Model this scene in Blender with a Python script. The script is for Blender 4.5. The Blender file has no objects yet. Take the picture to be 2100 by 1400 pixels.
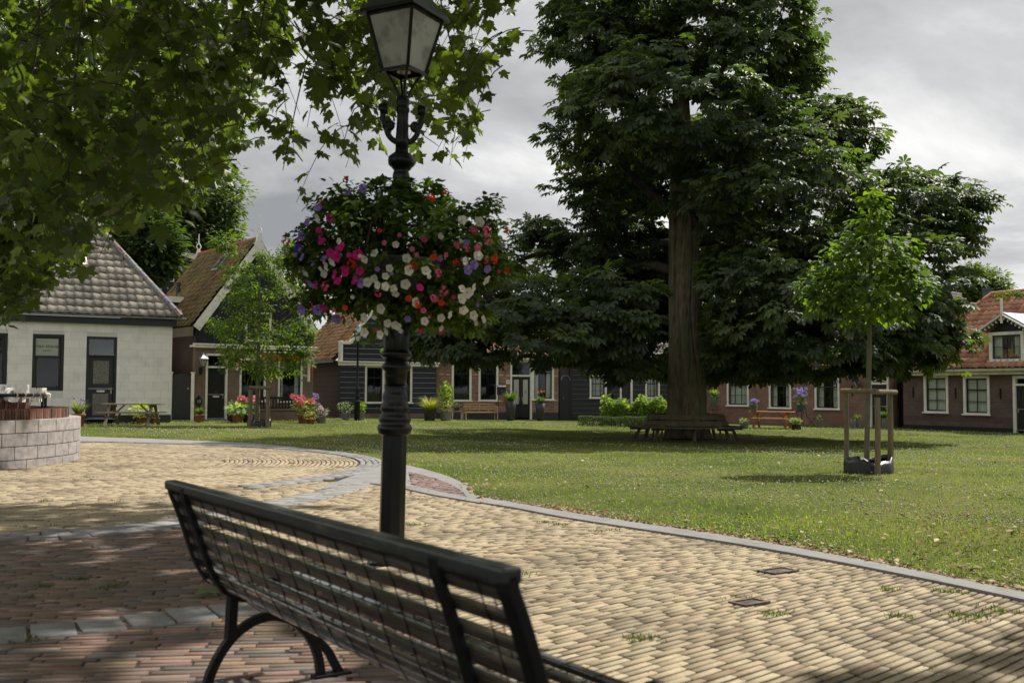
import bpy, math, random
import numpy as np
from mathutils import Vector, Matrix
random.seed(7); RNG = np.random.default_rng(11)
S = bpy.context.scene
COL = S.collection
R = math.radians
# ------------------------------------------------------------------ camera
FPX, CW, CH = 2100.0, 2100.0, 1400.0
CAM = np.array([0.0, 0.0, 1.2])
TH = math.atan(102/2100); RO = R(0.27)
_f = np.array([0, math.cos(TH), math.sin(TH)]); _u = np.array([0, -math.sin(TH), math.cos(TH)]); _r = np.array([1.0, 0, 0])
RV = _r*math.cos(RO)+_u*math.sin(RO); UV = _u*math.cos(RO)-_r*math.sin(RO)
cd = bpy.data.cameras.new('camera'); cam = bpy.data.objects.new('camera', cd); COL.objects.link(cam)
mm = Matrix([[RV[0], UV[0], -_f[0], CAM[0]], [RV[1], UV[1], -_f[1], CAM[1]], [RV[2], UV[2], -_f[2], CAM[2]], [0, 0, 0, 1]])
cam.matrix_world = mm
cd.sensor_width = 36; cd.lens = 36; cd.clip_end = 3000; cd.clip_start = 0.05
cd.dof.use_dof = True; cd.dof.focus_distance = 30; cd.dof.aperture_fstop = 4.5
S.camera = cam
# ------------------------------------------------------------------ light
SUN_AZ, SUN_EL = R(48), R(56)      # azimuth from +Y towards +X
sv = Vector((math.sin(SUN_AZ)*math.cos(SUN_EL), math.cos(SUN_AZ)*math.cos(SUN_EL), math.sin(SUN_EL)))
sl = bpy.data.lights.new('sun', 'SUN'); sl.energy = 3.7; sl.angle = R(0.9); sl.color = (1, 0.95, 0.86)
so = bpy.data.objects.new('sun', sl); COL.objects.link(so); so.rotation_euler = sv.to_track_quat('Z', 'Y').to_euler()
W = bpy.data.worlds.new('World'); S.world = W; W.use_nodes = True
nt = W.node_tree; nt.nodes.clear()
def N(nt, t, **k):
    n = nt.nodes.new(t)
    for a, b in k.items():
        if a.startswith('i_'): n.inputs[a[2:].replace('_', ' ')].default_value = b
        elif a.startswith('n'): n.inputs[int(a[1:])].default_value = b
        else: setattr(n, a, b)
    return n
def LK(nt, a, ao, b, bi): nt.links.new(a.outputs[ao], b.inputs[bi])
wo = N(nt, 'ShaderNodeOutputWorld'); bg = N(nt, 'ShaderNodeBackground', n1=0.15); LK(nt, bg, 0, wo, 0)
sky = N(nt, 'ShaderNodeTexSky', sky_type='NISHITA', sun_disc=False, sun_elevation=SUN_EL, sun_rotation=SUN_AZ, air_density=1.0, dust_density=2.0)
tc = N(nt, 'ShaderNodeTexCoord'); sx = N(nt, 'ShaderNodeSeparateXYZ'); LK(nt, tc, 'Generated', sx, 0)
az = N(nt, 'ShaderNodeMath', operation='MAXIMUM', n1=0.0); LK(nt, sx, 2, az, 0)
ad = N(nt, 'ShaderNodeMath', operation='ADD', n1=0.22); LK(nt, az, 0, ad, 0)
dx = N(nt, 'ShaderNodeMath', operation='DIVIDE'); dy = N(nt, 'ShaderNodeMath', operation='DIVIDE')
LK(nt, sx, 0, dx, 0); LK(nt, ad, 0, dx, 1); LK(nt, sx, 1, dy, 0); LK(nt, ad, 0, dy, 1)
cx = N(nt, 'ShaderNodeCombineXYZ', n2=3.3); LK(nt, dx, 0, cx, 0); LK(nt, dy, 0, cx, 1)
n1 = N(nt, 'ShaderNodeTexNoise', n2=.62, n3=9.0, n4=0.58); n1.inputs['Distortion'].default_value = 0.35; LK(nt, cx, 0, n1, 0)
cr = N(nt, 'ShaderNodeValToRGB'); LK(nt, n1, 0, cr, 0)
e = cr.color_ramp.elements; e[0].position = 0.38; e[0].color = (1.35, 1.4, 1.48, 1); e[1].position = 0.60; e[1].color = (4.75, 4.7, 4.62, 1)
m_ = cr.color_ramp.elements.new(0.5); m_.color = (2.65, 2.68, 2.72, 1)
n2 = N(nt, 'ShaderNodeTexNoise', n2=0.8, n3=4.0, n4=0.5); LK(nt, cx, 0, n2, 0)
cr2 = N(nt, 'ShaderNodeValToRGB'); LK(nt, n2, 0, cr2, 0)
e = cr2.color_ramp.elements; e[0].position = 0.24; e[0].color = (.6, .6, .6, 1); e[1].position = 0.32; e[1].color = (1, 1, 1, 1)
mx = N(nt, 'ShaderNodeMixRGB'); LK(nt, cr2, 0, mx, 0); LK(nt, sky, 0, mx, 1); LK(nt, cr, 0, mx, 2); LK(nt, mx, 0, bg, 0)
S.view_settings.view_transform = 'Standard'; S.view_settings.look = 'None'; S.view_settings.exposure = 0.72; S.view_settings.gamma = 1
S.cycles.max_bounces = 6; S.cycles.transparent_max_bounces = 12; S.cycles.sample_clamp_indirect = 4
# ------------------------------------------------------------------ projection helpers
def ray(u, v):
    return _f+(u-1050)/FPX*RV+(700-v)/FPX*UV
def P(u, v, D):
    d = ray(u, v); return CAM+d*(D/d[1])
def proj(p):
    d = np.asarray(p, float)-CAM; z = d@_f
    return (1050+FPX*(d@RV)/z, 700-FPX*(d@UV)/z)
def sstep(a, b, x):
    t = np.clip((np.asarray(x, float)-a)/(b-a), 0, 1); return t*t*(3-2*t)
def gz(x, y):
    return -0.36*sstep(-16, 12, x)*sstep(8, 36, y)
def G(u, v):
    d = ray(u, v); D = 1.2/max(-d[2], 1e-4)*d[1]
    for _ in range(25):
        p = P(u, v, D); D = (1.2-float(gz(p[0], p[1])))/max(-d[2], 1e-4)*d[1]
    p = P(u, v, D); return np.array([p[0], p[1], float(gz(p[0], p[1]))])
# ------------------------------------------------------------------ objects
def tagit(o, label=None, cat=None, group=None, kind=None):
    if label: o['label'] = label
    if cat: o['category'] = cat
    if group: o['group'] = group
    if kind: o['kind'] = kind
    return o
def thing(name, label, cat, loc=(0, 0, 0), rotz=0, group=None):
    o = bpy.data.objects.new(name, None); COL.objects.link(o); o.empty_display_size = .2
    o.location = [float(c) for c in loc]; o.rotation_euler = (0, 0, rotz); return tagit(o, label, cat, group)
def mkobj(name, me, mat, parent=None, loc=None, rot=None):
    o = bpy.data.objects.new(name, me); COL.objects.link(o)
    if mat is not None and len(me.materials) == 0:
        for m in (mat if isinstance(mat, (list, tuple)) else [mat]): me.materials.append(m)
    if parent: o.parent = parent
    if loc is not None: o.location = [float(c) for c in loc]
    if rot is not None: o.rotation_euler = rot
    return o
def copy_tree(o, loc=None, rotz=None, scale=None, parent=None):
    c = o.copy(); COL.objects.link(c)
    if parent: c.parent = parent
    if loc is not None: c.location = [float(k) for k in loc]
    if rotz is not None: c.rotation_euler = (0, 0, rotz)
    if scale is not None: c.scale = (scale,)*3
    for ch in [k for k in bpy.data.objects if k.parent is o and k is not c]: copy_tree(ch, parent=c)
    return c
def mesh_np(name, V, loops, sizes, fcol=None, smooth=False):
    me = bpy.data.meshes.new(name); V = np.ascontiguousarray(V, dtype=np.float32)
    loops = np.asarray(loops, dtype=np.int32); sizes = np.asarray(sizes, dtype=np.int32)
    me.vertices.add(len(V)); me.vertices.foreach_set('co', V.ravel())
    me.loops.add(len(loops)); me.loops.foreach_set('vertex_index', loops)
    me.polygons.add(len(sizes)); st = np.zeros(len(sizes), np.int32); st[1:] = np.cumsum(sizes)[:-1]
    me.polygons.foreach_set('loop_start', st); me.polygons.foreach_set('loop_total', sizes)
    if smooth: me.polygons.foreach_set('use_smooth', np.ones(len(sizes), bool))
    me.update(calc_edges=True)
    if fcol is not None:
        a = me.attributes.new('Col', 'FLOAT_COLOR', 'FACE'); a.data.foreach_set('color', np.ascontiguousarray(fcol, dtype=np.float32).ravel())
    return me
class MB:
    def __init__(s): s.v = []; s.f = []; s.c = []; s.col = (1, 1, 1)
    def add(s, vs, fs, col=None):
        b = len(s.v); s.v += [tuple(map(float, p)) for p in vs]; s.f += [tuple(b+i for i in f) for f in fs]
        s.c += [col or s.col]*len(fs); return s
    def box(s, x0, x1, y0, y1, z0, z1, col=None):
        if x0 > x1: x0, x1 = x1, x0
        if y0 > y1: y0, y1 = y1, y0
        if z0 > z1: z0, z1 = z1, z0
        return s.add([(x0, y0, z0), (x1, y0, z0), (x1, y1, z0), (x0, y1, z0), (x0, y0, z1), (x1, y0, z1), (x1, y1, z1), (x0, y1, z1)],
                     [(0, 3, 2, 1), (4, 5, 6, 7), (0, 1, 5, 4), (1, 2, 6, 5), (2, 3, 7, 6), (3, 0, 4, 7)], col)
    def extr(s, pts, d, col=None):          # polygon pts (3D) extruded by vector d
        n = len(pts); q = [tuple(np.add(p, d)) for p in pts]
        return s.add(list(pts)+q, [tuple(range(n))[::-1], tuple(range(n, 2*n))]+[(i, (i+1) % n, n+(i+1) % n, n+i) for i in range(n)], col)
    def bar(s, p, q, w, h, up=(0, 0, 1), col=None):
        p = Vector(p); q = Vector(q); d = (q-p).normalized(); up = Vector(up)
        if abs(d.dot(up)) > .98: up = Vector((0, 1, 0))
        a = d.cross(up).normalized()*w/2; b = a.cross(d).normalized()*h/2
        return s.add([p-a-b, p+a-b, p+a+b, p-a+b, q-a-b, q+a-b, q+a+b, q-a+b],
                     [(0, 1, 2, 3), (7, 6, 5, 4), (0, 4, 5, 1), (1, 5, 6, 2), (2, 6, 7, 3), (3, 7, 4, 0)], col)
    def tube(s, path, rad, n=8, col=None, caps=True, jit=0):
        path = [Vector(p) for p in path]; m = len(path)
        if not hasattr(rad, '__len__'): rad = [rad]*m
        vs = []; pa = None
        for i, p in enumerate(path):
            d = (path[min(i+1, m-1)]-path[max(i-1, 0)]).normalized()
            if pa is None:
                pa = d.cross(Vector((0, 0, 1)))
                if pa.length < .05: pa = d.cross(Vector((0, 1, 0)))
            pa = (pa-d*pa.dot(d)).normalized(); b = d.cross(pa)
            for k in range(n):
                t = 2*math.pi*k/n; r = rad[i]*(1+(random.uniform(-jit, jit) if jit else 0)); vs.append(p+pa*math.cos(t)*r+b*math.sin(t)*r)
        fs = [(i*n+k, i*n+(k+1) % n, (i+1)*n+(k+1) % n, (i+1)*n+k) for i in range(m-1) for k in range(n)]
        if caps: fs += [tuple(range(n))[::-1], tuple((m-1)*n+k for k in range(n))]
        return s.add(vs, fs, col)
    def lathe(s, prof, n=16, c=(0, 0, 0), col=None, ph=0, arc=None):
        m = len(prof); vs = []
        for r, z in prof:
            for k in range(n):
                t = ph+2*math.pi*k/n; vs.append((c[0]+r*math.cos(t), c[1]+r*math.sin(t), c[2]+z))
        fs = [(i*n+k, i*n+(k+1) % n, (i+1)*n+(k+1) % n, (i+1)*n+k) for i in range(m-1) for k in range(n)]
        fs += [tuple(range(n))[::-1], tuple((m-1)*n+k for k in range(n))]
        return s.add(vs, fs, col)
    def build(s, name, mat, parent=None, smooth=False, bevel=0, loc=None, rot=None, asmooth=False):
        me = bpy.data.meshes.new(name); me.from_pydata(s.v, [], s.f)
        if smooth or asmooth: me.polygons.foreach_set('use_smooth', [True]*len(s.f))
        a = me.attributes.new('Col', 'FLOAT_COLOR', 'FACE'); a.data.foreach_set('color', np.array([(c[0], c[1], c[2], 1) for c in s.c], np.float32).ravel())
        me.update()
        o = mkobj(name, me, mat, parent, loc, rot)
        if bevel:
            b = o.modifiers.new('bevel', 'BEVEL'); b.width = bevel; b.segments = 2; b.limit_method = 'ANGLE'
        return o
def scatter_mesh(name, tv, tf, pos, Rm, sc, col, smooth=False):
    tv = np.asarray(tv, float); N_ = len(pos)
    sc = np.asarray(sc, float)
    if sc.ndim == 1: sc = sc[:, None].repeat(3, 1)
    loc = tv[None]*sc[:, None, :]
    V = np.einsum('nij,nvj->nvi', Rm, loc)+np.asarray(pos)[:, None, :]
    L = np.concatenate([np.array(f) for f in tf]); sz = np.array([len(f) for f in tf])
    loops = (L[None]+(np.arange(N_)*len(tv))[:, None]).ravel(); sizes = np.tile(sz, N_)
    col = np.asarray(col, float)
    if col.shape[1] == 3: col = np.concatenate([col, np.ones((len(col), 1))], 1)
    return mesh_np(name, V.reshape(-1, 3), loops, sizes, np.repeat(col, len(tf), 0), smooth)
def scatter(name, tpl, pos, Rm, sc, col, mat, parent=None, smooth=False, loc=None):
    return mkobj(name, scatter_mesh(name, tpl[0], tpl[1], pos, Rm, sc, col, smooth), mat, parent, loc)
def frames(axis, nrm):          # columns: side, axis(y), normal(z)
    a = axis/np.linalg.norm(axis, axis=1, keepdims=True); s = np.cross(a, nrm); s /= np.linalg.norm(s, axis=1, keepdims=True)+1e-9
    n = np.cross(s, a); return np.stack([s, a, n], 2)
def rdir(n):
    v = RNG.normal(size=(n, 3)); return v/np.linalg.norm(v, axis=1, keepdims=True)
def rotz(a):
    a = np.asarray(a, float); c, s = np.cos(a), np.sin(a); z = np.zeros_like(a); o = np.ones_like(a)
    return np.stack([np.stack([c, -s, z], -1), np.stack([s, c, z], -1), np.stack([z, z, o], -1)], -2)
def inpoly(x, y, poly):
    poly = np.asarray(poly)[:, :2]; ins = np.zeros(np.shape(x), bool); j = len(poly)-1
    for i in range(len(poly)):
        xi, yi = poly[i]; xj, yj = poly[j]
        c = ((yi > y) != (yj > y)) & (x < (xj-xi)*(y-yi)/(yj-yi+1e-12)+xi); ins ^= c; j = i
    return ins
def rcol(base, n, var=.15, hv=.04):
    b = np.asarray(base, float)[None].repeat(n, 0); k = 1+RNG.uniform(-var, var, (n, 1)); return np.clip(b*k*(1+RNG.uniform(-hv, hv, (n, 3))), 0, 1)
def pick(cols, n, p=None, var=.12):
    cols = np.asarray(cols, float); i = RNG.choice(len(cols), n, p=p); return np.clip(cols[i]*(1+RNG.uniform(-var, var, (n, 1))), 0, 1)
# ------------------------------------------------------------------ materials
def newmat(name):
    m = bpy.data.materials.new(name); m.use_nodes = True; n = m.node_tree; n.nodes.clear()
    o = N(n, 'ShaderNodeOutputMaterial'); return m, n, o
def mat(name, col=None, rough=.6, ns=0, nv=.25, bump=0, bs=40, bd=.02, metal=0, spec=.5, stretch=None, attr=False, stain=None, coat=0):
    """col or face attribute, modulated by object-space noise (dirt/wear), with bump"""
    m, n, o = newmat(name); b = N(n, 'ShaderNodeBsdfPrincipled', i_Roughness=rough, i_Metallic=metal); LK(n, b, 0, o, 0)
    b.inputs['Specular IOR Level'].default_value = spec; b.inputs['Coat Weight'].default_value = coat
    t = N(n, 'ShaderNodeTexCoord'); mp = N(n, 'ShaderNodeMapping'); LK(n, t, 'Object', mp, 0)
    if stretch: mp.inputs['Scale'].default_value = stretch
    if attr: c = N(n, 'ShaderNodeAttribute', attribute_name='Col'); co = 'Color'
    else: c = N(n, 'ShaderNodeRGB'); c.outputs[0].default_value = (*col, 1); co = 0
    if ns:
        z = N(n, 'ShaderNodeTexNoise', n2=ns, n3=6.0, n4=.6); LK(n, mp, 0, z, 0)
        r = N(n, 'ShaderNodeMapRange'); r.inputs[1].default_value = .3; r.inputs[2].default_value = .7; r.inputs[3].default_value = 1-nv; r.inputs[4].default_value = 1+nv; LK(n, z, 0, r, 0)
        h = N(n, 'ShaderNodeHueSaturation'); LK(n, r, 0, h, 'Value'); LK(n, c, co, h, 'Color'); c = h; co = 0
    if stain:                      # (colour, scale, lo, hi)
        z2 = N(n, 'ShaderNodeTexNoise', n2=stain[1], n3=8.0, n4=.65); LK(n, mp, 0, z2, 0)
        r2 = N(n, 'ShaderNodeMapRange'); r2.inputs[1].default_value = stain[2]; r2.inputs[2].default_value = stain[3]; LK(n, z2, 0, r2, 0)
        mxx = N(n, 'ShaderNodeMixRGB', n2=(*stain[0], 1)); LK(n, r2, 0, mxx, 0); LK(n, c, co, mxx, 1); c = mxx; co = 0
    LK(n, c, co, b, 0)
    if bump:
        z = N(n, 'ShaderNodeTexNoise', n2=bs, n3=5.0, n4=.6); LK(n, mp, 0, z, 0)
        bp = N(n, 'ShaderNodeBump', n0=bump, n1=bd); LK(n, z, 0, bp, 2); LK(n, bp, 0, b, 'Normal')
    return m
def leafmat(name, trans=(.5, .62, .08), tw=.45, rough=.45, spec=.4):
    m, n, o = newmat(name); b = N(n, 'ShaderNodeBsdfPrincipled', i_Roughness=rough); b.inputs['Specular IOR Level'].default_value = spec
    a = N(n, 'ShaderNodeAttribute', attribute_name='Col'); LK(n, a, 'Color', b, 0)
    t = N(n, 'ShaderNodeBsdfTranslucent'); mu = N(n, 'ShaderNodeMixRGB', blend_type='MULTIPLY', n0=1.0, n2=(trans[0]*8, trans[1]*8, trans[2]*8, 1)); LK(n, a, 'Color', mu, 1)
    LK(n, mu, 0, t, 0); mxs = N(n, 'ShaderNodeMixShader', n0=tw); LK(n, b, 0, mxs, 1); LK(n, t, 0, mxs, 2); LK(n, mxs, 0, o, 0); return m
def brickmat(name, c1, c2, mort, bw=.22, bh=.065, ms=.008, squash=0, accent=0):
    m, n, o = newmat(name); b = N(n, 'ShaderNodeBsdfPrincipled', i_Roughness=.85); LK(n, b, 0, o, 0)
    t = N(n, 'ShaderNodeTexCoord'); s = N(n, 'ShaderNodeSeparateXYZ'); LK(n, t, 'Object', s, 0)
    a = N(n, 'ShaderNodeMath', operation='ADD'); LK(n, s, 0, a, 0); LK(n, s, 1, a, 1)
    c = N(n, 'ShaderNodeCombineXYZ'); LK(n, a, 0, c, 0); LK(n, s, 2, c, 1)
    br = N(n, 'ShaderNodeTexBrick', offset=.5, n1=(*c1, 1), n2=(*c2, 1), n3=(*mort, 1), n4=1.0, n5=ms, n7=-.1, n8=bw, n9=bh); br.inputs['Mortar Smooth'].default_value = .3
    LK(n, c, 0, br, 0)
    z = N(n, 'ShaderNodeTexNoise', n2=1.3, n3=8.0, n4=.6); LK(n, c, 0, z, 0)
    r = N(n, 'ShaderNodeMapRange'); r.inputs[1].default_value = .3; r.inputs[2].default_value = .7; r.inputs[3].default_value = .7; r.inputs[4].default_value = 1.25; LK(n, z, 0, r, 0)
    h = N(n, 'ShaderNodeHueSaturation'); LK(n, r, 0, h, 'Value'); LK(n, br, 0, h, 'Color'); LK(n, h, 0, b, 0)
    bp = N(n, 'ShaderNodeBump', n0=.6, n1=.01, invert=True); LK(n, br, 1, bp, 2); LK(n, bp, 0, b, 'Normal'); return m
def glassmat(name, tint=(.02, .025, .03), refl=.35, op=.35):
    m, n, o = newmat(name); g = N(n, 'ShaderNodeBsdfGlossy', i_Roughness=.03, n0=(.9, .95, 1, 1)); tr = N(n, 'ShaderNodeBsdfTransparent', n0=(.92, .95, .94, 1))
    d = N(n, 'ShaderNodeBsdfDiffuse', n0=(*tint, 1)); f = N(n, 'ShaderNodeFresnel', n0=1.5)
    a = N(n, 'ShaderNodeMixShader', n0=op); LK(n, tr, 0, a, 1); LK(n, d, 0, a, 2)
    ge = N(n, 'ShaderNodeNewGeometry'); iv = N(n, 'ShaderNodeMath', operation='SUBTRACT', n0=1.0); LK(n, ge, 'Backfacing', iv, 1); f1 = N(n, 'ShaderNodeMath', operation='MULTIPLY_ADD', n1=refl*3, n2=.02); LK(n, f, 0, f1, 0)
    f2 = N(n, 'ShaderNodeMath', operation='MULTIPLY'); LK(n, f1, 0, f2, 0); LK(n, iv, 0, f2, 1)
    x = N(n, 'ShaderNodeMixShader'); LK(n, f2, 0, x, 0); LK(n, a, 0, x, 1); LK(n, g, 0, x, 2); LK(n, x, 0, o, 0); return m
M = {}
M['attr'] = mat('painted_surface', attr=True, rough=.6, ns=6, nv=.12, bump=.15, bs=60)
M['attr_rough'] = mat('rough_surface', attr=True, rough=.9, ns=9, nv=.3, bump=.5, bs=80)
M['white'] = mat('white_paint', (.76, .74, .67), .5, ns=3, nv=.14, bump=.05, stain=((.34, .33, .27), 5, .58, .85))
M['black'] = mat('black_paint', (.012, .014, .018), .38, ns=4, nv=.3, bump=.1)
M['blackwood'] = mat('tarred_wood', (.012, .014, .019), .5, ns=5, nv=.5, bump=.4, bs=30, stretch=(1, 1, 6))
M['iron'] = mat('cast_iron', (.007, .008, .0085), .28, ns=12, nv=.4, bump=.3, bs=25, spec=.28, stain=((.060, .056, .047), 9, .54, .82), stretch=(1, 1, .35))
M['benchiron'] = mat('bench_iron', (.006, .0065, .0065), .55, spec=.25, ns=12, nv=.3, bump=.2, bs=60)
M['slat'] = mat('weathered_slat', (.034, .023, .016), .30, ns=14, nv=.45, bump=.15, bs=30, spec=.8, coat=.8, stain=((.085, .085, .072), 9, .46, .70), stretch=(.25, 3, 3))
M['rail'] = mat('mossy_rail', (.022, .026, .022), .42, ns=14, nv=.4, bump=.5, bs=30, spec=.5, stain=((.09, .11, .07), 16, .58, .72), stretch=(.5, 3, 3))
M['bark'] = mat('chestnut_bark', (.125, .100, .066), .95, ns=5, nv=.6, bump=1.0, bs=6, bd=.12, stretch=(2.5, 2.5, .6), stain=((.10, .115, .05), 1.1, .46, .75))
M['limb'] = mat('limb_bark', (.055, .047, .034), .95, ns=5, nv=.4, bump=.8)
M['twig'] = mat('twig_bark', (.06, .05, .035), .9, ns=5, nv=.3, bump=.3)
M['paintstone'] = mat('white_masonry', attr=True, rough=.75, ns=1.3, nv=.06, bump=.18, bs=18, stain=((.52, .49, .46), 1.6, .5, .9))
M['tile'] = mat('clay_tile', attr=True, rough=.85, ns=14, nv=.35, bump=.5, bs=40)
M['glass'] = glassmat('window_glass', refl=.16, op=.03)
M['glassbright'] = glassmat('bright_glass', (.05, .06, .06), .6, .5)
M['curtain'] = mat('curtain', (.62, .62, .55), .9, ns=3, nv=.15, stretch=(12, 12, .4), bump=.3)
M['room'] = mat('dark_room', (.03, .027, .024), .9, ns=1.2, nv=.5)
M['concrete'] = mat('concrete', (.225, .217, .213), .9, ns=3, nv=.16, bump=.5, bs=90, stain=((.13, .125, .11), 4, .55, .8))
M['paver'] = mat('paving_brick', attr=True, rough=.9, ns=45, nv=.16, bump=.16, bs=90, stain=((.115, .09, .06), 1.1, .47, .76))
M['joint'] = mat('joint_soil', (.028, .021, .013), 1, ns=14, nv=.5, bump=.6)
M['terracotta'] = mat('terracotta', (.25, .10, .05), .85, ns=6, nv=.3, bump=.3, stain=((.35, .30, .24), 7, .55, .8))
M['greypot'] = mat('grey_pot', (.19, .19, .18), .8, ns=6, nv=.25, bump=.3)
M['darkpot'] = mat('dark_pot', (.035, .035, .035), .6, ns=6, nv=.3)
M['greenpot'] = mat('green_glazed_pot', (.10, .16, .12), .3, ns=4, nv=.3)
M['wood'] = mat('oiled_wood', (.40, .17, .06), .55, ns=7, nv=.3, bump=.3, stretch=(1, 6, 6))
M['oldwood'] = mat('grey_wood', (.17, .14, .095), .85, ns=7, nv=.4, bump=.5, stretch=(1, 6, 6))
M['stake'] = mat('stake_wood', (.17, .13, .08), .9, ns=9, nv=.35, bump=.6, stretch=(3, 3, .5), stain=((.12, .13, .07), 5, .5, .8))
M['mosswood'] = mat('mossy_wood', (.105, .085, .05), .9, ns=5, nv=.4, bump=.5, stain=((.06, .075, .025), 3, .5, .7))
M['zinc'] = mat('zinc', (.22, .24, .27), .45, ns=4, nv=.25, metal=.3)
M['frost'] = mat('lantern_glass', (.36, .35, .31), .3, ns=9, nv=.15, stain=((.11, .09, .06), 3.2, .46, .62))
M['leaf_plane'] = leafmat('plane_leaf', (.46, .52, .13), .38)
M['leaf_chest'] = leafmat('chestnut_leaf', (.55, .62, .16), .26, rough=.52, spec=.32)
M['leaf_green'] = leafmat('green_leaf', (.5, .56, .12), .30, rough=.6, spec=.22)
M['petal'] = leafmat('petal', (.16, .16, .16), .30, rough=.8, spec=.1)
M['grassm'] = leafmat('grass_blade', (.44, .5, .07), .35, rough=.75, spec=.08)
# ------------------------------------------------------------------ leaf templates (y = tip, z = up)
def plane_leaf():
    half = [(0, 0), (.14, -.10), (.34, -.04), (.52, .02), (.46, .14), (.56, .24), (.44, .34), (.58, .44), (.80, .62), (.60, .64), (.56, .76), (.40, .66), (.27, .60), (.30, .76), (.20, .84), (0, 1.12)]
    o = half+[(-x, y) for x, y in half[-2:0:-1]]
    v = [(0, .32, 0)]+[(x, y, abs(x)*.22-.30*max(0, y-.3)**2-.25*x*x) for x, y in o]; n = len(o)
    return v, [(0, 1+i, 1+(i+1) % n) for i in range(n)]
def chest_leaf(k=7):
    v = []; f = []
    for i in range(k):
        a = R(-112+224*i/(k-1)); L = 1-.42*abs(i-(k-1)/2)/((k-1)/2); c, s = math.cos(a), math.sin(a); b = len(v)
        for x, y, z in [(0, .04, 0), (-.09*L-.02, .40*L, .03), (-.19*L, .74*L, -.04), (0, L, -.20), (.19*L, .74*L, -.04), (.09*L+.02, .40*L, .03), (0, .6*L, -.07)]:
            v.append((x*c+y*s, y*c-x*s, z))
        f += [(b, b+6, b+2, b+1), (b+6, b+3, b+2), (b, b+5, b+4, b+6), (b+6, b+4, b+3)]
    return v, f
def heart_leaf(w=.42):
    v = [(0, .05, 0), (-w*.75, 0, .08), (-w, .35, .1), (-w*.6, .72, .02), (0, 1.05, -.18), (w*.6, .72, .02), (w, .35, .1), (w*.75, 0, .08), (0, .45, -.03)]
    return v, [(8, 0, 1, 2), (8, 2, 3, 4), (8, 4, 5, 6), (8, 6, 7, 0)]
def oval_leaf(w=.28):
    v = [(0, 0, 0), (-w, .5, .06), (0, 1, -.1), (w, .5, .06)]
    return v, [(0, 2, 1), (0, 3, 2)]
def blade():
    v = [(-.05, 0, 0), (.05, 0, 0), (.035, .55, .0), (-.035, .55, .0), (0, 1, .18)]
    return v, [(0, 1, 2, 3), (3, 2, 4)]
T_PLANE, T_CHEST, T_HEART, T_OVAL, T_BLADE = plane_leaf(), chest_leaf(), heart_leaf(), oval_leaf(), blade()
def crown(name, tpl, ells, nclus, nleaf, rc, size, cols, mt, parent, inner=.25, droop=.35, cull=None, flat=.6, seedv=0, layers=(.78, 1.0), rel=None):
    """ells: (centre, radii) ellipsoids; leaves grouped in sprays near their surfaces"""
    ells = [(np.array(c, float), np.array(r, float)) for c, r in ells]
    w = np.array([(r[0]*r[1]*r[2])**(2/3) for c, r in ells]); w /= w.sum()
    idx = RNG.choice(len(ells), nclus, p=w); d = rdir(nclus)
    t = np.where(RNG.random(nclus) < inner, RNG.uniform(.3, layers[0], nclus), RNG.uniform(layers[0], layers[1], nclus))
    C = np.array([ells[i][0] for i in idx]); Rr = np.array([ells[i][1] for i in idx]); cp = C+Rr*d*t[:, None]
    if cull is not None: k = ~cull(cp); cp, d, idx = cp[k], d[k], idx[k]
    n = len(cp); out = d.copy(); out[:, 2] = out[:, 2]*.5+.15
    m = n*nleaf; o = rdir(m); o[:, 2] *= flat
    rr = rc*RNG.random(m)**(1/2.2)*np.repeat(RNG.uniform(.6, 1.35, n), nleaf)
    pos = np.repeat(cp, nleaf, 0)+o*rr[:, None]
    O = np.repeat(out, nleaf, 0)
    axis = O*.5+o*.7+rdir(m)*.35; axis[:, 2] -= droop
    nrm = O*.5+np.array([0, 0, .9])+rdir(m)*.45
    if cull is not None: k = ~cull(pos); pos, axis, nrm = pos[k], axis[k], nrm[k]; kk = np.repeat(np.arange(n), nleaf)[k]
    else: kk = np.repeat(np.arange(n), nleaf)
    base = pick(cols, n, var=.1)[kk]*RNG.uniform(.8, 1.2, (len(pos), 1)); base = np.clip(base, 0, 1)
    return scatter(name, tpl, pos, frames(axis, nrm), size*RNG.uniform(.7, 1.2, len(pos)), base, mt, parent), cp
def limb(m, p0, p1, r0, r1, wob=.15, n=7, sag=0, steps=7):
    p0, p1 = np.array(p0, float), np.array(p1, float); L = np.linalg.norm(p1-p0); pts = []
    ph = RNG.uniform(0, 6, 3)
    for i in range(steps+1):
        t = i/steps; w = wob*L*.12*np.sin(ph+t*5)*math.sin(math.pi*t); pts.append(p0+(p1-p0)*t+w+np.array([0, 0, -sag*L*t*(1-t)]))
    m.tube(pts, [r0+(r1-r0)*i/steps for i in range(steps+1)], n, jit=.04); return pts
# ------------------------------------------------------------------ setting: ground
def strip(name, A, B, z, mt, n=60, th=0.0, label=None, side=True):
    def res(Pn):
        Pn = np.asarray(Pn, float)[:, :2]; s = np.r_[0, np.cumsum(np.linalg.norm(np.diff(Pn, axis=0), axis=1))]
        t = np.linspace(0, s[-1], n); return np.stack([np.interp(t, s, Pn[:, 0]), np.interp(t, s, Pn[:, 1])], 1)
    a, b = res(A), res(B); m = MB(); vs = []
    for p in (a, b):
        for q in p: vs.append((q[0], q[1], gz(q[0], q[1])+z))
    fs = [(i, i+1, n+i+1, n+i) for i in range(n-1)]
    if side:
        k = len(vs)
        for p in (a, b):
            for q in p: vs.append((q[0], q[1], gz(q[0], q[1])-.03))
        fs += [(k+i, k+i+1, i+1, i) for i in range(n-1)]+[(n+i, n+i+1, k+n+i+1, k+n+i) for i in range(n-1)]
    m.add(vs, fs); o = m.build(name, mt); o['kind'] = 'structure'; return o
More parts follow.
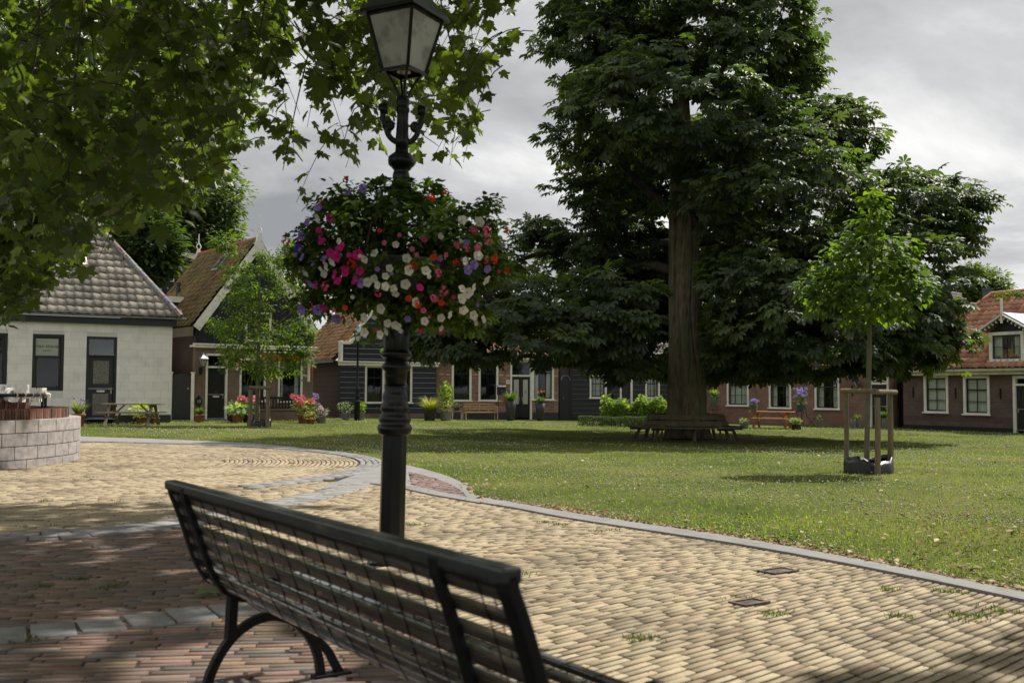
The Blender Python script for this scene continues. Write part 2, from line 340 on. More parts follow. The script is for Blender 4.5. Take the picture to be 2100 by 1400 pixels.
def smoothpts(pts, it=2):
    pts = [np.asarray(p, float) for p in pts]
    for _ in range(it):
        q = [pts[0]]
        for a, b in zip(pts[:-1], pts[1:]): q += [a*.75+b*.25, a*.25+b*.75]
        pts = q+[pts[-1]]
    return pts
# lawn sheet reaching the horizon
gx = np.r_[-1200, -400, -150, np.linspace(-60, 60, 81), 150, 400, 1200]; gy = np.r_[-400, -100, -30, np.linspace(-10, 90, 81), 200, 500, 2200]
XX, YY = np.meshgrid(gx, gy); V_ = np.stack([XX, YY, gz(XX, YY)], -1).reshape(-1, 3); nx = len(gx); ny = len(gy)
ii = (np.arange(ny-1)[:, None]*nx+np.arange(nx-1)[None]).ravel()
me = mesh_np('lawn', V_, np.stack([ii, ii+1, ii+nx+1, ii+nx], 1).ravel(), np.full(len(ii), 4), smooth=True)
m, n, o = newmat('lawn_turf'); b = N(n, 'ShaderNodeBsdfPrincipled', i_Roughness=1.0); b.inputs['Specular IOR Level'].default_value = .05; LK(n, b, 0, o, 0)
t = N(n, 'ShaderNodeTexCoord'); z1 = N(n, 'ShaderNodeTexNoise', n2=.35, n3=8.0, n4=.65); z2 = N(n, 'ShaderNodeTexNoise', n2=14, n3=6.0, n4=.7); LK(n, t, 'Object', z1, 0); LK(n, t, 'Object', z2, 0)
r1 = N(n, 'ShaderNodeValToRGB'); LK(n, z1, 0, r1, 0); e = r1.color_ramp.elements; e[0].position = .38; e[0].color = (.058, .080, .020, 1); e[1].position = .62; e[1].color = (.130, .132, .044, 1)
r2 = N(n, 'ShaderNodeMapRange'); r2.inputs[1].default_value = .3; r2.inputs[2].default_value = .7; r2.inputs[3].default_value = .55; r2.inputs[4].default_value = 1.4; LK(n, z2, 0, r2, 0)
h = N(n, 'ShaderNodeHueSaturation'); LK(n, r2, 0, h, 'Value'); LK(n, r1, 0, h, 'Color'); LK(n, h, 0, b, 0)
bp = N(n, 'ShaderNodeBump', n0=.9, n1=.05); LK(n, z2, 0, bp, 2); LK(n, bp, 0, b, 'Normal')
mkobj('lawn', me, m)['kind'] = 'structure'
# outlines of the paved square (ground coordinates)
Gp = lambda pts: [G(*p) for p in pts]
EDGE = smoothpts(Gp([(2600, 1345), (2250, 1270), (2100, 1232), (1900, 1190), (1700, 1150), (1500, 1113), (1300, 1082), (1150, 1059), (1060, 1041), (985, 1029), (957, 1019), (955, 1002), (925, 985), (870, 968), (800, 952), (720, 937), (640, 925), (540, 914), (400, 907), (180, 899), (60, 896), (-120, 894)]))
KIN = smoothpts(Gp([(2600, 1365), (2250, 1287), (2100, 1248), (1900, 1204), (1700, 1163), (1500, 1126), (1300, 1095), (1150, 1071), (1060, 1052), (985, 1040)]))
KOUT = [p for p in EDGE if proj(p)[0] >= 985 and proj(p)[1] > 1026]
square = [p[:2] for p in EDGE]+[(-16, 25), (-16, -3), (8, -3)]
def sheet(name, poly, z, mt, label=None):
    m = MB(); m.add([(p[0], p[1], gz(p[0], p[1])+z) for p in poly], [tuple(range(len(poly)))]); o = m.build(name, mt); o['kind'] = 'structure'; return o
def gridsheet(name, poly, z, mt, x0, x1, y0, y1, st):
    xs = np.arange(x0, x1, st); ys = np.arange(y0, y1, st); X, Y = np.meshgrid(xs, ys); k = inpoly(X+st/2, Y+st/2, poly); m = MB()
    for x, y in zip(X[k], Y[k]): m.add([(x, y, gz(x, y)+z), (x+st, y, gz(x+st, y)+z), (x+st, y+st, gz(x+st, y+st)+z), (x, y+st, gz(x, y+st)+z)], [(0, 1, 2, 3)])
    o = m.build(name, mt); o['kind'] = 'structure'; return o
gridsheet('bedding_soil', square, .0355, M['joint'], -16, 8, -3, 26, .25)
strip('kerb', KOUT, KIN, .056, M['concrete'], 160)
CC = np.array([-9.5, 16.0]); 
cpt = G(715, 968); RC = float(np.hypot(*(cpt[:2]-CC)))       # outer edge of the yellow rings
RG = float(np.hypot(*(G(772, 968)[:2]-CC)))                    # outer edge of the grey rings
print('circle radii', RC, RG)
ang = np.linspace(R(-28), R(110), 70)
ringout = [(CC[0]+RG*math.cos(a), CC[1]+RG*math.sin(a)) for a in ang]
e2 = [p for p in EDGE if not (proj(p)[0] >= 985)]
# concrete border between the ring and the lawn
eb = [p for p in e2 if proj(p)[0] <= 800]; a0 = math.atan2(eb[0][1]-CC[1], eb[0][0]-CC[0]); a1 = math.atan2(eb[-1][1]-CC[1], eb[-1][0]-CC[0])
print('border angles', math.degrees(a0), math.degrees(a1), [round(float(np.hypot(*(p[:2]-CC))), 2) for p in eb[::6]])
strip('concrete_border', eb, [(CC[0]+RG*math.cos(a), CC[1]+RG*math.sin(a)) for a in np.linspace(a0, a1, 60)], .052, M['concrete'], 80)
lobe_in = smoothpts(Gp([(962, 1034), (945, 1012), (905, 992), (860, 979), (800, 966)]))
lobe_o = [p for p in EDGE if 800 <= proj(p)[0] and proj(p)[1] < 1029.5]
strip('concrete_border', lobe_o, lobe_in, .053, M['concrete'], 40)
sheet('concrete_border', Gp([(762, 956), (788, 956), (775, 985), (748, 998), (700, 1004), (650, 1013), (700, 991), (735, 978)]), .050, M['concrete'])
slab = Gp([(777, 968), (800, 966), (838, 980), (838, 1004), (985, 1040), (975, 1033), (838, 1014), (790, 1003), (742, 996)])
strip('concrete_border', Gp([(778, 955), (800, 957), (836, 970)]), Gp([(744, 997), (800, 1004), (845, 1013)]), .054, M['concrete'], 12)
strip('kerb', Gp([(845, 1003), (900, 1017), (980, 1032)]), Gp([(840, 1013), (900, 1026), (985, 1041)]), .055, M['concrete'], 14)
# paving bricks, each one a small raised block
def bricktpl():
    b = .008
    v = [(-.5, -.5, -1), (.5, -.5, -1), (.5, .5, -1), (-.5, .5, -1), (-.5, -.5, -.2), (.5, -.5, -.2), (.5, .5, -.2), (-.5, .5, -.2),
         (-.5+b, -.5+b*5, 0), (.5-b, -.5+b*5, 0), (.5-b, .5-b*5, 0), (-.5+b, .5-b*5, 0)]
    f = [(8, 9, 10, 11)]+[(4+i, 4+(i+1) % 4, 8+(i+1) % 4, 8+i) for i in range(4)]+[(i, (i+1) % 4, 4+(i+1) % 4, 4+i) for i in range(4)]
    return v, f
T_BRICK = bricktpl()
YEL = [(.375, .30, .19), (.40, .325, .21), (.355, .285, .18), (.32, .255, .165), (.37, .285, .185), (.36, .30, .20)]
BRN = [(.155, .105, .08), (.19, .13, .095), (.13, .095, .08), (.22, .15, .10), (.14, .12, .11), (.24, .14, .11)]
GRY = [(.23, .225, .223), (.20, .197, .2), (.26, .253, .247)]
REDB = [(.20, .13, .12), (.24, .16, .14), (.17, .12, .12)]
def lay(name, x, y, a, L, Wd, cols, z=.04, h=.03, jit=.004, ja=.012, var=.07, gap=.003, gw=.015):
    n = len(x); x = x+RNG.uniform(-jit, jit, n); y = y+RNG.uniform(-jit*.5, jit*.5, n); zz = gz(x, y)+z+RNG.normal(0, .0012, n)
    Rm = rotz(a+RNG.normal(0, ja, n)); tx, ty = RNG.normal(0, .008, n), RNG.normal(0, .014, n)
    Rm[:, 2, 0] = tx*.7; Rm[:, 2, 1] = ty
    o = scatter(name, T_BRICK, np.stack([x, y, zz], 1), Rm, np.stack([np.full(n, L-gap)*RNG.uniform(.975, 1, n), np.full(n, Wd-gw)*RNG.uniform(.88, 1.08, n), np.full(n, h)], 1), pick(cols, n, var=var), M['paver'])
    o['kind'] = 'structure'; return o
def courses(bounds, ang, L, Wd, mask, wave=0):
    x0, x1, y0, y1 = bounds; c, s = math.cos(ang), math.sin(ang); r = max(x1-x0, y1-y0)*1.1; cxm, cym = (x0+x1)/2, (y0+y1)/2
    i = np.arange(-int(r/L), int(r/L)); j = np.arange(-int(r/Wd), int(r/Wd)); I, J = np.meshgrid(i, j)
    off = RNG.uniform(0, 1, len(j))[:, None]+.04*np.sin(I*1.3+J); u = (I+off)*L; w = J*Wd+wave*np.sin(u*.9+J*.01)
    X = cxm+u*c-w*s; Y = cym+u*s+w*c; k = (X > x0) & (X < x1) & (Y > y0) & (Y < y1); X, Y = X[k], Y[k]; k = mask(X, Y); return X[k], Y[k]
def visible(x, y, pad=80):
    d = np.stack([x, y, gz(x, y)], 1)-CAM; z = d@_f; u = 1050+FPX*(d@RV)/np.maximum(z, .1); v = 700-FPX*(d@UV)/np.maximum(z, .1)
    return (z > .3) & (u > -pad) & (u < 2100+pad) & (v < 1400+3*pad)
BAND = smoothpts(Gp([(748, 993), (690, 1008), (600, 1028), (480, 1052), (380, 1074), (250, 1088), (120, 1098), (0, 1104), (-300, 1112)]))
BANDI = smoothpts(Gp([(748, 1001), (700, 1020), (620, 1040), (500, 1066), (400, 1088), (250, 1106), (120, 1118), (0, 1124), (-300, 1134)]))
TB0 = Gp([(-400, 1338), (0, 1301), (200, 1283), (480, 1254), (760, 1226)]); TB1 = Gp([(-400, 1392), (0, 1345), (200, 1318), (480, 1280), (760, 1249)])
def band_poly(a, b): return [p[:2] for p in a]+[p[:2] for p in b][::-1]
bp1 = band_poly(BAND, BANDI); bp2 = band_poly(TB0, TB1)
brown = [G(-600, 1125)[:2], G(0, 1112)[:2], G(250, 1096)[:2], G(385, 1080)[:2], G(450, 1110)[:2], G(640, 1190)[:2], G(900, 1320)[:2], G(1090, 1460)[:2], (-.2, 1.2), (-6, -1), (-9, 6)]
lobe = [p[:2] for p in lobe_in]+[G(838, 980)[:2], G(838, 1006)[:2], G(960, 1035)[:2]]
slabp = [p[:2] for p in Gp([(778, 955), (836, 965), (860, 1008), (990, 1036), (985, 1042), (840, 1015), (742, 998)])]
kerbp = band_poly(KOUT, KIN)
circ_gate = lambda x, y: np.hypot(x-CC[0], y-CC[1])
inside_c = [p[:2] for p in BAND]+[(-16, 9), (-16, 26)]+[(CC[0]+RC*math.cos(a), CC[1]+RC*math.sin(a)) for a in np.linspace(R(100), R(-30), 40)]
def m_yellow(x, y):
    r = circ_gate(x, y)
    behind = y > 10.2
    k = inpoly(x, y, square) & ~inpoly(x, y, brown) & ~inpoly(x, y, inside_c) & visible(x, y)
    k &= ~((y > 13.3) & (x < G(985, 1040)[0]))
    return k
X, Y = courses((-6, 8, 1.5, 15), R(44), .215, .052, m_yellow, wave=.015)
YEL = YEL*4+[(.19, .15, .10), (.24, .17, .11)]
lay('yellow_brick_paving', X, Y, R(44), .215, .052, YEL)
X, Y = courses((-9, 1.5, 1.0, 10), R(8), .215, .06, lambda x, y: inpoly(x, y, brown) & visible(x, y), wave=.02)
lay('brown_brick_paving', X, Y, R(8), .215, .06, BRN)
# yellow rings: concentric near the rim, straight courses inside
def m_in(x, y):
    return (circ_gate(x, y) < RC-2.2) & inpoly(x, y, inside_c) & (np.hypot(x+10.5, y-16.5) > 3.3) & visible(x, y)
def m_in2(x, y): return (circ_gate(x, y) >= RC-.0) & inpoly(x, y, inside_c+[]) & ~inpoly(x, y, bp1) & (y < 16) & visible(x, y) & (np.hypot(x+10.5, y-16.5) > 3.3)
X, Y = courses((-16, -2, 8, 24), R(14), .212, .07, lambda x, y: (m_in(x, y) | m_in2(x, y)), wave=.03)
lay('yellow_brick_paving', X, Y, R(14), .212, .07, YEL)
def rings(r0, r1, a0, a1, L, Wd, c=CC):
    xs, ys, an = [], [], []
    for r in np.arange(r0+Wd/2, r1, Wd):
        t = np.arange(a0+RNG.random()*L/r, a1, L/r); xs.append(c[0]+r*np.cos(t)); ys.append(c[1]+r*np.sin(t)); an.append(t+math.pi/2)
    return np.concatenate(xs), np.concatenate(ys), np.concatenate(an)
X, Y, A = rings(RC-2.2, RC, R(-75), R(115), .212, .075); k = visible(X, Y) & (np.hypot(X+10.5, Y-16.5) > 3.3) & inpoly(X, Y, inside_c); lay('yellow_brick_paving', X[k], Y[k], A[k], .212, .075, YEL, jit=.008)
yb = G(742, 996)[1]
X, Y, A = rings(RC, RG, R(-30), R(112), .30, (RG-RC)/4); k = visible(X, Y) & (Y > yb-1.1); lay('grey_stone_ring', X[k], Y[k], A[k], .30, (RG-RC)/4, GRY, gap=.012, z=.054)
# grey bands laid along the curves
def along(A_, B_, rows, L):
    A_ = np.array([p[:2] for p in A_]); B_ = np.array([p[:2] for p in B_]); s = np.r_[0, np.cumsum(np.linalg.norm(np.diff(A_, axis=0), axis=1))]; s2 = np.r_[0, np.cumsum(np.linalg.norm(np.diff(B_, axis=0), axis=1))]
    xs, ys, an, wd = [], [], [], []
    n = int(s[-1]/L)
    for j in range(rows):
        for i in range(n):
            t = (i+.5+.5*(j % 2))/n
            if t > 1: continue
            f = (j+.5)/rows; pa = np.array([np.interp(t*s[-1], s, A_[:, 0]), np.interp(t*s[-1], s, A_[:, 1])]); pb = np.array([np.interp(t*s2[-1], s2, B_[:, 0]), np.interp(t*s2[-1], s2, B_[:, 1])])
            t2 = min(1, t+.01); pa2 = np.array([np.interp(t2*s[-1], s, A_[:, 0]), np.interp(t2*s[-1], s, A_[:, 1])])
            p = pa*(1-f)+pb*f; d = pa2-pa; xs.append(p[0]); ys.append(p[1]); an.append(math.atan2(d[1], d[0])); wd.append(np.linalg.norm(pb-pa)/rows)
    return np.array(xs), np.array(ys), np.array(an), np.array(wd)
X, Y, A, Wd_ = along(BAND, BANDI, 2, .22); k = visible(X, Y); lay('grey_stone_band', X[k], Y[k], A[k], .22, float(np.median(Wd_[k])), GRY, z=.052, gap=.01, var=.08)
X, Y, A, Wd_ = along(TB0, TB1, 1, .21); k = visible(X, Y); lay('grey_stone_band', X[k], Y[k], A[k], .21, float(np.median(Wd_[k])), GRY, z=.052, gap=.010, var=.06, ja=.004)
lc = G(838, 992)[:2]+np.array([-.35, .1])
X, Y, A = rings(.1, 2.6, R(-80), R(100), .20, .085, lc); k = inpoly(X, Y, lobe) & visible(X, Y); lay('red_brick_paving', X[k], Y[k], A[k], .2, .085, REDB, z=.052)
# drain covers
M['drain'] = mat('drain_iron', (.085, .065, .055), .8, ns=20, nv=.5, bump=.6, stain=((.20, .16, .10), 14, .5, .7))
for (u, v, w, l, d) in [(1596, 1184, .24, .15, 'square cast drain cover with a rusty slot near the kerb'), (1537, 1251, .20, .13, 'dark sunken drain cover nearer the camera in the yellow bricks')]:
    p = G(u, v); tg = thing('drain_cover', d, 'drain cover', (p[0], p[1], p[2]+.036), R(36), 'drain covers in the yellow paving')
    mb = MB(); mb.box(-w/2, w/2, -l/2, -l/2+.02, 0, .016); mb.box(-w/2, w/2, l/2-.02, l/2, 0, .016); mb.box(-w/2, -w/2+.02, -l/2+.02, l/2-.02, 0, .016); mb.box(w/2-.02, w/2, -l/2+.02, l/2-.02, 0, .016); mb.build('frame', M['drain'], tg)
    mb = MB(); mb.box(-w/2+.02, w/2-.02, -l/2+.02, l/2-.02, 0, .006)
    for q in range(5): mb.box(-w/2+.035, w/2-.035, -l/2+.035+q*(l-.07)/5, -l/2+.05+q*(l-.07)/5, .006, .011)
    mb.build('lid', M['drain'], tg)
# grass blades, clover, litter: uncountable
def scatter_px(n, u0, u1, v0, v1, keep, pw=1.0):
    u = RNG.uniform(u0, u1, n); v = v0+(v1-v0)*RNG.random(n)**pw
    q = np.array([G(a, b) for a, b in zip(u, v)]) if n < 3000 else Gv(u, v); k = keep(q[:, 0], q[:, 1]); return q[k]
def Gv(u, v):
    d = _f+((u-1050)/FPX)[:, None]*RV+((700-v)/FPX)[:, None]*UV; D = 1.2/(-d[:, 2])*d[:, 1]
    for _ in range(25):
        p = CAM+d*(D/d[:, 1])[:, None]; D = (1.2-gz(p[:, 0], p[:, 1]))/(-d[:, 2])*d[:, 1]
    p = CAM+d*(D/d[:, 1])[:, None]; p[:, 2] = gz(p[:, 0], p[:, 1]); return p
onlawn = lambda x, y: ~inpoly(x, y, square)
def lawn_area_pts(n, ymax=47, ymin=5):   # density falls with distance, wider than the frame
    y = ymin+(ymax-ymin)*RNG.random(n)**2.0; x = (RNG.random(n)*2-1)*(y*.52+1.5)+.0
    x = np.where((x < -.5) & (y < 10), -x, x); k = onlawn(x, y); x, y = x[k], y[k]; return np.stack([x, y, gz(x, y)], 1)
q = lawn_area_pts(150000); n_ = len(q); far = q[:, 1]
a = RNG.uniform(0, 6.28, n_); lean = RNG.uniform(.2, .9, n_); axis = np.stack([np.cos(a)*lean, np.sin(a)*lean, np.ones(n_)], 1); nrm = np.stack([np.cos(a), np.sin(a), -.3*np.ones(n_)], 1)
tone = np.sin(q[:, 0]*.9+1.7*np.sin(q[:, 1]*.35))*np.cos(q[:, 1]*.6+q[:, 0]*.23)
gcol = pick([(.105, .14, .027), (.13, .16, .037), (.082, .118, .028), (.21, .20, .085), (.15, .17, .052)], n_, p=[.3, .3, .2, .07, .13])*(1+.28*tone[:, None])
sc = np.stack([.035+.0022*far, (.026+.0008*far)*RNG.uniform(.6, 1.35, n_), np.full(n_, .04)], 1)
sc[:, 0] = np.clip(sc[:, 0], .03, .16)
o = scatter('grass', T_BLADE, q, frames(axis, nrm), sc, gcol, M['grassm']); tagit(o, 'short green lawn grass filling the middle of the square', 'grass', kind='stuff')
q = lawn_area_pts(60000, 46, 6); s_ = np.sin(q[:, 0]*.55+.4)*np.cos(q[:, 1]*.42)+.6*np.sin(q[:, 0]*1.7+q[:, 1]*1.3)
k = (s_+RNG.normal(0, .5, len(q)) > .05) & (np.hypot(q[:, 0]-5.4, q[:, 1]-32) > 5.5); q = q[k]; n_ = len(q); q[:, 2] += RNG.uniform(.02, .045, n_)
T_DOT = ([(-.5, -.5, 0), (.5, -.5, 0), (.5, .5, 0), (-.5, .5, 0), (0, 0, .7), (0, 0, -.5)], [(0, 1, 4), (1, 2, 4), (2, 3, 4), (3, 0, 4), (1, 0, 5), (2, 1, 5), (3, 2, 5), (0, 3, 5)])
o = scatter('clover_flowers', T_DOT, q, rotz(RNG.uniform(0, 3, n_)), (.0095+.00042*q[:, 1])*RNG.uniform(.6, 1.25, n_), pick([(.46, .46, .34), (.34, .35, .25), (.24, .24, .14)], n_), M['attr_rough']); tagit(o, 'tiny white clover heads sprinkled over the lawn', 'clover', kind='stuff')
tt = RNG.uniform(0, 1, 5200); Kp = np.array([p[:2] for p in KOUT]); s_ = np.r_[0, np.cumsum(np.linalg.norm(np.diff(Kp, axis=0), axis=1))]; xk = np.interp(tt*s_[-1], s_, Kp[:, 0]); yk = np.interp(tt*s_[-1], s_, Kp[:, 1]); of = RNG.uniform(-.015, .16, len(tt)); xk += of*.85; yk += of*.53; a2 = RNG.uniform(0, 6.28, len(tt)); cl = .5+.5*np.sin(tt*90)*np.sin(tt*37+1)
o = scatter('grass', T_BLADE, np.stack([xk, yk, gz(xk, yk)], 1), frames(np.stack([np.cos(a2)*.7, np.sin(a2)*.7, np.ones(len(tt))], 1), np.stack([np.cos(a2), np.sin(a2), -.3*np.ones(len(tt))], 1)), np.stack([np.full(len(tt), .06), (.035+.05*cl)*RNG.uniform(.5, 1.2, len(tt)), np.full(len(tt), .04)], 1), pick([(.09, .12, .025), (.15, .14, .05), (.07, .095, .022)], len(tt)), M['grassm']); tagit(o, 'longer ragged grass growing along the edge of the kerb', 'grass', kind='stuff')
# dry leaves: along the kerb and scattered over the lawn
pts = []
Kp = np.array([p[:2] for p in KOUT]); s_ = np.r_[0, np.cumsum(np.linalg.norm(np.diff(Kp, axis=0), axis=1))]
tt = RNG.uniform(0, s_[-1], 3600); px_ = np.interp(tt, s_, Kp[:, 0]); py_ = np.interp(tt, s_, Kp[:, 1]); off = np.abs(RNG.normal(0, .09, len(tt)))*(1+.6*np.sin(tt*2.3)); pts.append(np.stack([px_+off*.85, py_+off*.53], 1))
k = lawn_area_pts(2600, 40, 6)[:, :2]; pts.append(k)
lb = np.array([G(RNG.uniform(840, 1000), RNG.uniform(985, 1040))[:2] for _ in range(160)]); pts.append(lb)
xy = np.concatenate(pts); n_ = len(xy); q = np.stack([xy[:, 0], xy[:, 1], gz(xy[:, 0], xy[:, 1])+RNG.uniform(.03, .06, n_)], 1)
sz = RNG.uniform(.02, .055, n_); sz[3600:] *= 1.2; sz[3600:4000] = RNG.uniform(.05, .085, 400)
o = scatter('fallen_leaves', T_OVAL, q, frames(np.stack([np.cos(a[:n_]), np.sin(a[:n_]), RNG.normal(0, .25, n_)], 1), np.array([0, 0, 1.])+rdir(n_)*.5), sz, pick([(.26, .17, .09), (.33, .24, .13), (.17, .09, .045), (.42, .34, .22), (.24, .10, .07)], n_, var=.25), M['attr_rough'])
tagit(o, 'dry brown fallen leaves along the kerb and over the lawn', 'leaves', kind='stuff')
# weeds in the joints of the paving
wp = [(55, 1090), (110, 1088), (90, 1035), (235, 1035), (150, 1045), (180, 985), (260, 982), (285, 1020), (690, 963), (600, 955), (75, 1120), (95, 1215), (60, 1240), (160, 1200), (750, 1190), (690, 1191), (1325, 1325), (1310, 1328), (1230, 1098), (1250, 1097), (1150, 1085), (1820, 1222), (1955, 1228), (1970, 1229), (1940, 1226), (2030, 1262), (1985, 1290), (2010, 1280), (1490, 1240), (1540, 1242), (1595, 1275), (1580, 1272), (850, 1085), (1850, 1280), (1960, 1275), (2060, 1270), (40, 1330), (250, 1215), (220, 1220), (1120, 1080), (1060, 1190), (700, 1100)]
P_, S_ = [], []
for (u, v) in wp:
    c = G(u, v); kq = RNG.integers(14, 60)
    for _ in range(kq): r = RNG.normal(0, .045, 2); P_.append((c[0]+r[0]*1.1, c[1]+r[1]*.6, c[2]+.036)); S_.append(RNG.uniform(.015, .042))
q = np.array([G(RNG.uniform(0, 2100), RNG.uniform(960, 1400)) for _ in range(700)]); q = q[inpoly(q[:, 0], q[:, 1], square)]
for c in q: P_.append((c[0], c[1], c[2]+.034)); S_.append(RNG.uniform(.008, .02))
P_ = np.array(P_); n_ = len(P_); a = RNG.uniform(0, 6.28, n_)
o = scatter('weeds', T_BLADE, P_, frames(np.stack([np.cos(a)*.7, np.sin(a)*.7, np.ones(n_)], 1), np.stack([np.cos(a), np.sin(a), -.3*np.ones(n_)], 1)), np.stack([np.full(n_, .07), np.array(S_), np.array(S_)], 1), pick([(.045, .065, .02), (.07, .08, .03)], n_), M['grassm'])
tagit(o, 'small green weeds sprouting between the paving bricks', 'weeds', kind='stuff')
# ------------------------------------------------------------------ houses
class Facade:
    """a house front standing between two ground points; local x along it, y into the house, z up"""
    def __init__(s, uL, DL, uR, DR):
        a = P(uL, 860, DL); b = P(uR, 860, DR); s.A = a[:2]; d = b[:2]-a[:2]; s.L = float(np.hypot(*d)); s.ex = d/s.L; s.ey = np.array([-s.ex[1], s.ex[0]])
        s.rz = math.atan2(d[1], d[0]); m = (a[:2]+b[:2])/2; s.zg = float(gz(m[0], m[1]))-.02
    def loc(s, u, v, y=0):
        d = ray(u, v); A = s.A+s.ey*y; Mx = np.array([[d[0], -s.ex[0]], [d[1], -s.ex[1]]]); t, q = np.linalg.solve(Mx, A-CAM[:2]); p = CAM+d*t
        return q, float(p[2]-s.zg)
    def rect(s, u0, v0, u1, v1, y=0):
        um, vm = (u0+u1)/2, (v0+v1)/2; return s.loc(u0, vm, y)[0], s.loc(u1, vm, y)[0], s.loc(um, v1, y)[1], s.loc(um, v0, y)[1]
    def W(s, x, y, z): p = s.A+s.ex*x+s.ey*y; return np.array([p[0], p[1], z+s.zg])
    def px(s, x, y, z): return proj(s.W(x, y, z))
    def root(s, name, label, cat='house', group=None): return thing(name, label, cat, (s.A[0], s.A[1], s.zg), s.rz, group)
def holewall(m, s0, s1, h0, h1, holes, y0=0, th=.25, col=None):
    xs = sorted(set([s0, s1]+[min(max(k, s0), s1) for h in holes for k in h[:2]])); zs = sorted(set([h0, h1]+[min(max(k, h0), h1) for h in holes for k in h[2:4]]))
    for i in range(len(xs)-1):
        z = 0; run = None
        for j in range(len(zs)-1):
            cxx, cz = (xs[i]+xs[i+1])/2, (zs[j]+zs[j+1])/2; solid = not any(h[0] < cxx < h[1] and h[2] < cz < h[3] for h in holes)
            if solid: run = (run[0], zs[j+1]) if run else (zs[j], zs[j+1])
            if (not solid or j == len(zs)-2) and run: m.box(xs[i], xs[i+1], y0, y0+th, run[0], run[1], col); run = None
def clap(m, s0, s1, h0, h1, holes, pitch, cb, cw, y0=-.03):
    z = h0
    while z < h1-.03:
        z1 = min(z+pitch, h1); segs = [(s0, s1)]
        for h in holes:
            if h[3] > z and h[2] < z1:
                ns = []
                for a, b in segs:
                    if h[1] <= a or h[0] >= b: ns.append((a, b)); continue
                    if h[0] > a: ns.append((a, h[0]))
                    if h[1] < b: ns.append((h[1], b))
                segs = ns
        for a, b in segs:
            m.add([(a, y0, z), (b, y0, z), (b, 0, z), (a, 0, z), (a, y0+.022, z1-.02), (b, y0+.022, z1-.02), (b, 0, z1-.02), (a, 0, z1-.02)], [(0, 1, 5, 4), (0, 3, 2, 1), (4, 5, 6, 7), (0, 4, 7, 3), (1, 2, 6, 5)], cb)
            m.box(a+.002, b-.002, y0+.004, -.001, z1-.019, z1-.001, cw)
        z += pitch
def window(parent, r, casing=.09, cm='white', sm='black', cols=2, rows=(1,), trans=None, curtain=None, glass='glass', sill=.05, y0=0, depth=.10, bar=.025, label=None, sash=.055, room=True, sillm=None):
    """r=(s0,s1,h0,h1) outer casing; rows: list of relative pane-row heights from the top"""
    s0, s1, h0, h1 = r; m = MB(); c = casing; yf = y0-.035
    m.box(s0, s0+c, yf, y0+depth, h0, h1); m.box(s1-c, s1, yf, y0+depth, h0, h1); m.box(s0+c, s1-c, yf+.003, y0+depth, h1-c, h1); m.box(s0+c, s1-c, yf+.003, y0+depth, h0, h0+c*.8)
    w = m.build('window', M[cm], parent, bevel=.008)
    if label: w['label'] = label
    if sill:
        m = MB(); m.box(s0-.05, s1+.05, y0-.09, y0-.036, h0-.01, h0+sill); m.build('sill', M[sillm or cm], w)
    a0, a1, b0, b1 = s0+c+.002, s1-c-.002, h0+c*.8+.002, h1-c-.002; m = MB(); k = sash; ya, yb = y0+.03, y0+.075
    m.box(a0, a0+k, ya, yb, b0, b1); m.box(a1-k, a1, ya, yb, b0, b1); m.box(a0+k, a1-k, ya+.002, yb, b1-k, b1); m.box(a0+k, a1-k, ya+.002, yb, b0, b0+k)
    tot = sum(rows); z = b1; H = b1-b0
    for i, q in enumerate(rows[:-1]):
        z -= H*q/tot; t = .05 if (trans is not None and i == trans) else bar; m.box(a0+k, a1-k, ya-(.01 if t > .04 else -.004), yb-.002, z-t/2, z+t/2)
    for i in range(1, cols): x = a0+(a1-a0)*i/cols; m.box(x-bar/2, x+bar/2, ya+.007, yb-.004, b0+k, b1-k)
    m.build('sash', M[sm], w)
    m = MB(); m.box(a0+k*.5, a1-k*.5, yb-.02, yb-.012, b0+k*.5, b1-k*.5); m.build('pane', M[glass], w)
    if curtain:
        m = MB(); W_ = a1-a0
        if curtain == 'blind': m.box(a0, a1, yb+.03, yb+.035, b0, b1)
        else:
            for side in (0, 1):
                w0 = W_*(.28 if curtain == 'side' else .22); nn = 9; base = []
                for i in range(nn): x = (a0+w0*i/(nn-1)) if side == 0 else (a1-w0*i/(nn-1)); base.append((x, yb+.07+.025*(i % 2)))
                for (x, y), (x2, y2) in zip(base[:-1], base[1:]): m.add([(x, y, b0), (x2, y2, b0), (x2, y2, b1), (x, y, b1)], [(0, 1, 2, 3)])
            if curtain == 'valance': m.box(a0, a1, yb+.05, yb+.055, b1-H*.22, b1)
            if curtain == 'sheer': m.box(a0+W_*.2, a1-W_*.25, yb+.09, yb+.094, b0, b1)
        m.build('curtain', M['curtain'], w)
    return w
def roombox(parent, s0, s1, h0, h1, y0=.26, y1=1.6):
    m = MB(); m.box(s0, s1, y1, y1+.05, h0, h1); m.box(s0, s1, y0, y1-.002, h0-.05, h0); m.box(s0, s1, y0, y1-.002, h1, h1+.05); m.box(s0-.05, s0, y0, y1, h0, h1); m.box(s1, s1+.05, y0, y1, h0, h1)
    return m.build('interior_wall', M['room'], parent)
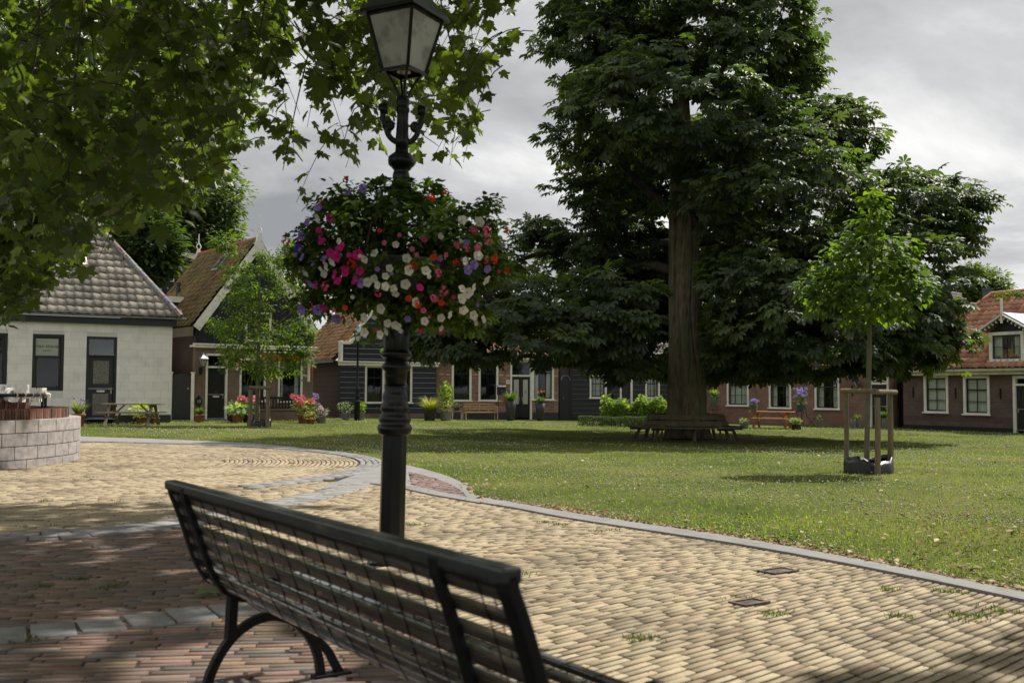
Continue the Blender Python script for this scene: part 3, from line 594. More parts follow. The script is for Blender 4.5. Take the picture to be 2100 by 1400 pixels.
def panel_door(parent, r, mt='black', ym=.05, panels=((.12, .44), (.52, .93)), glass=None, handle='right', name='door', label=None, frame=None, step=True, letterbox=True, bands=True):
    s0, s1, h0, h1 = r; m = MB(); W_, H = s1-s0, h1-h0; m.box(s0, s1, ym, ym+.05, h0, h1)
    for a, b in panels:
        x0, x1, z0, z1 = s0+W_*.14, s1-W_*.14, h0+H*a, h0+H*b; t = .028
        for q in ((x0, x1, z0, z0+t), (x0, x1, z1-t, z1), (x0, x0+t, z0+t, z1-t), (x1-t, x1, z0+t, z1-t)): m.box(q[0], q[1], ym-.02, ym-.001, q[2], q[3])
        m.box(x0+.09, x1-.09, ym-.012, ym-.001, z0+.09, z1-.09)
    d = m.build(name, M[mt], parent, bevel=.004)
    if label: d['label'] = label
    if bands:
        m = MB(); m.box(s0, s1, ym-.03, ym-.002, h0+H*.47, h0+H*.49); m.build('weather_strip', M['zinc'], d); m = MB(); m.box(s0, s1, ym-.05, ym-.002, h0+.0, h0+.03); m.build('weather_strip', M['zinc'], d)
    if letterbox:
        m = MB(); c = (s0+s1)/2; m.box(c-.13, c+.13, ym-.03, ym-.003, h0+H*.425, h0+H*.455); m.build('letterbox', M['curtain'], d)
    m = MB(); x = s1-.07 if handle == 'right' else s0+.07; m.box(x-.018, x+.018, ym-.02, ym-.002, h0+H*.40, h0+H*.50); m.tube([(x, ym-.02, h0+H*.47), (x, ym-.06, h0+H*.47), (x-.10 if handle == 'right' else x+.10, ym-.06, h0+H*.47)], .011, 6); m.build('handle', M['brassy'], d)
    return d
M['brassy'] = mat('worn_brass', (.42, .36, .22), .35, metal=.8, ns=5)
# pantiles
def tiletpl(amp=.12, lip=.17):
    xs = np.linspace(-.5, .5, 8); prof = [amp*math.sin((x+.5)*2*math.pi*.95+.5) for x in xs]; v = []; f = []
    for x, z in zip(xs, prof): v += [(x*1.06, .56, z-.02), (x*1.06, -.52, z+lip), (x*1.06, -.52, z-.02)]
    for i in range(len(xs)-1): a = 3*i; b = a+3; f += [(a+1, b+1, b, a), (a+2, b+2, b+1, a+1)]
    return v, f
T_TILE = tiletpl()
def roof(parent, O, U, V, poly, tw, tl, cols, name='roof', thick=.12, p=None, var=.16, deckcol=(.05, .04, .035), amp=1.0, label=None, tiles=True):
    """poly: outline in (a along U, b along V) from O. A deck slab with pantiles laid on it"""
    O, U, V = Vector(O), Vector(U).normalized(), Vector(V).normalized(); Nn = U.cross(V).normalized()
    if Nn.z < 0: Nn = -Nn
    m = MB(); pts = [O+U*a+V*b-Nn*thick for a, b in poly]; m.extr(pts, Nn*(thick-.02), deckcol); r = m.build(name, M['attr_rough'], parent)
    if label: r['label'] = label
    if not tiles: return r
    A = np.array(poly); x0, x1, y0, y1 = A[:, 0].min(), A[:, 0].max(), A[:, 1].min(), A[:, 1].max()
    i = np.arange(x0+tw/2, x1, tw); j = np.arange(y0+tl/2, y1+tl*.3, tl); X, Y = np.meshgrid(i, j); k = inpoly(X, Y-tl*.1, poly); X, Y = X[k], Y[k]; n_ = len(X)
    Rm = np.stack([np.array(U), np.array(V), np.array(Nn)], 1)[None].repeat(n_, 0); pos = np.array(O)+X[:, None]*np.array(U)+Y[:, None]*np.array(V)+np.array(Nn)*.035
    pos += RNG.normal(0, .006, (n_, 3)); s2 = np.sin(X*1.9+Y*.7)*np.sin(Y*1.3-X*.5)
    c = pick(cols, n_, p=p, var=var)*(1+.12*s2[:, None])
    scatter('roof_tiles', T_TILE, pos, Rm, np.stack([np.full(n_, tw), np.full(n_, tl*1.02), np.full(n_, tl*.5*amp)], 1), c, M['tile'], r, smooth=False); return r
def ridge(parent, p, q, col, r=.11, seg=.36, name='ridge_tiles'):
    p, q = Vector(p), Vector(q); n_ = max(2, int((q-p).length/seg)); m = MB()
    for i in range(n_):
        a = p.lerp(q, i/n_); b = p.lerp(q, (i+1.08)/n_); cc = tuple(c*random.uniform(.8, 1.2) for c in col); m.tube([a, b], [r*1.04, r*.93], 8, cc)
    return m.build(name, M['tile'], parent)
def text(body, parent, loc, size, mt, rot=(R(90), 0, 0), ext=.004, name='lettering', mirror=False, shear=0, align='CENTER', bevel=0, fat=0.0):
    c = bpy.data.curves.new(name, 'FONT'); c.body = body; c.size = size; c.extrude = ext; c.align_x = align; c.align_y = 'CENTER'; c.shear = shear; c.bevel_depth = bevel; c.offset = fat
    t = bpy.data.objects.new(name, c); COL.objects.link(t); dg = bpy.context.evaluated_depsgraph_get(); me = bpy.data.meshes.new_from_object(t.evaluated_get(dg)); bpy.data.objects.remove(t)
    if mirror:
        for v in me.vertices: v.co.x *= -1
        me.flip_normals()
    me.materials.clear(); me.materials.append(mt); o = mkobj(name, me, None, parent, loc, rot); return o
# ---- 1: white block-work house with the hair salon
GREYT = [(.24, .215, .18), (.20, .18, .155), (.27, .24, .20), (.165, .15, .13), (.22, .20, .165)]
F = Facade(66, 35.3, 350, 37.6); H = F.root('white_house', 'white painted block house with grey tiled hipped roof and dark window frames', 'house')
he = F.loc(208, 652)[1]; L = F.L; s_l = F.loc(-260, 700)[0]
print('white house', L, he, s_l)
w1 = F.rect(66, 685, 131, 801); w0 = F.rect(-52, 682, 15, 801); dr = F.rect(176, 690, 239, 849)
m = MB(); fc = [(.80, .765, .735), (.775, .74, .71), (.82, .785, .755), (.79, .755, .73)]
holes = [w1, w0, (dr[0], dr[1], 0, dr[3])]
holewall(m, s_l, L, .0, he-.22, holes, y0=.012, th=.24, col=(.60, .585, .55))
# painted blocks standing 12 mm proud of the joints
bh = (he-.22-.32)/11.0; zz = .32; row = 0
while zz < he-.24:
    x = s_l+(.28 if row % 2 else 0)
    while x < L:
        x1_ = min(x+.56, L); segs = [(x+.004, x1_-.004)]
        for hh in holes:
            if hh[3] > zz+.01 and hh[2] < zz+bh-.01: segs = [t for a, b in segs for t in ((a, min(b, hh[0])), (max(a, hh[1]), b)) if t[1]-t[0] > .02]
        for a, b in segs: m.box(a, b, 0, .0119, zz+.004, min(zz+bh, he-.225)-.004, random.choice(fc))
        x += .56
    zz += bh; row += 1
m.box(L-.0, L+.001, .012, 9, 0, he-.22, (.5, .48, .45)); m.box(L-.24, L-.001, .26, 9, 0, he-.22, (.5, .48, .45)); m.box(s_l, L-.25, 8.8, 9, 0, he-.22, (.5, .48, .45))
m.build('wall', M['paintstone'], H)
m = MB()
for a, b in ((s_l, dr[0]), (dr[1], L+.003)): m.box(a, b, -.02, .011, 0, .3)
m.build('plinth', M['black'], H)
m = MB(); m.box(s_l, L+.12, -.14, .0, he-.22, he+.02); m.box(L+.0, L+.12, .003, 9, he-.22, he+.02); m.build('fascia', M['black'], H)
m = MB(); m.box(s_l, L+.42, -.36, -.15, he+.03, he+.09); m.build('gutter', M['zinc'], H, bevel=.02)
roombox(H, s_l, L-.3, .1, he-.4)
ww = window(H, w1, casing=.10, cm='black', sm='black', cols=1, rows=(1,), sill=0, y0=.05, room=False)
m = MB(); sp = F.rect(72.5, 694, 120, 729); m.box(sp[0], sp[1], .06, .07, sp[2], sp[3]); pn = m.build('sign_panel', mat('frosted_film', (.33, .36, .31), .3, ns=2, nv=.1), ww)
m = MB(); m.box(sp[0]-.05, sp[1]+.05, .02, .05, sp[2]-.08, sp[2]-.0); m.build('transom', M['black'], ww)
hw = text('Hair World', pn, ((sp[0]+sp[1])/2, .056, sp[2]+(sp[3]-sp[2])*.54), .150, M['black'], shear=.35, ext=.003); hw.name = 'shop_lettering'
text('Kappers', pn, ((sp[0]+sp[1])/2, .056, sp[2]+(sp[3]-sp[2])*.31), .07, M['black'], shear=.3, ext=.003).name = 'shop_lettering'
window(H, w0, casing=.10, cm='black', sm='black', cols=1, rows=(.32, .68), sill=0, y0=.05)
fr = MB(); c = .09; fr.box(dr[0], dr[0]+c, .02, .14, 0, dr[3]); fr.box(dr[1]-c, dr[1], .02, .14, 0, dr[3]); fr.box(dr[0]+c, dr[1]-c, .022, .14, dr[3]-c, dr[3]); tz = F.loc(207, 728)[1]; fr.box(dr[0]+c, dr[1]-c, .0, .14, tz-.05, tz+.03)
dfm = fr.build('door_frame', M['black'], H); m = MB(); m.box(dr[0]+c, dr[1]-c, .09, .10, tz+.03, dr[3]-c); m.build('pane', M['glassbright'], dfm); m = MB(); m.box(dr[0]+c, dr[1]-c, -.03, -.001, tz+.0, tz+.03); m.build('weather_strip', M['zinc'], dfm); m = MB(); m.box(dr[0]+.0, dr[1], -.06, .019, .16, .19); m.build('threshold', M['zinc'], dfm)
d = panel_door(H, (dr[0]+c+.005, dr[1]-c-.005, .2, tz-.055), ym=.10, panels=(), letterbox=True, label='black half-glazed door of the salon with two pebbled panes')
a, b = dr[0]+c+.16, dr[1]-c-.16; Hd = tz-.055-.2
for z0, z1 in ((.3, .2+Hd*.40), (.2+Hd*.56, tz-.2)):
    m = MB(); m.box(a, b, .085, .098, z0, z1); m.build('pane', mat('pebbled_glass', (.13, .125, .105), .25, ns=30, nv=.45, bump=.8, bs=70), d)
xh = 4.0; ap = F.loc(178, 440)[0]
rise = 5.0; dep = 4.1
Vf = Vector((0, dep+.36, rise)).normalized(); vl = math.hypot(dep+.36, rise)
roof(H, (s_l, -.36, he+.10), (1, 0, 0), Vf, [(0, 0), (L+.2-s_l, 0), (L-3.3-s_l, vl), (0, vl)], .30, .36, GREYT, amp=.8, label='front slope of grey concrete pantiles')
Vr = Vector((-(3.3+.2), 0, rise)).normalized(); vr = math.hypot(3.5, rise)
roof(H, (L+.2, -.36, he+.10), (0, 1, 0), Vr, [(0, 0), (9, 0), (dep+.36+.4, vl*.96), (dep+.36, vr)], .30, .36, GREYT)
ridge(H, (L+.22, -.38, he+.14), (L-3.3, dep, he+.16+rise), (.22, .205, .19), r=.11); ridge(H, (L-3.3, dep, he+.16+rise), (s_l, dep, he+.16+rise), (.2, .19, .17), r=.11)
print('hip apex px', F.px(L-3.3, dep, he+rise), 'eave', F.px(L+.2, -.36, he))
m = MB(); sk = (F.loc(172, 555, 1.4)[0]); zz_ = .36+1.25; kx = Vector((0, dep+.36, rise)).normalized(); O_ = Vector((sk-.3, -.36, he+.16))+kx*2.35
m.extr([O_, O_+Vector((.38, 0, 0)), O_+Vector((.38, 0, 0))+kx*.5, O_+kx*.5], Vector((0, -.08, .1))); m.build('roof_window', M['white'], H)  # solid slab, white colour stands in for the bright reflection in its glass
m = MB(); c1 = (L-1.5, 7.2); m.box(c1[0]-.6, c1[0]+.6, c1[1], c1[1]+1, he+2.2, he+3.1); m.build('dormer', M['white'], H)
# ---- 2: gabled brick house
MOSS = [(.21, .155, .065), (.26, .16, .08), (.19, .165, .06), (.29, .15, .08), (.14, .125, .05)]
F2 = F = Facade(398, 40, 641, 43.2); H = F.root('gabled_brick_house', 'brick house with black timber gable, white bargeboards and mossy orange roof', 'house')
L = F.L; hc = F.loc(520, 716)[1]; hz = F.loc(397, 667)[1]; ha = F.loc(531, 497)[1]; dpt = 6.3
print('gable house', L, hc, hz, ha)
wd = F.rect(421, 725, 466, 862); wa = F.rect(491, 735, 545, 824); wb = F.rect(570, 735, 620, 825)
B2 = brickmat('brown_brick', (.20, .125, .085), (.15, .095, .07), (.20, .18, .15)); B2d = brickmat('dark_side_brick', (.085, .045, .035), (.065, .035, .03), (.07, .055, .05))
m = MB(); holewall(m, 0, L, 0, hc, [(wd[0], wd[1], 0, wd[3]), wa, wb]); m.build('front_wall', B2, H)
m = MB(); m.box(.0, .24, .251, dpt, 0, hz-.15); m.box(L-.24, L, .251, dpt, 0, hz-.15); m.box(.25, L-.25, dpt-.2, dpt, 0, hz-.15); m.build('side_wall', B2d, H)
m = MB(); m.extr([(-.0, .01, hc+.2), (L, .01, hc+.2), (L, .01, hz), (L/2, .01, ha-.1), (0, .01, hz)], (0, .2, 0))
x = .12
m.build('gable', M['blackwood'], H)
m = MB()
k = 0
while x < L-.1:                 # vertical boards with cover strips
    zt = hz+(ha-.15-hz)*(1-abs(x-L/2)/(L/2)); m.box(x-.012, x+.012, -.008, .009, hc+.2, zt-.1); x += .19
m.build('cover_strips', M['blackwood'], H)
m = MB(); m.box(-.12, L+.08, -.16, .0, hc+.10, hc+.17); m.box(-.09, L+.05, -.12, .0, hc-.0, hc+.099); m.box(-.12, -.04, -.16, .3, hc+.02, hc+.0999); m.build('cornice', M['white'], H, bevel=.015)
def rake(m, s0, z0, s1, z1, w, y0, y1): d = Vector((s1-s0, 0, z1-z0)).normalized(); n_ = Vector((-d.z, 0, d.x)); n_ = n_ if n_.z < 0 else -n_; p, q = Vector((s0, y0, z0)), Vector((s1, y0, z1)); m.extr([p, q, q+n_*w, p+n_*w], (0, y1-y0, 0))
m = MB(); rake(m, -.12, hz-.02, L/2, ha+.12, .30, -.10, -.02); rake(m, L+.12, hz-.02, L/2, ha+.12, .30, -.102, -.022); m.build('bargeboard', M['white'], H)
m = MB(); rake(m, -.12, hz-.02, L/2, ha+.12, .26, dpt, dpt+.08); rake(m, L+.12, hz-.02, L/2, ha+.12, .26, dpt+.002, dpt+.082); m.build('bargeboard', M['white'], H)
sl_ = math.hypot(L/2+.15, ha-hz+.12); Vv = Vector((L/2+.15, 0, ha-hz+.12)).normalized()
roof(H, (-.15, -.02, hz), (0, 1, 0), Vv, [(0, 0), (dpt, 0), (dpt, sl_), (0, sl_)], .20, .27, MOSS, p=[.3, .2, .25, .05, .2], amp=2.2, label='left slope of mossy brown pantiles')
Vv2 = Vector((-(L/2+.15), 0, ha-hz+.12)).normalized(); roof(H, (L+.15, -.02, hz), (0, 1, 0), Vv2, [(0, 0), (dpt, 0), (dpt, sl_), (0, sl_)], .2, .27, [(.3, .27, .24), (.25, .2, .17)])
ridge(H, (L/2, 0, ha+.16), (L/2, dpt, ha+.16), (.30, .11, .06), r=.09)
m = MB(); m.box(-.26, -.14, -.1, dpt, hz-.42, hz-.06); m.build('fascia', M['oldwood'], H)
# upper band of redder tiles near the ridge
def finial(parent, x, y, z, h):
    m = MB(); m.extr([(x-.16, y-.05, z-.12), (x+.16, y-.05, z-.12), (x+.10, y-.05, z+.10), (x+.05, y-.05, z+.26), (x-.05, y-.05, z+.26), (x-.10, y-.05, z+.10)], (0, .08, 0))
    for sg in (-1, 1): m.tube([(x+sg*.03, y, z+.24), (x+sg*.10, y, z+.33), (x+sg*.10, y, z+.40), (x+sg*.02, y, z+.50)], .024, 6)
    m.tube([(x, y, z+.48), (x, y, z+h)], [.035, .018], 6); m.build('finial', M['white'], parent)
finial(H, L/2, -.05, ha+.12, 1.15); finial(H, L/2, dpt+.04, ha+.14, .95)
# dormer and skylight and vent on the left slope
def onslope(yy, t, off=0): p = Vector((-.15, yy, hz))+Vv*t; n_ = Vector((-Vv.z, 0, Vv.x)); return p+n_*off
zt = hz+1.15; m = MB(); m.box(-.35, .75, 3.3, 5.4, zt, zt+.24); dm = m.build('dormer', M['white'], H)
m = MB(); m.box(-.25, .7, 3.4, 5.3, hz+.2, zt-.001, (.012, .013, .017))
for i in range(4): m.box(-.275, -.251, 3.4, 5.3, hz+.38+i*.2, hz+.40+i*.2, (.25, .26, .28)); m.box(-.25, .5, 3.375, 3.399, hz+.38+i*.2, hz+.40+i*.2, (.25, .26, .28))
m.build('cladding', M['attr'], dm)
m = MB(); p0 = onslope(1.75, sl_*.66, .10); a, b = Vector((0, .62, 0)), Vv*.95; m.extr([p0, p0+a, p0+a+b, p0+b], Vector((-Vv.z, 0, Vv.x))*.05); sk = m.build('skylight', M['zinc'], H)
m = MB(); p0 += a*.12+b*.1+Vector((-Vv.z, 0, Vv.x))*.052; m.extr([p0, p0+a*.76, p0+a*.76+b*.8, p0+b*.8], Vector((-Vv.z, 0, Vv.x))*.004); m.build('pane', M['glassbright'], sk)
m = MB(); p0 = onslope(4.6, sl_*.42, 0); m.tube([p0, p0+Vector((0, 0, .5))], .09, 8); m.tube([p0+Vector((0, 0, .5)), p0+Vector((0, 0, .6))], .13, 8); m.build('flue', M['black'], H)
print('ridge back px', F.px(L/2, dpt, ha), 'dormer', F.px(-.3, 3.3, zt+.2), F.px(-.3, 5.4, zt+.2), 'sky', [round(k) for k in F.px(*onslope(1.75, sl_*.66))], F.px(L/2, 0, ha))
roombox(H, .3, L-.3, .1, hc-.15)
window(H, wa, casing=.08, cols=2, rows=(.30, .70), trans=0, curtain=None, bar=.02, sash=.05, sm='black'); window(H, wb, casing=.08, cols=2, rows=(.30, .35, .35), trans=0, curtain='valance', bar=.02)
gw = F.rect(503, 640, 556, 700); window(H, gw, casing=.08, cols=2, rows=(1,), y0=.0, sill=.06, curtain='side')
fr = MB(); c = .085; fr.box(wd[0], wd[0]+c, -.03, .14, 0, wd[3]); fr.box(wd[1]-c, wd[1], -.03, .14, 0, wd[3]); fr.box(wd[0]+c, wd[1]-c, -.028, .14, wd[3]-c, wd[3]); tz = F.loc(444, 753)[1]; fr.box(wd[0]+c, wd[1]-c, -.05, .14, tz-.03, tz+.04); dfm = fr.build('door_frame', M['white'], H, bevel=.006)
m = MB(); m.box(wd[0]+c, wd[1]-c, .06, .07, tz+.04, wd[3]-c); m.build('pane', M['glass'], dfm); m = MB()
for i in (1, 2): x = wd[0]+c+(wd[1]-wd[0]-2*c)*i/3; m.box(x-.012, x+.012, .03, .058, tz+.1, wd[3]-c)
m.box(wd[0]+c, wd[1]-c, .03, .058, tz+.04, tz+.12); m.build('glazing_bar', M['black'], dfm)
panel_door(H, (wd[0]+c+.005, wd[1]-c-.005, .12, tz-.035), ym=.05, label='black panelled front door with number plate and letterbox')
m = MB(); m.box(wd[0]-.02, wd[1]+.02, -.25, .05, .0, .11); m.build('doorstep', M['zinc'], H)
text('13', H, ((wd[0]+wd[1])/2, .03, .12+(tz-.15)*.52), .10, M['brassy'], ext=.003).name = 'house_number'
# awning and red shutters-cases
ab = F.rect(535, 727, 616, 737); m = MB(); m.box(ab[0], ab[1], -.22, -.04, ab[2], ab[3]+.05, (.42, .02, .025)); m.box(ab[0]-.02, ab[1]+.02, -.25, -.03, ab[3]+.052, ab[3]+.10, (.5, .48, .42)); m.build('awning', M['attr'], H, bevel=.015)
# ---- 3: black clapboard house with neck gable
F3 = F = Facade(696, 48, 893, 50.2); H = F.root('black_clapboard_house', 'black clapboard house with white lines, curved white gable coping and tan tiled roof', 'house')
L = F.L; hc = F.loc(794, 748)[1]; he3 = F.loc(670, 737)[1]; dpt = 8
print('clap house', L, hc, he3)
wa = F.rect(748, 749, 788, 827); wb = F.rect(805, 749, 845, 827)
cb, cw = (.011, .015, .026), (.36, .38, .42)
m = MB(); holewall(m, 0, L, .0, hc, [wa, wb], col=cb); m.build('wall', M['attr'], H)
m = MB(); clap(m, 0, L, .25, hc-.02, [wa, wb], .245, cb, cw); m.build('clapboards', M['attr'], H)
m = MB(); m.box(-.02, L, -.06, -.0, 0, .24); m.build('plinth', B2, H)
apx = hc+3.5; gp = [(.02, hc), (L-.02, hc), (L-.02, hc+1.0), (L-.5, hc+1.0), (L*.78, hc+1.9), (L*.66, hc+2.6), (L*.62, hc+3.3), (L/2, apx), (L*.38, hc+3.3), (L*.34, hc+2.6), (L*.22, hc+1.9), (.5, hc+1.0), (.02, hc+1.0)]
m = MB(); m.extr([(a, .0, b) for a, b in gp], (0, .2, 0), cb)
z = hc+.25
while z < apx-.5:
    t = [a for a in np.arange(.1, L-.1, .02) if inpoly(np.array([a]), np.array([z]), gp)[0]]
    if t: m.box(min(t)+.1, max(t)-.1, -.02, -.001, z, z+.018, cw)
    z += .245
m.build('gable', M['attr'], H)
m = MB(); cp = gp[2:]
for (a, b), (a2, b2) in zip(cp[:-1], cp[1:]): m.bar((a, .09, b), (a2, .09, b2), .32, .13)
m.box(-.03, .12, -.06, .25, hc+.1, hc+1.1); m.box(L-.12, L+.03, -.06, .25, hc+.1, hc+1.1); m.build('coping', M['white'], H, bevel=.01)
m = MB(); m.box(-.14, L+.14, -.20, .0, hc+.08, hc+.15); m.box(-.1, L+.1, -.14, .0, hc-.06, hc+.079); m.build('cornice', M['white'], H, bevel=.015)
TAN = [(.44, .27, .13), (.36, .22, .11), (.50, .33, .18), (.29, .17, .09), (.45, .29, .16)]
rz = hc+3.1; Vv = Vector((L/2+.3, 0, rz-he3)).normalized(); sl_ = math.hypot(L/2+.3, rz-he3)
roof(H, (-.3, .21, he3), (0, 1, 0), Vv, [(0, 0), (dpt, 0), (dpt, sl_), (0, sl_)], .19, .27, TAN, amp=2.2, label='left slope of tan pantiles'); roof(H, (L+.3, .21, he3), (0, 1, 0), Vector((-(L/2+.3), 0, rz-he3)), [(0, 0), (dpt, 0), (dpt, sl_), (0, sl_)], .19, .27, TAN)
m = MB(); z = .05
while z < he3-.05: m.box(.0, .2, .21, dpt, z, min(z+.24, he3-.04)-.012, (.085, .055, .045)); m.box(.012, .2, .21, dpt, z+.22, z+.245, (.03, .02, .018)); z += .245
m.box(L-.2, L, .26, dpt, 0, he3, cb); m.build('side_wall', M['attr_rough'], H)
m = MB(); m.box(-.42, -.28, .2, dpt, he3-.12, he3-.0); m.build('gutter', M['zinc'], H)
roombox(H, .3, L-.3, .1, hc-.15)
for w_ in (wa, wb): window(H, w_, casing=.10, cols=2, rows=(.30, .70), trans=0, curtain=None, sash=.06)
# ---- 4: patterned brick house
F4 = F = Facade(894, 50.5, 1145, 52.5); H = F.root('patterned_brick_house', 'checkered brick house with tall white window frames and a glazed double door', 'house')
L = F.L; hc = F.loc(1020, 737)[1]; B4 = brickmat('checker_brick', (.30, .17, .11), (.10, .06, .05), (.30, .22, .17), bw=.20, bh=.085, ms=.012)
print('brick4', L, hc)
wa = F.rect(926, 738, 967, 823); wb = F.rect(981, 738, 1022, 823); wc = F.rect(1091, 738, 1136, 821); dd = F.rect(1046, 738, 1091, 855)
m = MB(); holewall(m, 0, L, 0, hc, [wa, wb, wc, (dd[0], dd[1], 0, dd[3])]); m.box(0, .2, .26, 8, 0, hc); m.box(L-.2, L, .26, 8, 0, hc); m.build('wall', B4, H)
m = MB(); m.box(0, dd[0], -.03, -.0, 0, .36); m.box(dd[1], L, -.03, -.0, 0, .36); m.build('plinth', mat('dark_plinth', (.045, .04, .045), .8, ns=3), H)
m = MB()
for u, v in ((905, 767), (919, 768), (975, 768), (1028, 769), (1041, 770), (1140, 771), (905, 822), (975, 823), (1028, 822), (1141, 821)): s_, h_ = F.loc(u, v); m.box(s_-.11, s_+.11, -.012, -.001, h_-.035, h_+.035)
m.build('accent_bricks', mat('cream_brick', (.50, .36, .18), .8, ns=5), H)
m = MB(); m.box(-.1, L+.1, -.30, .0, hc-.0, hc+.14); m.build('cornice', M['white'], H, bevel=.02)
Vv = Vector((0, 4.3, 3.4)).normalized(); roof(H, (-.1, -.35, hc+.15), (1, 0, 0), Vv, [(0, 0), (L+.2, 0), (L+.2, 5.5), (0, 5.5)], .22, .30, [(.33, .17, .10), (.40, .22, .14), (.28, .15, .10), (.36, .25, .18)])
roof(H, (-.1, 8.2, hc+.15), (1, 0, 0), Vector((0, -4.3, 3.4)), [(0, 0), (L+.2, 0), (L+.2, 5.5), (0, 5.5)], .22, .30, TAN, tiles=False)
roombox(H, .3, L-.3, .1, hc-.15)
for w_, cur in ((wa, None), (wb, None), (wc, 'side')): window(H, w_, casing=.11, cols=2 if w_ is not wc else 3, rows=(.30, .70), trans=0, curtain=cur, bar=.012)
fr = MB(); c = .10; fr.box(dd[0], dd[0]+c, -.03, .14, 0, dd[3]); fr.box(dd[1]-c, dd[1]-.001, -.03, .14, 0, dd[3]); tz = F.loc(1068, 770)[1]; fr.box(dd[0]+c, dd[1]-c, -.05, .14, tz-.05, tz+.04); fr.box(dd[0]+c, dd[1]-c, -.028, .14, dd[3]-c, dd[3]); dfm = fr.build('door_frame', M['white'], H); m = MB(); m.box(dd[0]+c, dd[1]-c, .06, .07, tz+.04, dd[3]-c); m.build('pane', M['glass'], dfm)
md = (dd[0]+dd[1])/2
for a, b, hd in ((dd[0]+c+.005, md-.004, 'right'), (md+.004, dd[1]-c-.005, 'left')):
    d = panel_door(H, (a, b, .1, tz-.055), panels=((.06, .22), (.28, .96)), handle=hd, letterbox=False, bands=False, label='dark door leaf with an etched pale pane')
    m = MB(); m.box(a+.11, b-.11, .03, .045, .1+(tz-.15)*.33, tz-.2); m.build('pane', mat('etched_glass', (.42, .42, .34), .4, ns=20, nv=.15), d)
    m = MB(); c_ = (a+b)/2; zc = .1+(tz-.15)*.62
    for i in range(8): an = i*math.pi/4; m.bar((c_, .027, zc), (c_+.07*math.cos(an), .027, zc+.12*math.sin(an)), .014, .004, up=(0, 1, 0))
    m.build('etching', M['zinc'], d)
p = F.rect(1038, 779, 1045, 787); m = MB(); m.box(p[0], p[1], -.02, -.001, p[2], p[3]); np_ = m.build('number_plate', M['white'], H); text('10', np_, ((p[0]+p[1])/2, -.024, (p[2]+p[3])/2), .11, M['black'], ext=.002).name = 'house_number'
# ---- gate and low black house in the middle
F5 = F = Facade(1147, 52.5, 1172, 52.8); L = F.L; hg = F.loc(1160, 770)[1]
g = F.root('garden_gate', 'tall black boarded gate with arched top between brick and black houses', 'gate')
arc = [(.1+(L-.2)*(1-math.cos(t))/2, 0, hg-.25+.25*math.sin(t)) for t in np.linspace(0, math.pi, 9)]; m = MB(); m.extr([(.1, 0, .05)]+arc+[(L-.1, 0, .05)], (0, .06, 0)); m.build('leaf', M['blackwood'], g)
m = MB(); m.tube([(a, -.02, b+.01) for a, _, b in arc], .022, 6); m.build('top_rail', M['zinc'], g)
m = MB(); m.box(0, .098, -.02, .1, 0, hg+1.1); m.box(L-.098, L, -.02, .1, 0, hg+1.1); m.box(.1, L-.1, .01, .1, hg+.45, hg+1.1); m.build('frame', M['blackwood'], g)
m = MB(); m.box(.2, .24, -.05, -.001, 1.1, 1.2); m.build('handle', M['zinc'], g)
F5 = F = Facade(1173, 52.8, 1430, 54.2); H = F.root('low_black_cottage', 'low black boarded cottage with small white framed windows behind the hedge', 'house')
L = F.L; hc = F.loc(1270, 748)[1]; wa = F.rect(1209, 768, 1244, 817); wb = F.rect(1323, 768, 1353, 817); dd = F.rect(1271, 770, 1297, 852)
m = MB(); holewall(m, 0, L, 0, hc, [wa, wb, (dd[0], dd[1], 0, dd[3])], col=(.012, .013, .016)); m.box(0, .2, .26, 7, 0, hc, cb); m.box(L-.2, L, .26, 7, 0, hc, cb); m.build('wall', M['attr'], H)
m = MB(); clap(m, 0, L, .2, hc-.02, [wa, wb, (dd[0], dd[1], 0, dd[3])], .245, (.012, .013, .016), (.17, .175, .18)); m.build('clapboards', M['attr'], H)
m = MB(); m.box(-.1, L+.1, -.28, .0, hc, hc+.12); m.build('cornice', M['white'], H)
roof(H, (-.1, -.32, hc+.13), (1, 0, 0), (0, 3.9, 3.0), [(0, 0), (L+.2, 0), (L+.2, 4.9), (0, 4.9)], .22, .30, [(.25, .23, .21), (.2, .18, .16), (.3, .26, .22)])
roombox(H, .3, L-.3, .1, hc-.12)
for w_ in (wa, wb): window(H, w_, casing=.10, cols=3, rows=(.35, .33, .32), trans=0, curtain='sheer', bar=.022)
fr = MB(); c = .10; fr.box(dd[0], dd[0]+c, -.03, .14, 0, dd[3]); fr.box(dd[1]-c, dd[1], -.03, .14, 0, dd[3]); fr.box(dd[0]+c, dd[1]-c, -.028, .14, dd[3]-c, dd[3]); fr.build('door_frame', M['white'], H)
panel_door(H, (dd[0]+c+.004, dd[1]-c-.004, .08, dd[3]-c-.01))
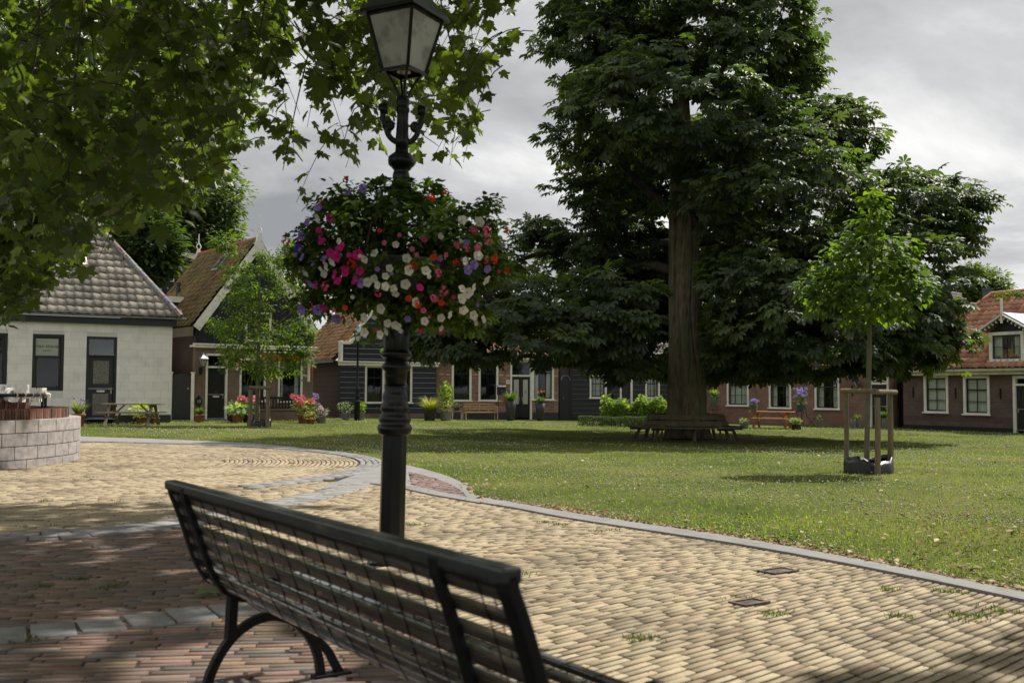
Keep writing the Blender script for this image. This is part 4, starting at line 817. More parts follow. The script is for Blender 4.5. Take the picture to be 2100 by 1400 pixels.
# ---- 6: long orange brick house behind the picnic table
ORG = [(.42, .19, .105), (.36, .15, .085), (.46, .24, .14), (.32, .14, .09), (.40, .22, .15)]
F6 = F = Facade(1440, 54.5, 1826, 46.0); H = F.root('orange_brick_cottage', 'long orange brick cottage with three tall sash windows and orange tiled roof', 'house')
L = F.L; hc = F.loc(1640, 757)[1]; B6 = brickmat('orange_brick', (.26, .14, .095), (.20, .105, .075), (.15, .12, .10), bh=.07); print('cottage6', L, hc)
ws = [F.rect(1491, 766, 1536, 833), F.rect(1577, 766, 1623, 838), F.rect(1671, 768, 1722, 840)]; dd = F.rect(1784, 767, 1823, 876)
m = MB(); holewall(m, 0, L, 0, hc, ws+[(dd[0], dd[1], 0, dd[3])]); m.box(0, .2, .26, 8, 0, hc); m.box(L-.2, L, .26, 8, 0, hc); m.build('wall', B6, H)
m = MB(); m.box(-.1, L+.1, -.28, 0, hc, hc+.10); m.box(-.1, L+.1, -.12, 0, hc-.16, hc-.001); m.build('cornice', mat('cream_paint', (.52, .52, .36), .5, ns=3), H, bevel=.015)
roof(H, (-.1, -.34, hc+.12), (1, 0, 0), (0, 4, 4.0), [(0, 0), (L+.2, 0), (L-.3, 5.9), (0, 5.9)], .25, .32, ORG); roof(H, (-.1, 8.2, hc+.12), (1, 0, 0), (0, -4, 4.0), [(0, 0), (L+.2, 0), (L+.2, 5.9), (0, 5.9)], .25, .32, ORG, tiles=False)
roombox(H, .3, L-.3, .1, hc-.15)
for i, w_ in enumerate(ws): window(H, w_, casing=.10, cols=3, rows=(.33, .34, .33), trans=0, curtain=('sheer', 'side', 'side')[i], bar=.022, glass='glass')
fr = MB(); c = .09; fr.box(dd[0], dd[0]+c, -.03, .14, 0, dd[3]); fr.box(dd[1]-c, dd[1], -.03, .14, 0, dd[3]); tz = F.loc(1803, 786)[1]; fr.box(dd[0]+c, dd[1]-c, -.05, .14, tz-.05, tz+.05); fr.box(dd[0]+c, dd[1]-c, -.028, .14, dd[3]-c, dd[3])
x0, x1, z0, z1 = dd[0]+c, dd[1]-c, tz+.06, dd[3]-c; fr.bar((x0, .02, z0), (x1, .02, z1), .03, .03, up=(0, 1, 0)); fr.bar((x0, .021, z1), (x1, .021, z0), .03, .03, up=(0, 1, 0)); dfm = fr.build('door_frame', M['white'], H); m = MB(); m.box(x0, x1, .07, .08, z0, z1); m.build('pane', M['glass'], dfm)
panel_door(H, (dd[0]+c+.004, dd[1]-c-.004, .08, tz-.06), letterbox=False)
def anchor(parent, F, u, v0, v1):
    s_, h1 = F.loc(u, v0); h0 = F.loc(u, v1)[1]; m = MB(); m.box(s_-.022, s_+.022, -.035, -.001, h0, h1); m.box(s_-.05, s_+.05, -.05, -.036, (h0+h1)/2-.02, (h0+h1)/2+.02); m.build('wall_anchor', M['iron'], parent)
anchor(H, F, 1469, 784, 804); anchor(H, F, 1748, 790, 812)
# ---- passage
F = Facade(1827, 46.2, 1852, 45.6); g = F.root('passage_door', 'narrow black boarded passage door between the two brick cottages', 'gate'); m = MB(); L = F.L; x = 0
m.box(0, L, .5, .55, 0, 2.3)
while x < L-.05: m.box(x, x+.11, .47, .499, 0, 2.3); x += .125
m.build('boards', M['blackwood'], g)
# ---- 7: right-hand dark brick cottage with dormer
F7 = F = Facade(1853, 45.5, 2080, 40.9); H = F.root('dark_brick_cottage', 'dark brick cottage with big orange pantiles and carved white dormer, at the right edge', 'house')
L0 = F.L; L = F.loc(2330, 800)[0]; hc = F.loc(1990, 769)[1]; B7 = brickmat('dark_brick', (.125, .078, .062), (.085, .055, .05), (.13, .11, .10), bh=.075); print('cottage7', L0, L, hc)
ws = [F.rect(1895, 769.5, 1945, 847), F.rect(1976, 770, 2030, 851)]; dd = F.rect(2078, 770, 2140, 888)
m = MB(); holewall(m, 0, L, 0, hc, ws+[(dd[0], dd[1], 0, dd[3])]); m.box(0, .2, .26, 7, 0, hc); m.build('wall', B7, H)
zrow = F.loc(1990, 859)[1]; m = MB(); x = .05
while x < dd[0]-.1: m.box(x, x+.055, -.008, -.001, zrow-.10, zrow+.10); x += .085
m.build('soldier_course', mat('soldier_brick', (.11, .06, .055), .85, ns=9), H)
m = MB(); m.box(-.02, dd[0], -.03, 0, 0, .2); m.build('plinth', M['black'], H)
m = MB(); m.box(-.25, L, -.34, .0, hc+.14, hc+.26); m.box(-.22, L, -.24, .0, hc, hc+.139); m.build('cornice', bpy.data.materials['cream_paint'], H, bevel=.02)
hr = F.loc(2034, 606, 3.4)[1]; hs = F.loc(2034, 606, 3.4)[0]; e0 = hc+.28; Vv = Vector((0, 3.75, hr-e0)).normalized(); vl = math.hypot(3.75, hr-e0)
roof(H, (-.3, -.36, e0), (1, 0, 0), Vv, [(0, 0), (L+.3, 0), (L+.3, vl), (hs+.3, vl)], .27, .32, ORG, amp=1.3, label='front slope of big orange pantiles'); Vl = Vector((hs+.3, 0, hr-e0)).normalized(); roof(H, (-.3, -.36, e0), (0, 1, 0), Vl, [(0, 0), (7.4, 0), (3.75, math.hypot(hs+.3, hr-e0))], .27, .32, ORG)
ridge(H, (-.3, -.38, e0+.05), (hs, 3.4, hr+.08), (.36, .17, .11), r=.10); ridge(H, (hs, 3.4, hr+.08), (L, 3.4, hr+.08), (.36, .17, .11), r=.10); print('hip7', F.px(-.3, -.36, e0), F.px(hs, 3.4, hr), hr)
roombox(H, .3, L-.3, .1, hc-.15)
for w_ in ws: window(H, w_, casing=.11, cols=2, rows=(.33, .34, .33), trans=0, curtain='blind', bar=.026)
for u, v0, v1 in ((1873, 793, 815), (1960, 795, 817), (2052, 796, 818)): anchor(H, F, u, v0, v1)
fr = MB(); c = .11; fr.box(dd[0], dd[0]+c, -.03, .14, 0, dd[3]); fr.box(dd[1]-c, dd[1], -.03, .14, 0, dd[3]); fr.box(dd[0]+c, dd[1]-c, -.028, .14, dd[3]-c, dd[3]); tz = F.loc(2100, 788)[1]; fr.box(dd[0]+c, dd[1]-c, -.05, .14, tz-.05, tz+.03); dfm = fr.build('door_frame', M['white'], H); m = MB(); m.box(dd[0]+c, dd[1]-c, .07, .08, tz+.03, dd[3]-c); m.build('pane', M['glass'], dfm)
panel_door(H, (dd[0]+c+.004, dd[1]-c-.004, .12, tz-.06), letterbox=False, handle='left')
yd = -.08; dw = F.rect(2029, 680, 2100, 741, yd); dl, drr, db, dt = dw; dmw = window(H, (dl, drr, db, dt), casing=.13, cols=2, rows=(.5, .5), y0=yd, sill=.05, curtain='side'); cxm = (dl+drr)/2
m = MB(); m.box(dl-.0, dl+.08, yd+.11, 2.6, db, dt+.1); m.box(drr-.08, drr, yd+.11, 2.6, db, dt+.1); m.extr([(dl, yd+.1, dt), (drr, yd+.1, dt), (cxm, yd+.1, dt+.62)], (0, .1, 0)); m.box(dl+.08, drr-.08, yd+.5, yd+.55, db, dt); dm = m.build('dormer', M['blackwood'], H)
m = MB(); ov = .42; pk = dt+.78
for sg in (-1, 1): m.extr([(cxm, yd-.22, pk), (cxm+sg*(cxm-dl+ov), yd-.22, dt+.12), (cxm+sg*(cxm-dl+ov), yd-.22, dt+.05), (cxm, yd-.22, pk-.07)], (0, 3.0, 0))
m.build('dormer_roof', M['zinc'], dm)
m = MB()
for sg in (-1, 1):
    p, q = np.array([cxm, pk-.10]), np.array([cxm+sg*(cxm-dl+ov), dt+.02]); m.bar((p[0], yd-.25, p[1]), (q[0], yd-.25, q[1]), .05, .12, up=(0, 1, 0))
    nn = 7
    for i in range(nn):
        t = (i+.6)/(nn+.2); c0 = p+(q-p)*t+np.array([0, -.13]); m.tube([(c0[0]+.055*math.cos(a)*(1-.09*k), yd-.25, c0[1]+.055*math.sin(a)*(1-.09*k)) for k, a in enumerate(np.linspace(.3*sg, 5.2*sg, 8))], .017, 5)
m.box(cxm-.035, cxm+.035, yd-.31, yd-.24, pk-.45, pk+.55); m.box(cxm+(cxm-dl+ov)-.04, cxm+(cxm-dl+ov)+.04, yd-.3, yd-.24, dt-.35, dt+.3); m.box(cxm-(cxm-dl+ov)-.03, cxm-(cxm-dl+ov)+.03, yd-.3, yd-.24, dt-.3, dt+.2); m.build('carved_bargeboard', M['white'], dm)
m = MB(); nb = 24
bx = np.linspace(dl-.35, drr+.35, nb); v_ = []
for i, x in enumerate(bx): zz2 = .035*math.sin(i*1.9); v_ += [(x, -.30, e0+.12+zz2), (x, yd-.02, db-.02)]
m.add(v_, [(2*i, 2*i+2, 2*i+3, 2*i+1) for i in range(nb-1)]); m.build('lead_apron', M['zinc'], dm)
m = MB(); s2 = F.loc(2076, 715, yd+.3)[0]; m.lathe([(.05, 0), (.09, .12), (.08, .25), (.03, .36), (.03, .5)], 10, (s2, yd+.32, db+.12)); m.build('vase', mat('yellow_vase', (.35, .38, .03), .3), dm)
q = np.array([F.px(0, 0, 0)]); n_ = 900; xs = RNG.uniform(F.loc(2040, 612, 3.2)[0], L, n_); t = vl-.15-np.abs(RNG.normal(0, .22, n_)); pos = np.stack([xs, -.36+np.array(Vv)[1]*t, e0+np.array(Vv)[2]*t+RNG.uniform(.05, .22, n_)], 1)
scatter('roof_creeper', T_HEART, pos, frames(rdir(n_)+np.array([0, -.4, -.3]), np.array([0, -.5, .8])+rdir(n_)*.5), RNG.uniform(.07, .14, n_), pick([(.10, .14, .03), (.16, .18, .05)], n_), M['leaf_green'], H)
# ---- things behind the roofs
def gable_behind(name, label, u0, u1, D, vb, vt, roofc, mans=False):
    F = Facade(u0, D, u1, D); H = F.root(name, label, 'house'); L = F.L; hb = F.loc((u0+u1)/2, vb)[1]; ht = F.loc((u0+u1)/2, vt)[1]; return F, H, L, hb, ht
F = Facade(315, 54, 400, 54); H = F.root('black_mansard_house', 'black boarded mansard gable with white trim behind the mossy roof', 'house'); Lq = lambda u, v: F.loc(u, v)
o_ = [(317, 640), (317, 593), (334, 537), (383, 522), (432, 536), (450, 593), (450, 640)]; pts = [Lq(*p) for p in o_]; m = MB(); m.extr([(pts[0][0], 0, 0)]+[(a, 0, b) for a, b in pts[1:-1]]+[(pts[-1][0], 0, 0)], (0, 7, 0)); m.build('wall', M['blackwood'], H)
m = MB()
for (a, b), (a2, b2) in zip(pts[1:-2], pts[2:-1]): m.bar((a, -.03, b), (a2, -.03, b2), .12, .28, up=(0, 0, 1))
m.build('bargeboard', M['white'], H); r_ = F.rect(347, 553, 358, 578); window(H, r_, casing=.08, cols=1, sill=0)
F = Facade(1890, 62, 2060, 60); H = F.root('grey_roofed_house', 'grey tiled roofs with dark chimney behind the dark brick cottage', 'house'); L = F.L; a = F.loc(1960, 652)[1]; b = F.loc(1960, 613)[1]
m = MB(); m.box(-4, L+1, 0, 6, 0, a+.3); m.build('wall', B7, H)
roof(H, (-4.2, -.3, a-1.2), (1, 0, 0), (0, 3.3, b-a+1.2), [(0, 0), (L+6, 0), (L+6, math.hypot(3.3, b-a+1.2)), (0, math.hypot(3.3, b-a+1.2))], .3, .33, [(.24, .225, .21), (.19, .18, .17), (.28, .26, .24)])
x0 = F.loc(1925, 600)[0]; x1 = F.loc(1985, 612)[0]; zt = F.loc(1948, 590)[1]; m = MB()
roof(H, (x0-4, 1.5, b-.3), (1, 0, 0), (0, 3, zt-b+.4), [(0, 0), (x1-x0+4, 0), (x0-x0+4.9, math.hypot(3, zt-b+.4)), (0, math.hypot(3, zt-b+.4))], .3, .33, [(.24, .225, .21), (.19, .18, .17)])
c0 = F.rect(2015, 594, 2034, 625, 2.5); m = MB(); m.box(c0[0], c0[1], 2.5, 3.1, c0[2]-1, c0[3]); m.box(c0[0]-.05, c0[1]+.05, 2.45, 3.15, c0[3]+.001, c0[3]+.1); m.build('chimney', mat('slate_chimney', (.07, .075, .09), .8, ns=4), H)
# ---- side gate by the white house
F = Facade(345, 39.6, 397, 39.8); g = F.root('side_gate', 'dark green arched side gate between two slim white posts', 'gate'); L = F.L; hg = F.loc(370, 764)[1]
arc = [(.14+(L-.28)*(1-math.cos(t))/2, .03, hg-.18+.14*math.sin(t)) for t in np.linspace(0, math.pi, 9)]; m = MB(); m.extr([(.14, .03, .12)]+arc+[(L-.14, .03, .12)], (0, .05, 0)); lf = m.build('leaf', M['blackwood'], g)
m = MB(); x = .2
while x < L-.2: m.box(x-.006, x+.006, .018, .029, .15, hg-.2); x += .12
m.build('board_joint', M['black'], lf)
for x in (.0, L-.12):
    m = MB(); m.box(x, x+.12, -.02, .12, 0, hg-.02); m.box(x-.02, x+.14, -.04, .14, hg-.019, hg+.03); m.build('post', M['white'], g, bevel=.005)
m = MB(); m.box(L-.26, L-.2, -.02, .028, 1.25, 1.31); m.build('handle', M['brassy'], g); m = MB(); m.box(.14, L-.14, -.02, .02, .02, .08); m.build('threshold', M['zinc'], g)
# ------------------------------------------------------------------ big horse chestnut
D0 = 32.0; tb = P(1407, 880, D0); tb = np.array([tb[0], tb[1], float(gz(tb[0], tb[1]))])
tree = thing('chestnut_tree', 'huge old horse chestnut with ridged trunk, ringed by a bench', 'tree', tb)
def rel(u, v, dy=0): return P(u, v, D0+dy)-tb
m = MB(); prof = [(897, 1362, 1456, .0), (870, 1364, 1452, 0), (840, 1369, 1447, 0), (760, 1371, 1443, 0), (680, 1372, 1438, 0), (600, 1371, 1434, .0), (520, 1371, 1431, .1), (440, 1371, 1427, .1), (360, 1374, 1421, .2), (280, 1377, 1417, .3), (200, 1380, 1412, .3), (100, 1384, 1408, .4), (0, 1388, 1406, .5), (-120, 1394, 1406, .6)]
n_ = 200; vs = []; pv = [q[0] for q in prof]; fine = []
for i in range(130):
    v = 897-1017*i/129; fine.append((v,)+tuple(float(np.interp(-v, [-k for k in pv], [q[j] for q in prof])) for j in (1, 2, 3)))
th_ = np.linspace(0, 2*math.pi, n_, endpoint=False); gr_ = [(i*2*math.pi/15+RNG.uniform(-.12, .12), RNG.uniform(0, 6, 3), RNG.uniform(.12, .26), RNG.uniform(.07, .13)) for i in range(13)]
def groove(z, zi):
    r = np.ones(n_)
    for t0, ph, dp, wd in gr_:
        tt = t0+.07*z+.22*math.sin(z*.55+ph[0])+.10*math.sin(z*1.3+ph[1]); d = np.abs((th_-tt+math.pi) % (2*math.pi)-math.pi); r -= dp*(.35+.65*max(0, math.sin(z*.8+ph[2])))*np.exp(-(d/wd)**2)
    return r+RNG.normal(0, .006, n_)
prof = fine
for zi, (v, u0, u1, dy) in enumerate(prof):
    gq = groove((900-v)*.0155, zi)
    a, b = rel(u0, v, dy), rel(u1, v, dy); c = (a+b)/2; r = np.linalg.norm(b-a)/2
    for k in range(n_):
        t = 2*math.pi*k/n_; q = r*1.03*gq[k]*(1+.05*math.sin(3*t+v*.004)+.02*math.sin(40*t+v*.3)*math.sin(v*.21+t*9)+.10*max(0, (v-850)/47)*math.cos(5*t)); vs.append((c[0]+q*math.cos(t), c[1]+q*math.sin(t), c[2]))
m.add(vs, [(i*n_+k, i*n_+(k+1) % n_, (i+1)*n_+(k+1) % n_, (i+1)*n_+k) for i in range(len(prof)-1) for k in range(n_)]+[tuple(range(n_))[::-1]]); m.build('trunk', M['bark'], tree, smooth=True)
LIMBS = [((1410, 560, .3), (1150, 508, 1.0), .20, .09), ((1150, 508, 1.0), (930, 560, .6), .09, .03), ((1400, 610, 0), (1250, 560, 3.5), .16, .05), ((1425, 440, 0), (1560, 395, -2), .20, .08), ((1425, 462, -.2), (1545, 440, -2.5), .12, .05), ((1425, 600, 0), (1700, 520, 1), .22, .06), ((1700, 520, 1), (1930, 430, 2), .08, .03), ((1395, 440, 0), (1230, 300, 1), .18, .05), ((1400, 330, 0), (1560, 180, -1), .16, .05), ((1395, 300, .3), (1180, 80, 0), .15, .04), ((1400, 200, .3), (1600, 40, 1), .12, .04), ((1400, 640, .4), (1260, 700, 5), .16, .04), ((1425, 640, .4), (1650, 690, 5), .16, .04), ((1425, 570, .4), (1600, 640, 4), .14, .04), ((1395, 560, .4), (1180, 620, 3.5), .14, .04), ((1395, 500, .4), (1100, 470, 5), .14, .04), ((1425, 500, .4), (1780, 360, 3), .16, .04)]
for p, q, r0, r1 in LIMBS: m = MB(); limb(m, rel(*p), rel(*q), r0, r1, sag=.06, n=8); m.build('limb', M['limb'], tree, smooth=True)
EL = [(1375, -70, 0, 300, 240), (1245, 95, 0, 145, 100), (1500, 70, -1, 155, 130), (1370, 230, -2, 230, 130), (1215, 285, 0, 85, 60), (1620, 160, 2, 55, 110), (1705, 280, 1, 95, 85), (1740, 275, 1, 62, 58), (1975, 425, 1, 62, 55), (1660, 90, 1, 35, 70), (1560, 380, -2, 200, 140), (1855, 430, 1, 120, 95), (1960, 450, 1, 60, 65), (1790, 590, 0, 200, 150), (1640, 620, -3, 220, 140), (1520, 700, -2.5, 75, 75), (1520, 560, -3, 70, 110), (1210, 500, 1, 90, 85), (1215, 415, 0, 75, 60), (1095, 480, 1, 38, 48), (1015, 535, 1, 70, 45), (1030, 620, -2, 125, 70), (900, 650, -1.5, 90, 70), (850, 705, -1, 45, 35), (980, 690, -2, 130, 55), (1110, 690, -4, 110, 75), (1250, 640, -3, 110, 100), (1255, 735, -1, 110, 42), (1300, 560, 2, 90, 110), (1500, 730, 1, 130, 48), (1650, 735, 1, 170, 42), (1830, 700, 0, 155, 70), (1912, 650, 0, 50, 92), (1560, 250, 3, 130, 130), (1300, 330, 4, 120, 110), (1650, 480, 5, 200, 150), (1200, 620, 5, 180, 120), (1400, 720, 5, 240, 60), (1500, 600, 4, 160, 120), (1380, 450, 5, 150, 150)]
ells = []
for u, v, dy, ru, rv in EL:
    s_ = (D0+dy)/FPX; ells.append((rel(u, v, dy), (ru*s_, min(ru*s_*1.15, 3.6), rv*s_)))
def cullc(p):
    w = p+tb; d = w-CAM; z = d@_f; u = 1050+FPX*(d@RV)/z; v = 700-FPX*(d@UV)/z
    near = w[:, 1] < D0+.6
    wid = np.where(v > 610, 40, np.where(v > 430, 26, np.where(v > 250, 22, 14)))
    return (near & (np.abs(u-1404) < wid) & (v > 200) & (RNG.random(len(v)) < np.where(v > 600, .99, np.where(v > 430, .9, .15)))) | (v > 783-.02*np.abs(u-1400)-20*(u < 1180))
CH = [(.036, .054, .026), (.044, .064, .030), (.030, .046, .024), (.062, .084, .032), (.046, .060, .034)]
crown('crown', T_CHEST, ells, 2350, 16, .64, .31, CH, M['leaf_chest'], tree, inner=.16, droop=.38, cull=cullc, flat=.42)
# skirt of hanging leaves below the crown
# ------------------------------------------------------------------ plane trees on the left (trunks outside the frame)
def twigs(parent, name, regions, tpl, size, cols, mt, nl=11, Lt=.75, tw=True, origin=None, drop=.5, tr=.0045):
    P_, A_, N_, m = [], [], [], MB(); Rr = []
    for poly, dr, n_ in regions:
        us = [p[0] for p in poly]; vs_ = [p[1] for p in poly]; c = 0
        while c < n_:
            u, v = random.uniform(min(us), max(us)), random.uniform(min(vs_), max(vs_))
            if not inpoly(np.array([u]), np.array([v]), poly)[0]: continue
            c += 1; D = random.uniform(*dr); end = P(u, v, D)
            a = random.uniform(0, 6.28); L_ = Lt*random.uniform(.6, 1.3); h = np.array([math.cos(a), math.sin(a), 0]); st = end-h*L_*.7+np.array([0, 0, L_*.75]); k = nl+random.randint(-3, 3)
            pts = []
            for i in range(6): t = i/5; pts.append(st+(end-st)*t+np.array([0, 0, .22*L_*math.sin(math.pi*t)]))
            pts = np.array(pts)
            if tw: m.tube(pts, [tr*(1.6-i*.22) for i in range(6)], 3, caps=False)
            for i in range(k):
                t = .12+.88*(i+random.random())/k; q = pts[min(4, int(t*5))]+(pts[min(5, int(t*5)+1)]-pts[min(4, int(t*5))])*(t*5-int(min(4.99, t*5))); 
                b = random.uniform(0, 6.28); o = np.array([math.cos(b), math.sin(b), random.uniform(-.6, .3)]); P_.append(q+o*size*.35); A_.append(o*.8+np.array([0, 0, -drop])+RNG.normal(0, .25, 3)); N_.append(np.array([math.cos(b)*.35, math.sin(b)*.35, 1.])+RNG.normal(0, .45, 3)); Rr.append(random.uniform(.55, 1.2))
    P_, A_, N_ = map(np.array, (P_, A_, N_)); n_ = len(P_)
    org = np.array([0, 0, 0]) if origin is None else origin
    scatter(name, tpl, P_-org, frames(A_, N_), size*np.array(Rr), pick(cols, n_, var=.25), mt, parent)
    if tw:
        m.v = [tuple(np.array(v)-org) for v in m.v]; m.build('twigs', M['twig'], parent)
PL = [(.046, .064, .019), (.058, .078, .022), (.034, .048, .016), (.072, .092, .026)]
o1 = np.array([-9.5, 8.5, 0.0]); pt = thing('plane_tree', 'plane tree whose lobed leaves hang over the left side and behind the street lamp', 'tree', o1)
m = MB(); limb(m, (0, 0, 0), (.3, 0, 6.5), .42, .30, n=14, wob=.05); m.build('trunk', M['bark'], pt, smooth=True)
for q, r_ in (((7.5, -.5, 6.6), .10), ((10.5, 1.5, 7.2), .09), ((5.0, 4.5, 7.5), .10), ((7, -5, 7.4), .10), ((11.5, -3, 7.4), .09), ((3.0, -5.5, 7.5), .1)):
    m = MB(); limb(m, (.3, 0, 5.2), q, .2, r_*.5, n=8, wob=.3); m.build('limb', M['bark'], pt, smooth=True)
N1 = [(-60, -80), (560, -80), (600, 60), (530, 190), (480, 300), (440, 370), (410, 370), (380, 470), (300, 460), (235, 500), (160, 560), (115, 540), (95, 400), (-60, 380)]
N2 = [(540, -80), (1075, -80), (1035, 30), (975, 90), (1000, 190), (1025, 260), (1005, 320), (1000, 350), (920, 345), (840, 330), (740, 345), (640, 375), (610, 425), (555, 380), (565, 220)]
N1b = [(60, 380), (180, 420), (165, 600), (130, 600), (90, 500)]
N2b = [(680, -60), (1000, -60), (940, 60), (960, 200), (900, 260), (700, 260)]
twigs(pt, 'foliage', [(N1, (6.8, 14.5), 345), (N2, (7.4, 12.0), 120), (N2b, (7.6, 12), 75), (N1b, (6.5, 9), 14), ([(200, 380), (330, 420), (320, 480), (240, 490)], (6, 8), 10)], T_PLANE, .122, PL, M['leaf_plane'], nl=9, Lt=.8, origin=o1)
for pp in ([(190, -200, 8.5), (165, 60, 8), (150, 200, 8), (115, 380, 7.8), (130, 520, 7.6)], [(330, -200, 8), (345, 80, 8), (400, 240, 8), (425, 350, 8.2)], [(-200, 100, 9.5), (0, 128, 9.2), (55, 140, 9), (200, 190, 9)], [(520, -200, 9), (500, 40, 9), (450, 200, 9), (330, 320, 9.3)], [(900, -250, 8.5), (890, -60, 8.5), (930, 120, 8.6), (985, 280, 8.8)], [(700, -250, 9), (660, 0, 9), (610, 200, 9), (580, 350, 9)], [(800, -200, 9.4), (760, 60, 9.4), (800, 230, 9.4), (900, 300, 9.5)], [(560, -200, 8), (545, 0, 8), (520, 160, 8), (490, 300, 8)], [(60, -200, 7.5), (90, 50, 7.5), (40, 250, 7.6), (60, 400, 7.6)]):
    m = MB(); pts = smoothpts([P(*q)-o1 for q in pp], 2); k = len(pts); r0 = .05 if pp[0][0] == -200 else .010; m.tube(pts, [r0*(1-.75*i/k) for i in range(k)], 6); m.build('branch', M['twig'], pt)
# the part of the same crown above and beside the camera: it shades the bench and the near paving
P2 = []; n_ = 9000
xs = RNG.uniform(-9, 10, n_*3); ys = RNG.uniform(-3, 14, n_*3); zs = RNG.uniform(5.6, 8.4, n_*3)
ofs = zs/math.tan(SUN_EL); gx_ = xs-ofs*math.sin(SUN_AZ); gy_ = ys-ofs*math.cos(SUN_AZ)       # where each leaf's shadow lands
blot = np.sin(gx_*1.25+.8*np.sin(gy_*.9))*np.cos(gy_*1.5+.5*gx_)+.45*np.sin(gx_*3.1)*np.sin(gy_*3.7+1)
lim = 5.0+.0*gx_
shade = ((gx_ < .0+.25*(3.2-gy_)) & (gy_ < 7.2) & (blot > -.62)) | ((gx_ > -.2) & (gy_ < 4.15+.60*(gx_-1.03)+.22*np.sin(gx_*2.3+.5)) & (blot > -.95)) | ((gx_ < -1.6) & (gy_ >= 7.2) & (gy_ < 10.5) & (blot > .05)) | ((gx_ < -4) & (gy_ >= 8) & (blot > .25))
dd_ = np.stack([xs, ys, zs], 1)-CAM; zz_ = dd_@_f; vv_ = 700-FPX*(dd_@UV)/np.maximum(zz_, .05); shade &= ~((zz_ > 0) & (vv_ > -60))
xs, ys, zs = xs[shade], ys[shade], zs[shade]; n_ = len(xs); print('shade leaves', n_)
scatter('foliage', T_PLANE, np.stack([xs, ys, zs], 1)-o1, frames(rdir(n_)+np.array([0, 0, -.4]), np.array([0, 0, 1.])+rdir(n_)*.45), RNG.uniform(.14, .24, n_), pick(PL, n_, var=.25), M['leaf_plane'], pt)
o2 = np.array([-17.0, 21.0, 0.0]); pt2 = thing('plane_tree', 'farther plane tree with finer leaves hanging before the white house', 'tree', o2)
m = MB(); limb(m, (0, 0, 0), (.5, 0, 8), .5, .3, n=12, wob=.05); m.build('trunk', M['bark'], pt2, smooth=True)
N3 = [(-60, 60), (500, 60), (500, 240), (450, 330), (400, 385), (330, 400), (250, 440), (160, 500), (115, 600), (60, 640), (20, 680), (-60, 690)]
N3c = [(-60, 420), (80, 450), (110, 560), (60, 650), (-60, 680)]
twigs(pt2, 'foliage', [(N3, (14, 21), 440), (N3c, (15, 19), 150), ([(280, 240), (480, 240), (440, 440), (300, 420)], (17, 21), 70)], T_PLANE, .17, [(.045, .065, .015), (.06, .082, .02), (.035, .05, .014)], M['leaf_plane'], nl=12, Lt=1.1, origin=o2, tr=.007)
for q in ((7, -2.5, 9), (6, 1, 10.5), (4, -5, 10), (9, 0.5, 8)):
    m = MB(); limb(m, (.5, 0, 6), q, .2, .06, n=7, wob=.3); m.build('limb', M['bark'], pt2, smooth=True)
# ------------------------------------------------------------------ young staked trees
def staked(name, label, uv, D, hs, hb, crownells, tpl, sz, cols, ncl, nlf, rc, stakes, rail, trunk_pts, bag, crowncol=None, mt='leaf_green', branches=()):
    p = P(uv[0], uv[1], D); b = np.array([p[0], p[1], float(gz(p[0], p[1]))]); rl = lambda u, v, dy=0: P(u, v, D+dy)-b
    t = thing(name, label, 'tree', b); m = MB(); pts = [rl(u, v) for u, v, r in trunk_pts]; m.tube(smoothpts(pts, 1), np.interp(np.linspace(0, 1, 2*len(pts)), np.linspace(0, 1, len(pts)), [q[2] for q in trunk_pts])[:len(smoothpts(pts, 1))], 10, jit=.03); m.build('trunk', M['bark_young'], t, smooth=True)
    for (a, c, dy, r0) in branches: m = MB(); limb(m, rl(*a), rl(c[0], c[1], dy), r0, r0*.3, n=5, steps=5); m.build('branch', M['bark_young'], t)
    crown('crown', tpl, [(rl(u, v, dy), (ru*D/FPX, ru*D/FPX*.85, rv*D/FPX)) for u, v, dy, ru, rv in crownells], ncl, nlf, rc, sz, cols, M[mt], t, inner=.35, droop=.45)
    st = thing('tree_stakes', 'wooden stake frame around the '+label, 'tree stakes', b, 0, 'stake frames of the young trees')
    for (u, vt, vb, dy, r) in stakes:
        a = rl(u, vt, dy); c = rl(u-1, vb, dy); c[2] = -.05; c[0] = a[0]-.01; m = MB(); m.tube([c, (a+c)/2+np.array([.008, 0, 0]), a], [r, r*.97, r*.95], 12, jit=.03); m.build('post', M['stake'], st, smooth=False)
    for (u0, v0, d0, u1, v1, d1, r) in rail: m = MB(); m.tube([rl(u0, v0, d0), rl((u0+u1)/2, (v0+v1)/2, (d0+d1)/2), rl(u1, v1, d1)], r, 12, jit=.03); m.build('rail', M['stake'], st)
    g = MB(); w = bag; k = 22
    vs = []
    for j, (zf, rf) in enumerate(((-.02, 1.0), (.6, 1.0), (1.0, .93), (.8, .90))):
        for i in range(k): an = 2*math.pi*i/k; rr = w*rf*(1+.10*math.sin(3*an+1)+.05*math.sin(7*an)); vs.append((rr*math.cos(an), rr*.8*math.sin(an), zf*w*.62*(1+.22*math.sin(2*an+.7)+.1*math.sin(5*an))))
    g.add(vs, [(j*k+i, j*k+(i+1) % k, (j+1)*k+(i+1) % k, (j+1)*k+i) for j in range(3) for i in range(k)]); bg_ = g.build('watering_bag', mat('black_sheet', (.012, .012, .014), .35, ns=6, nv=.4, bump=.8, bs=8), None, smooth=True, loc=b)
    tagit(bg_, 'black watering ring around the foot of the '+label.split(' on ')[0].split(' before ')[0], 'watering bag', 'watering rings'); return t, b
M['bark_young'] = mat('young_bark', (.13, .12, .08), .9, ns=8, nv=.4, bump=.5, bs=50, stretch=(2, 2, .6))
LIN = [(.060, .092, .020), (.078, .115, .024), (.045, .072, .018), (.10, .14, .03)]
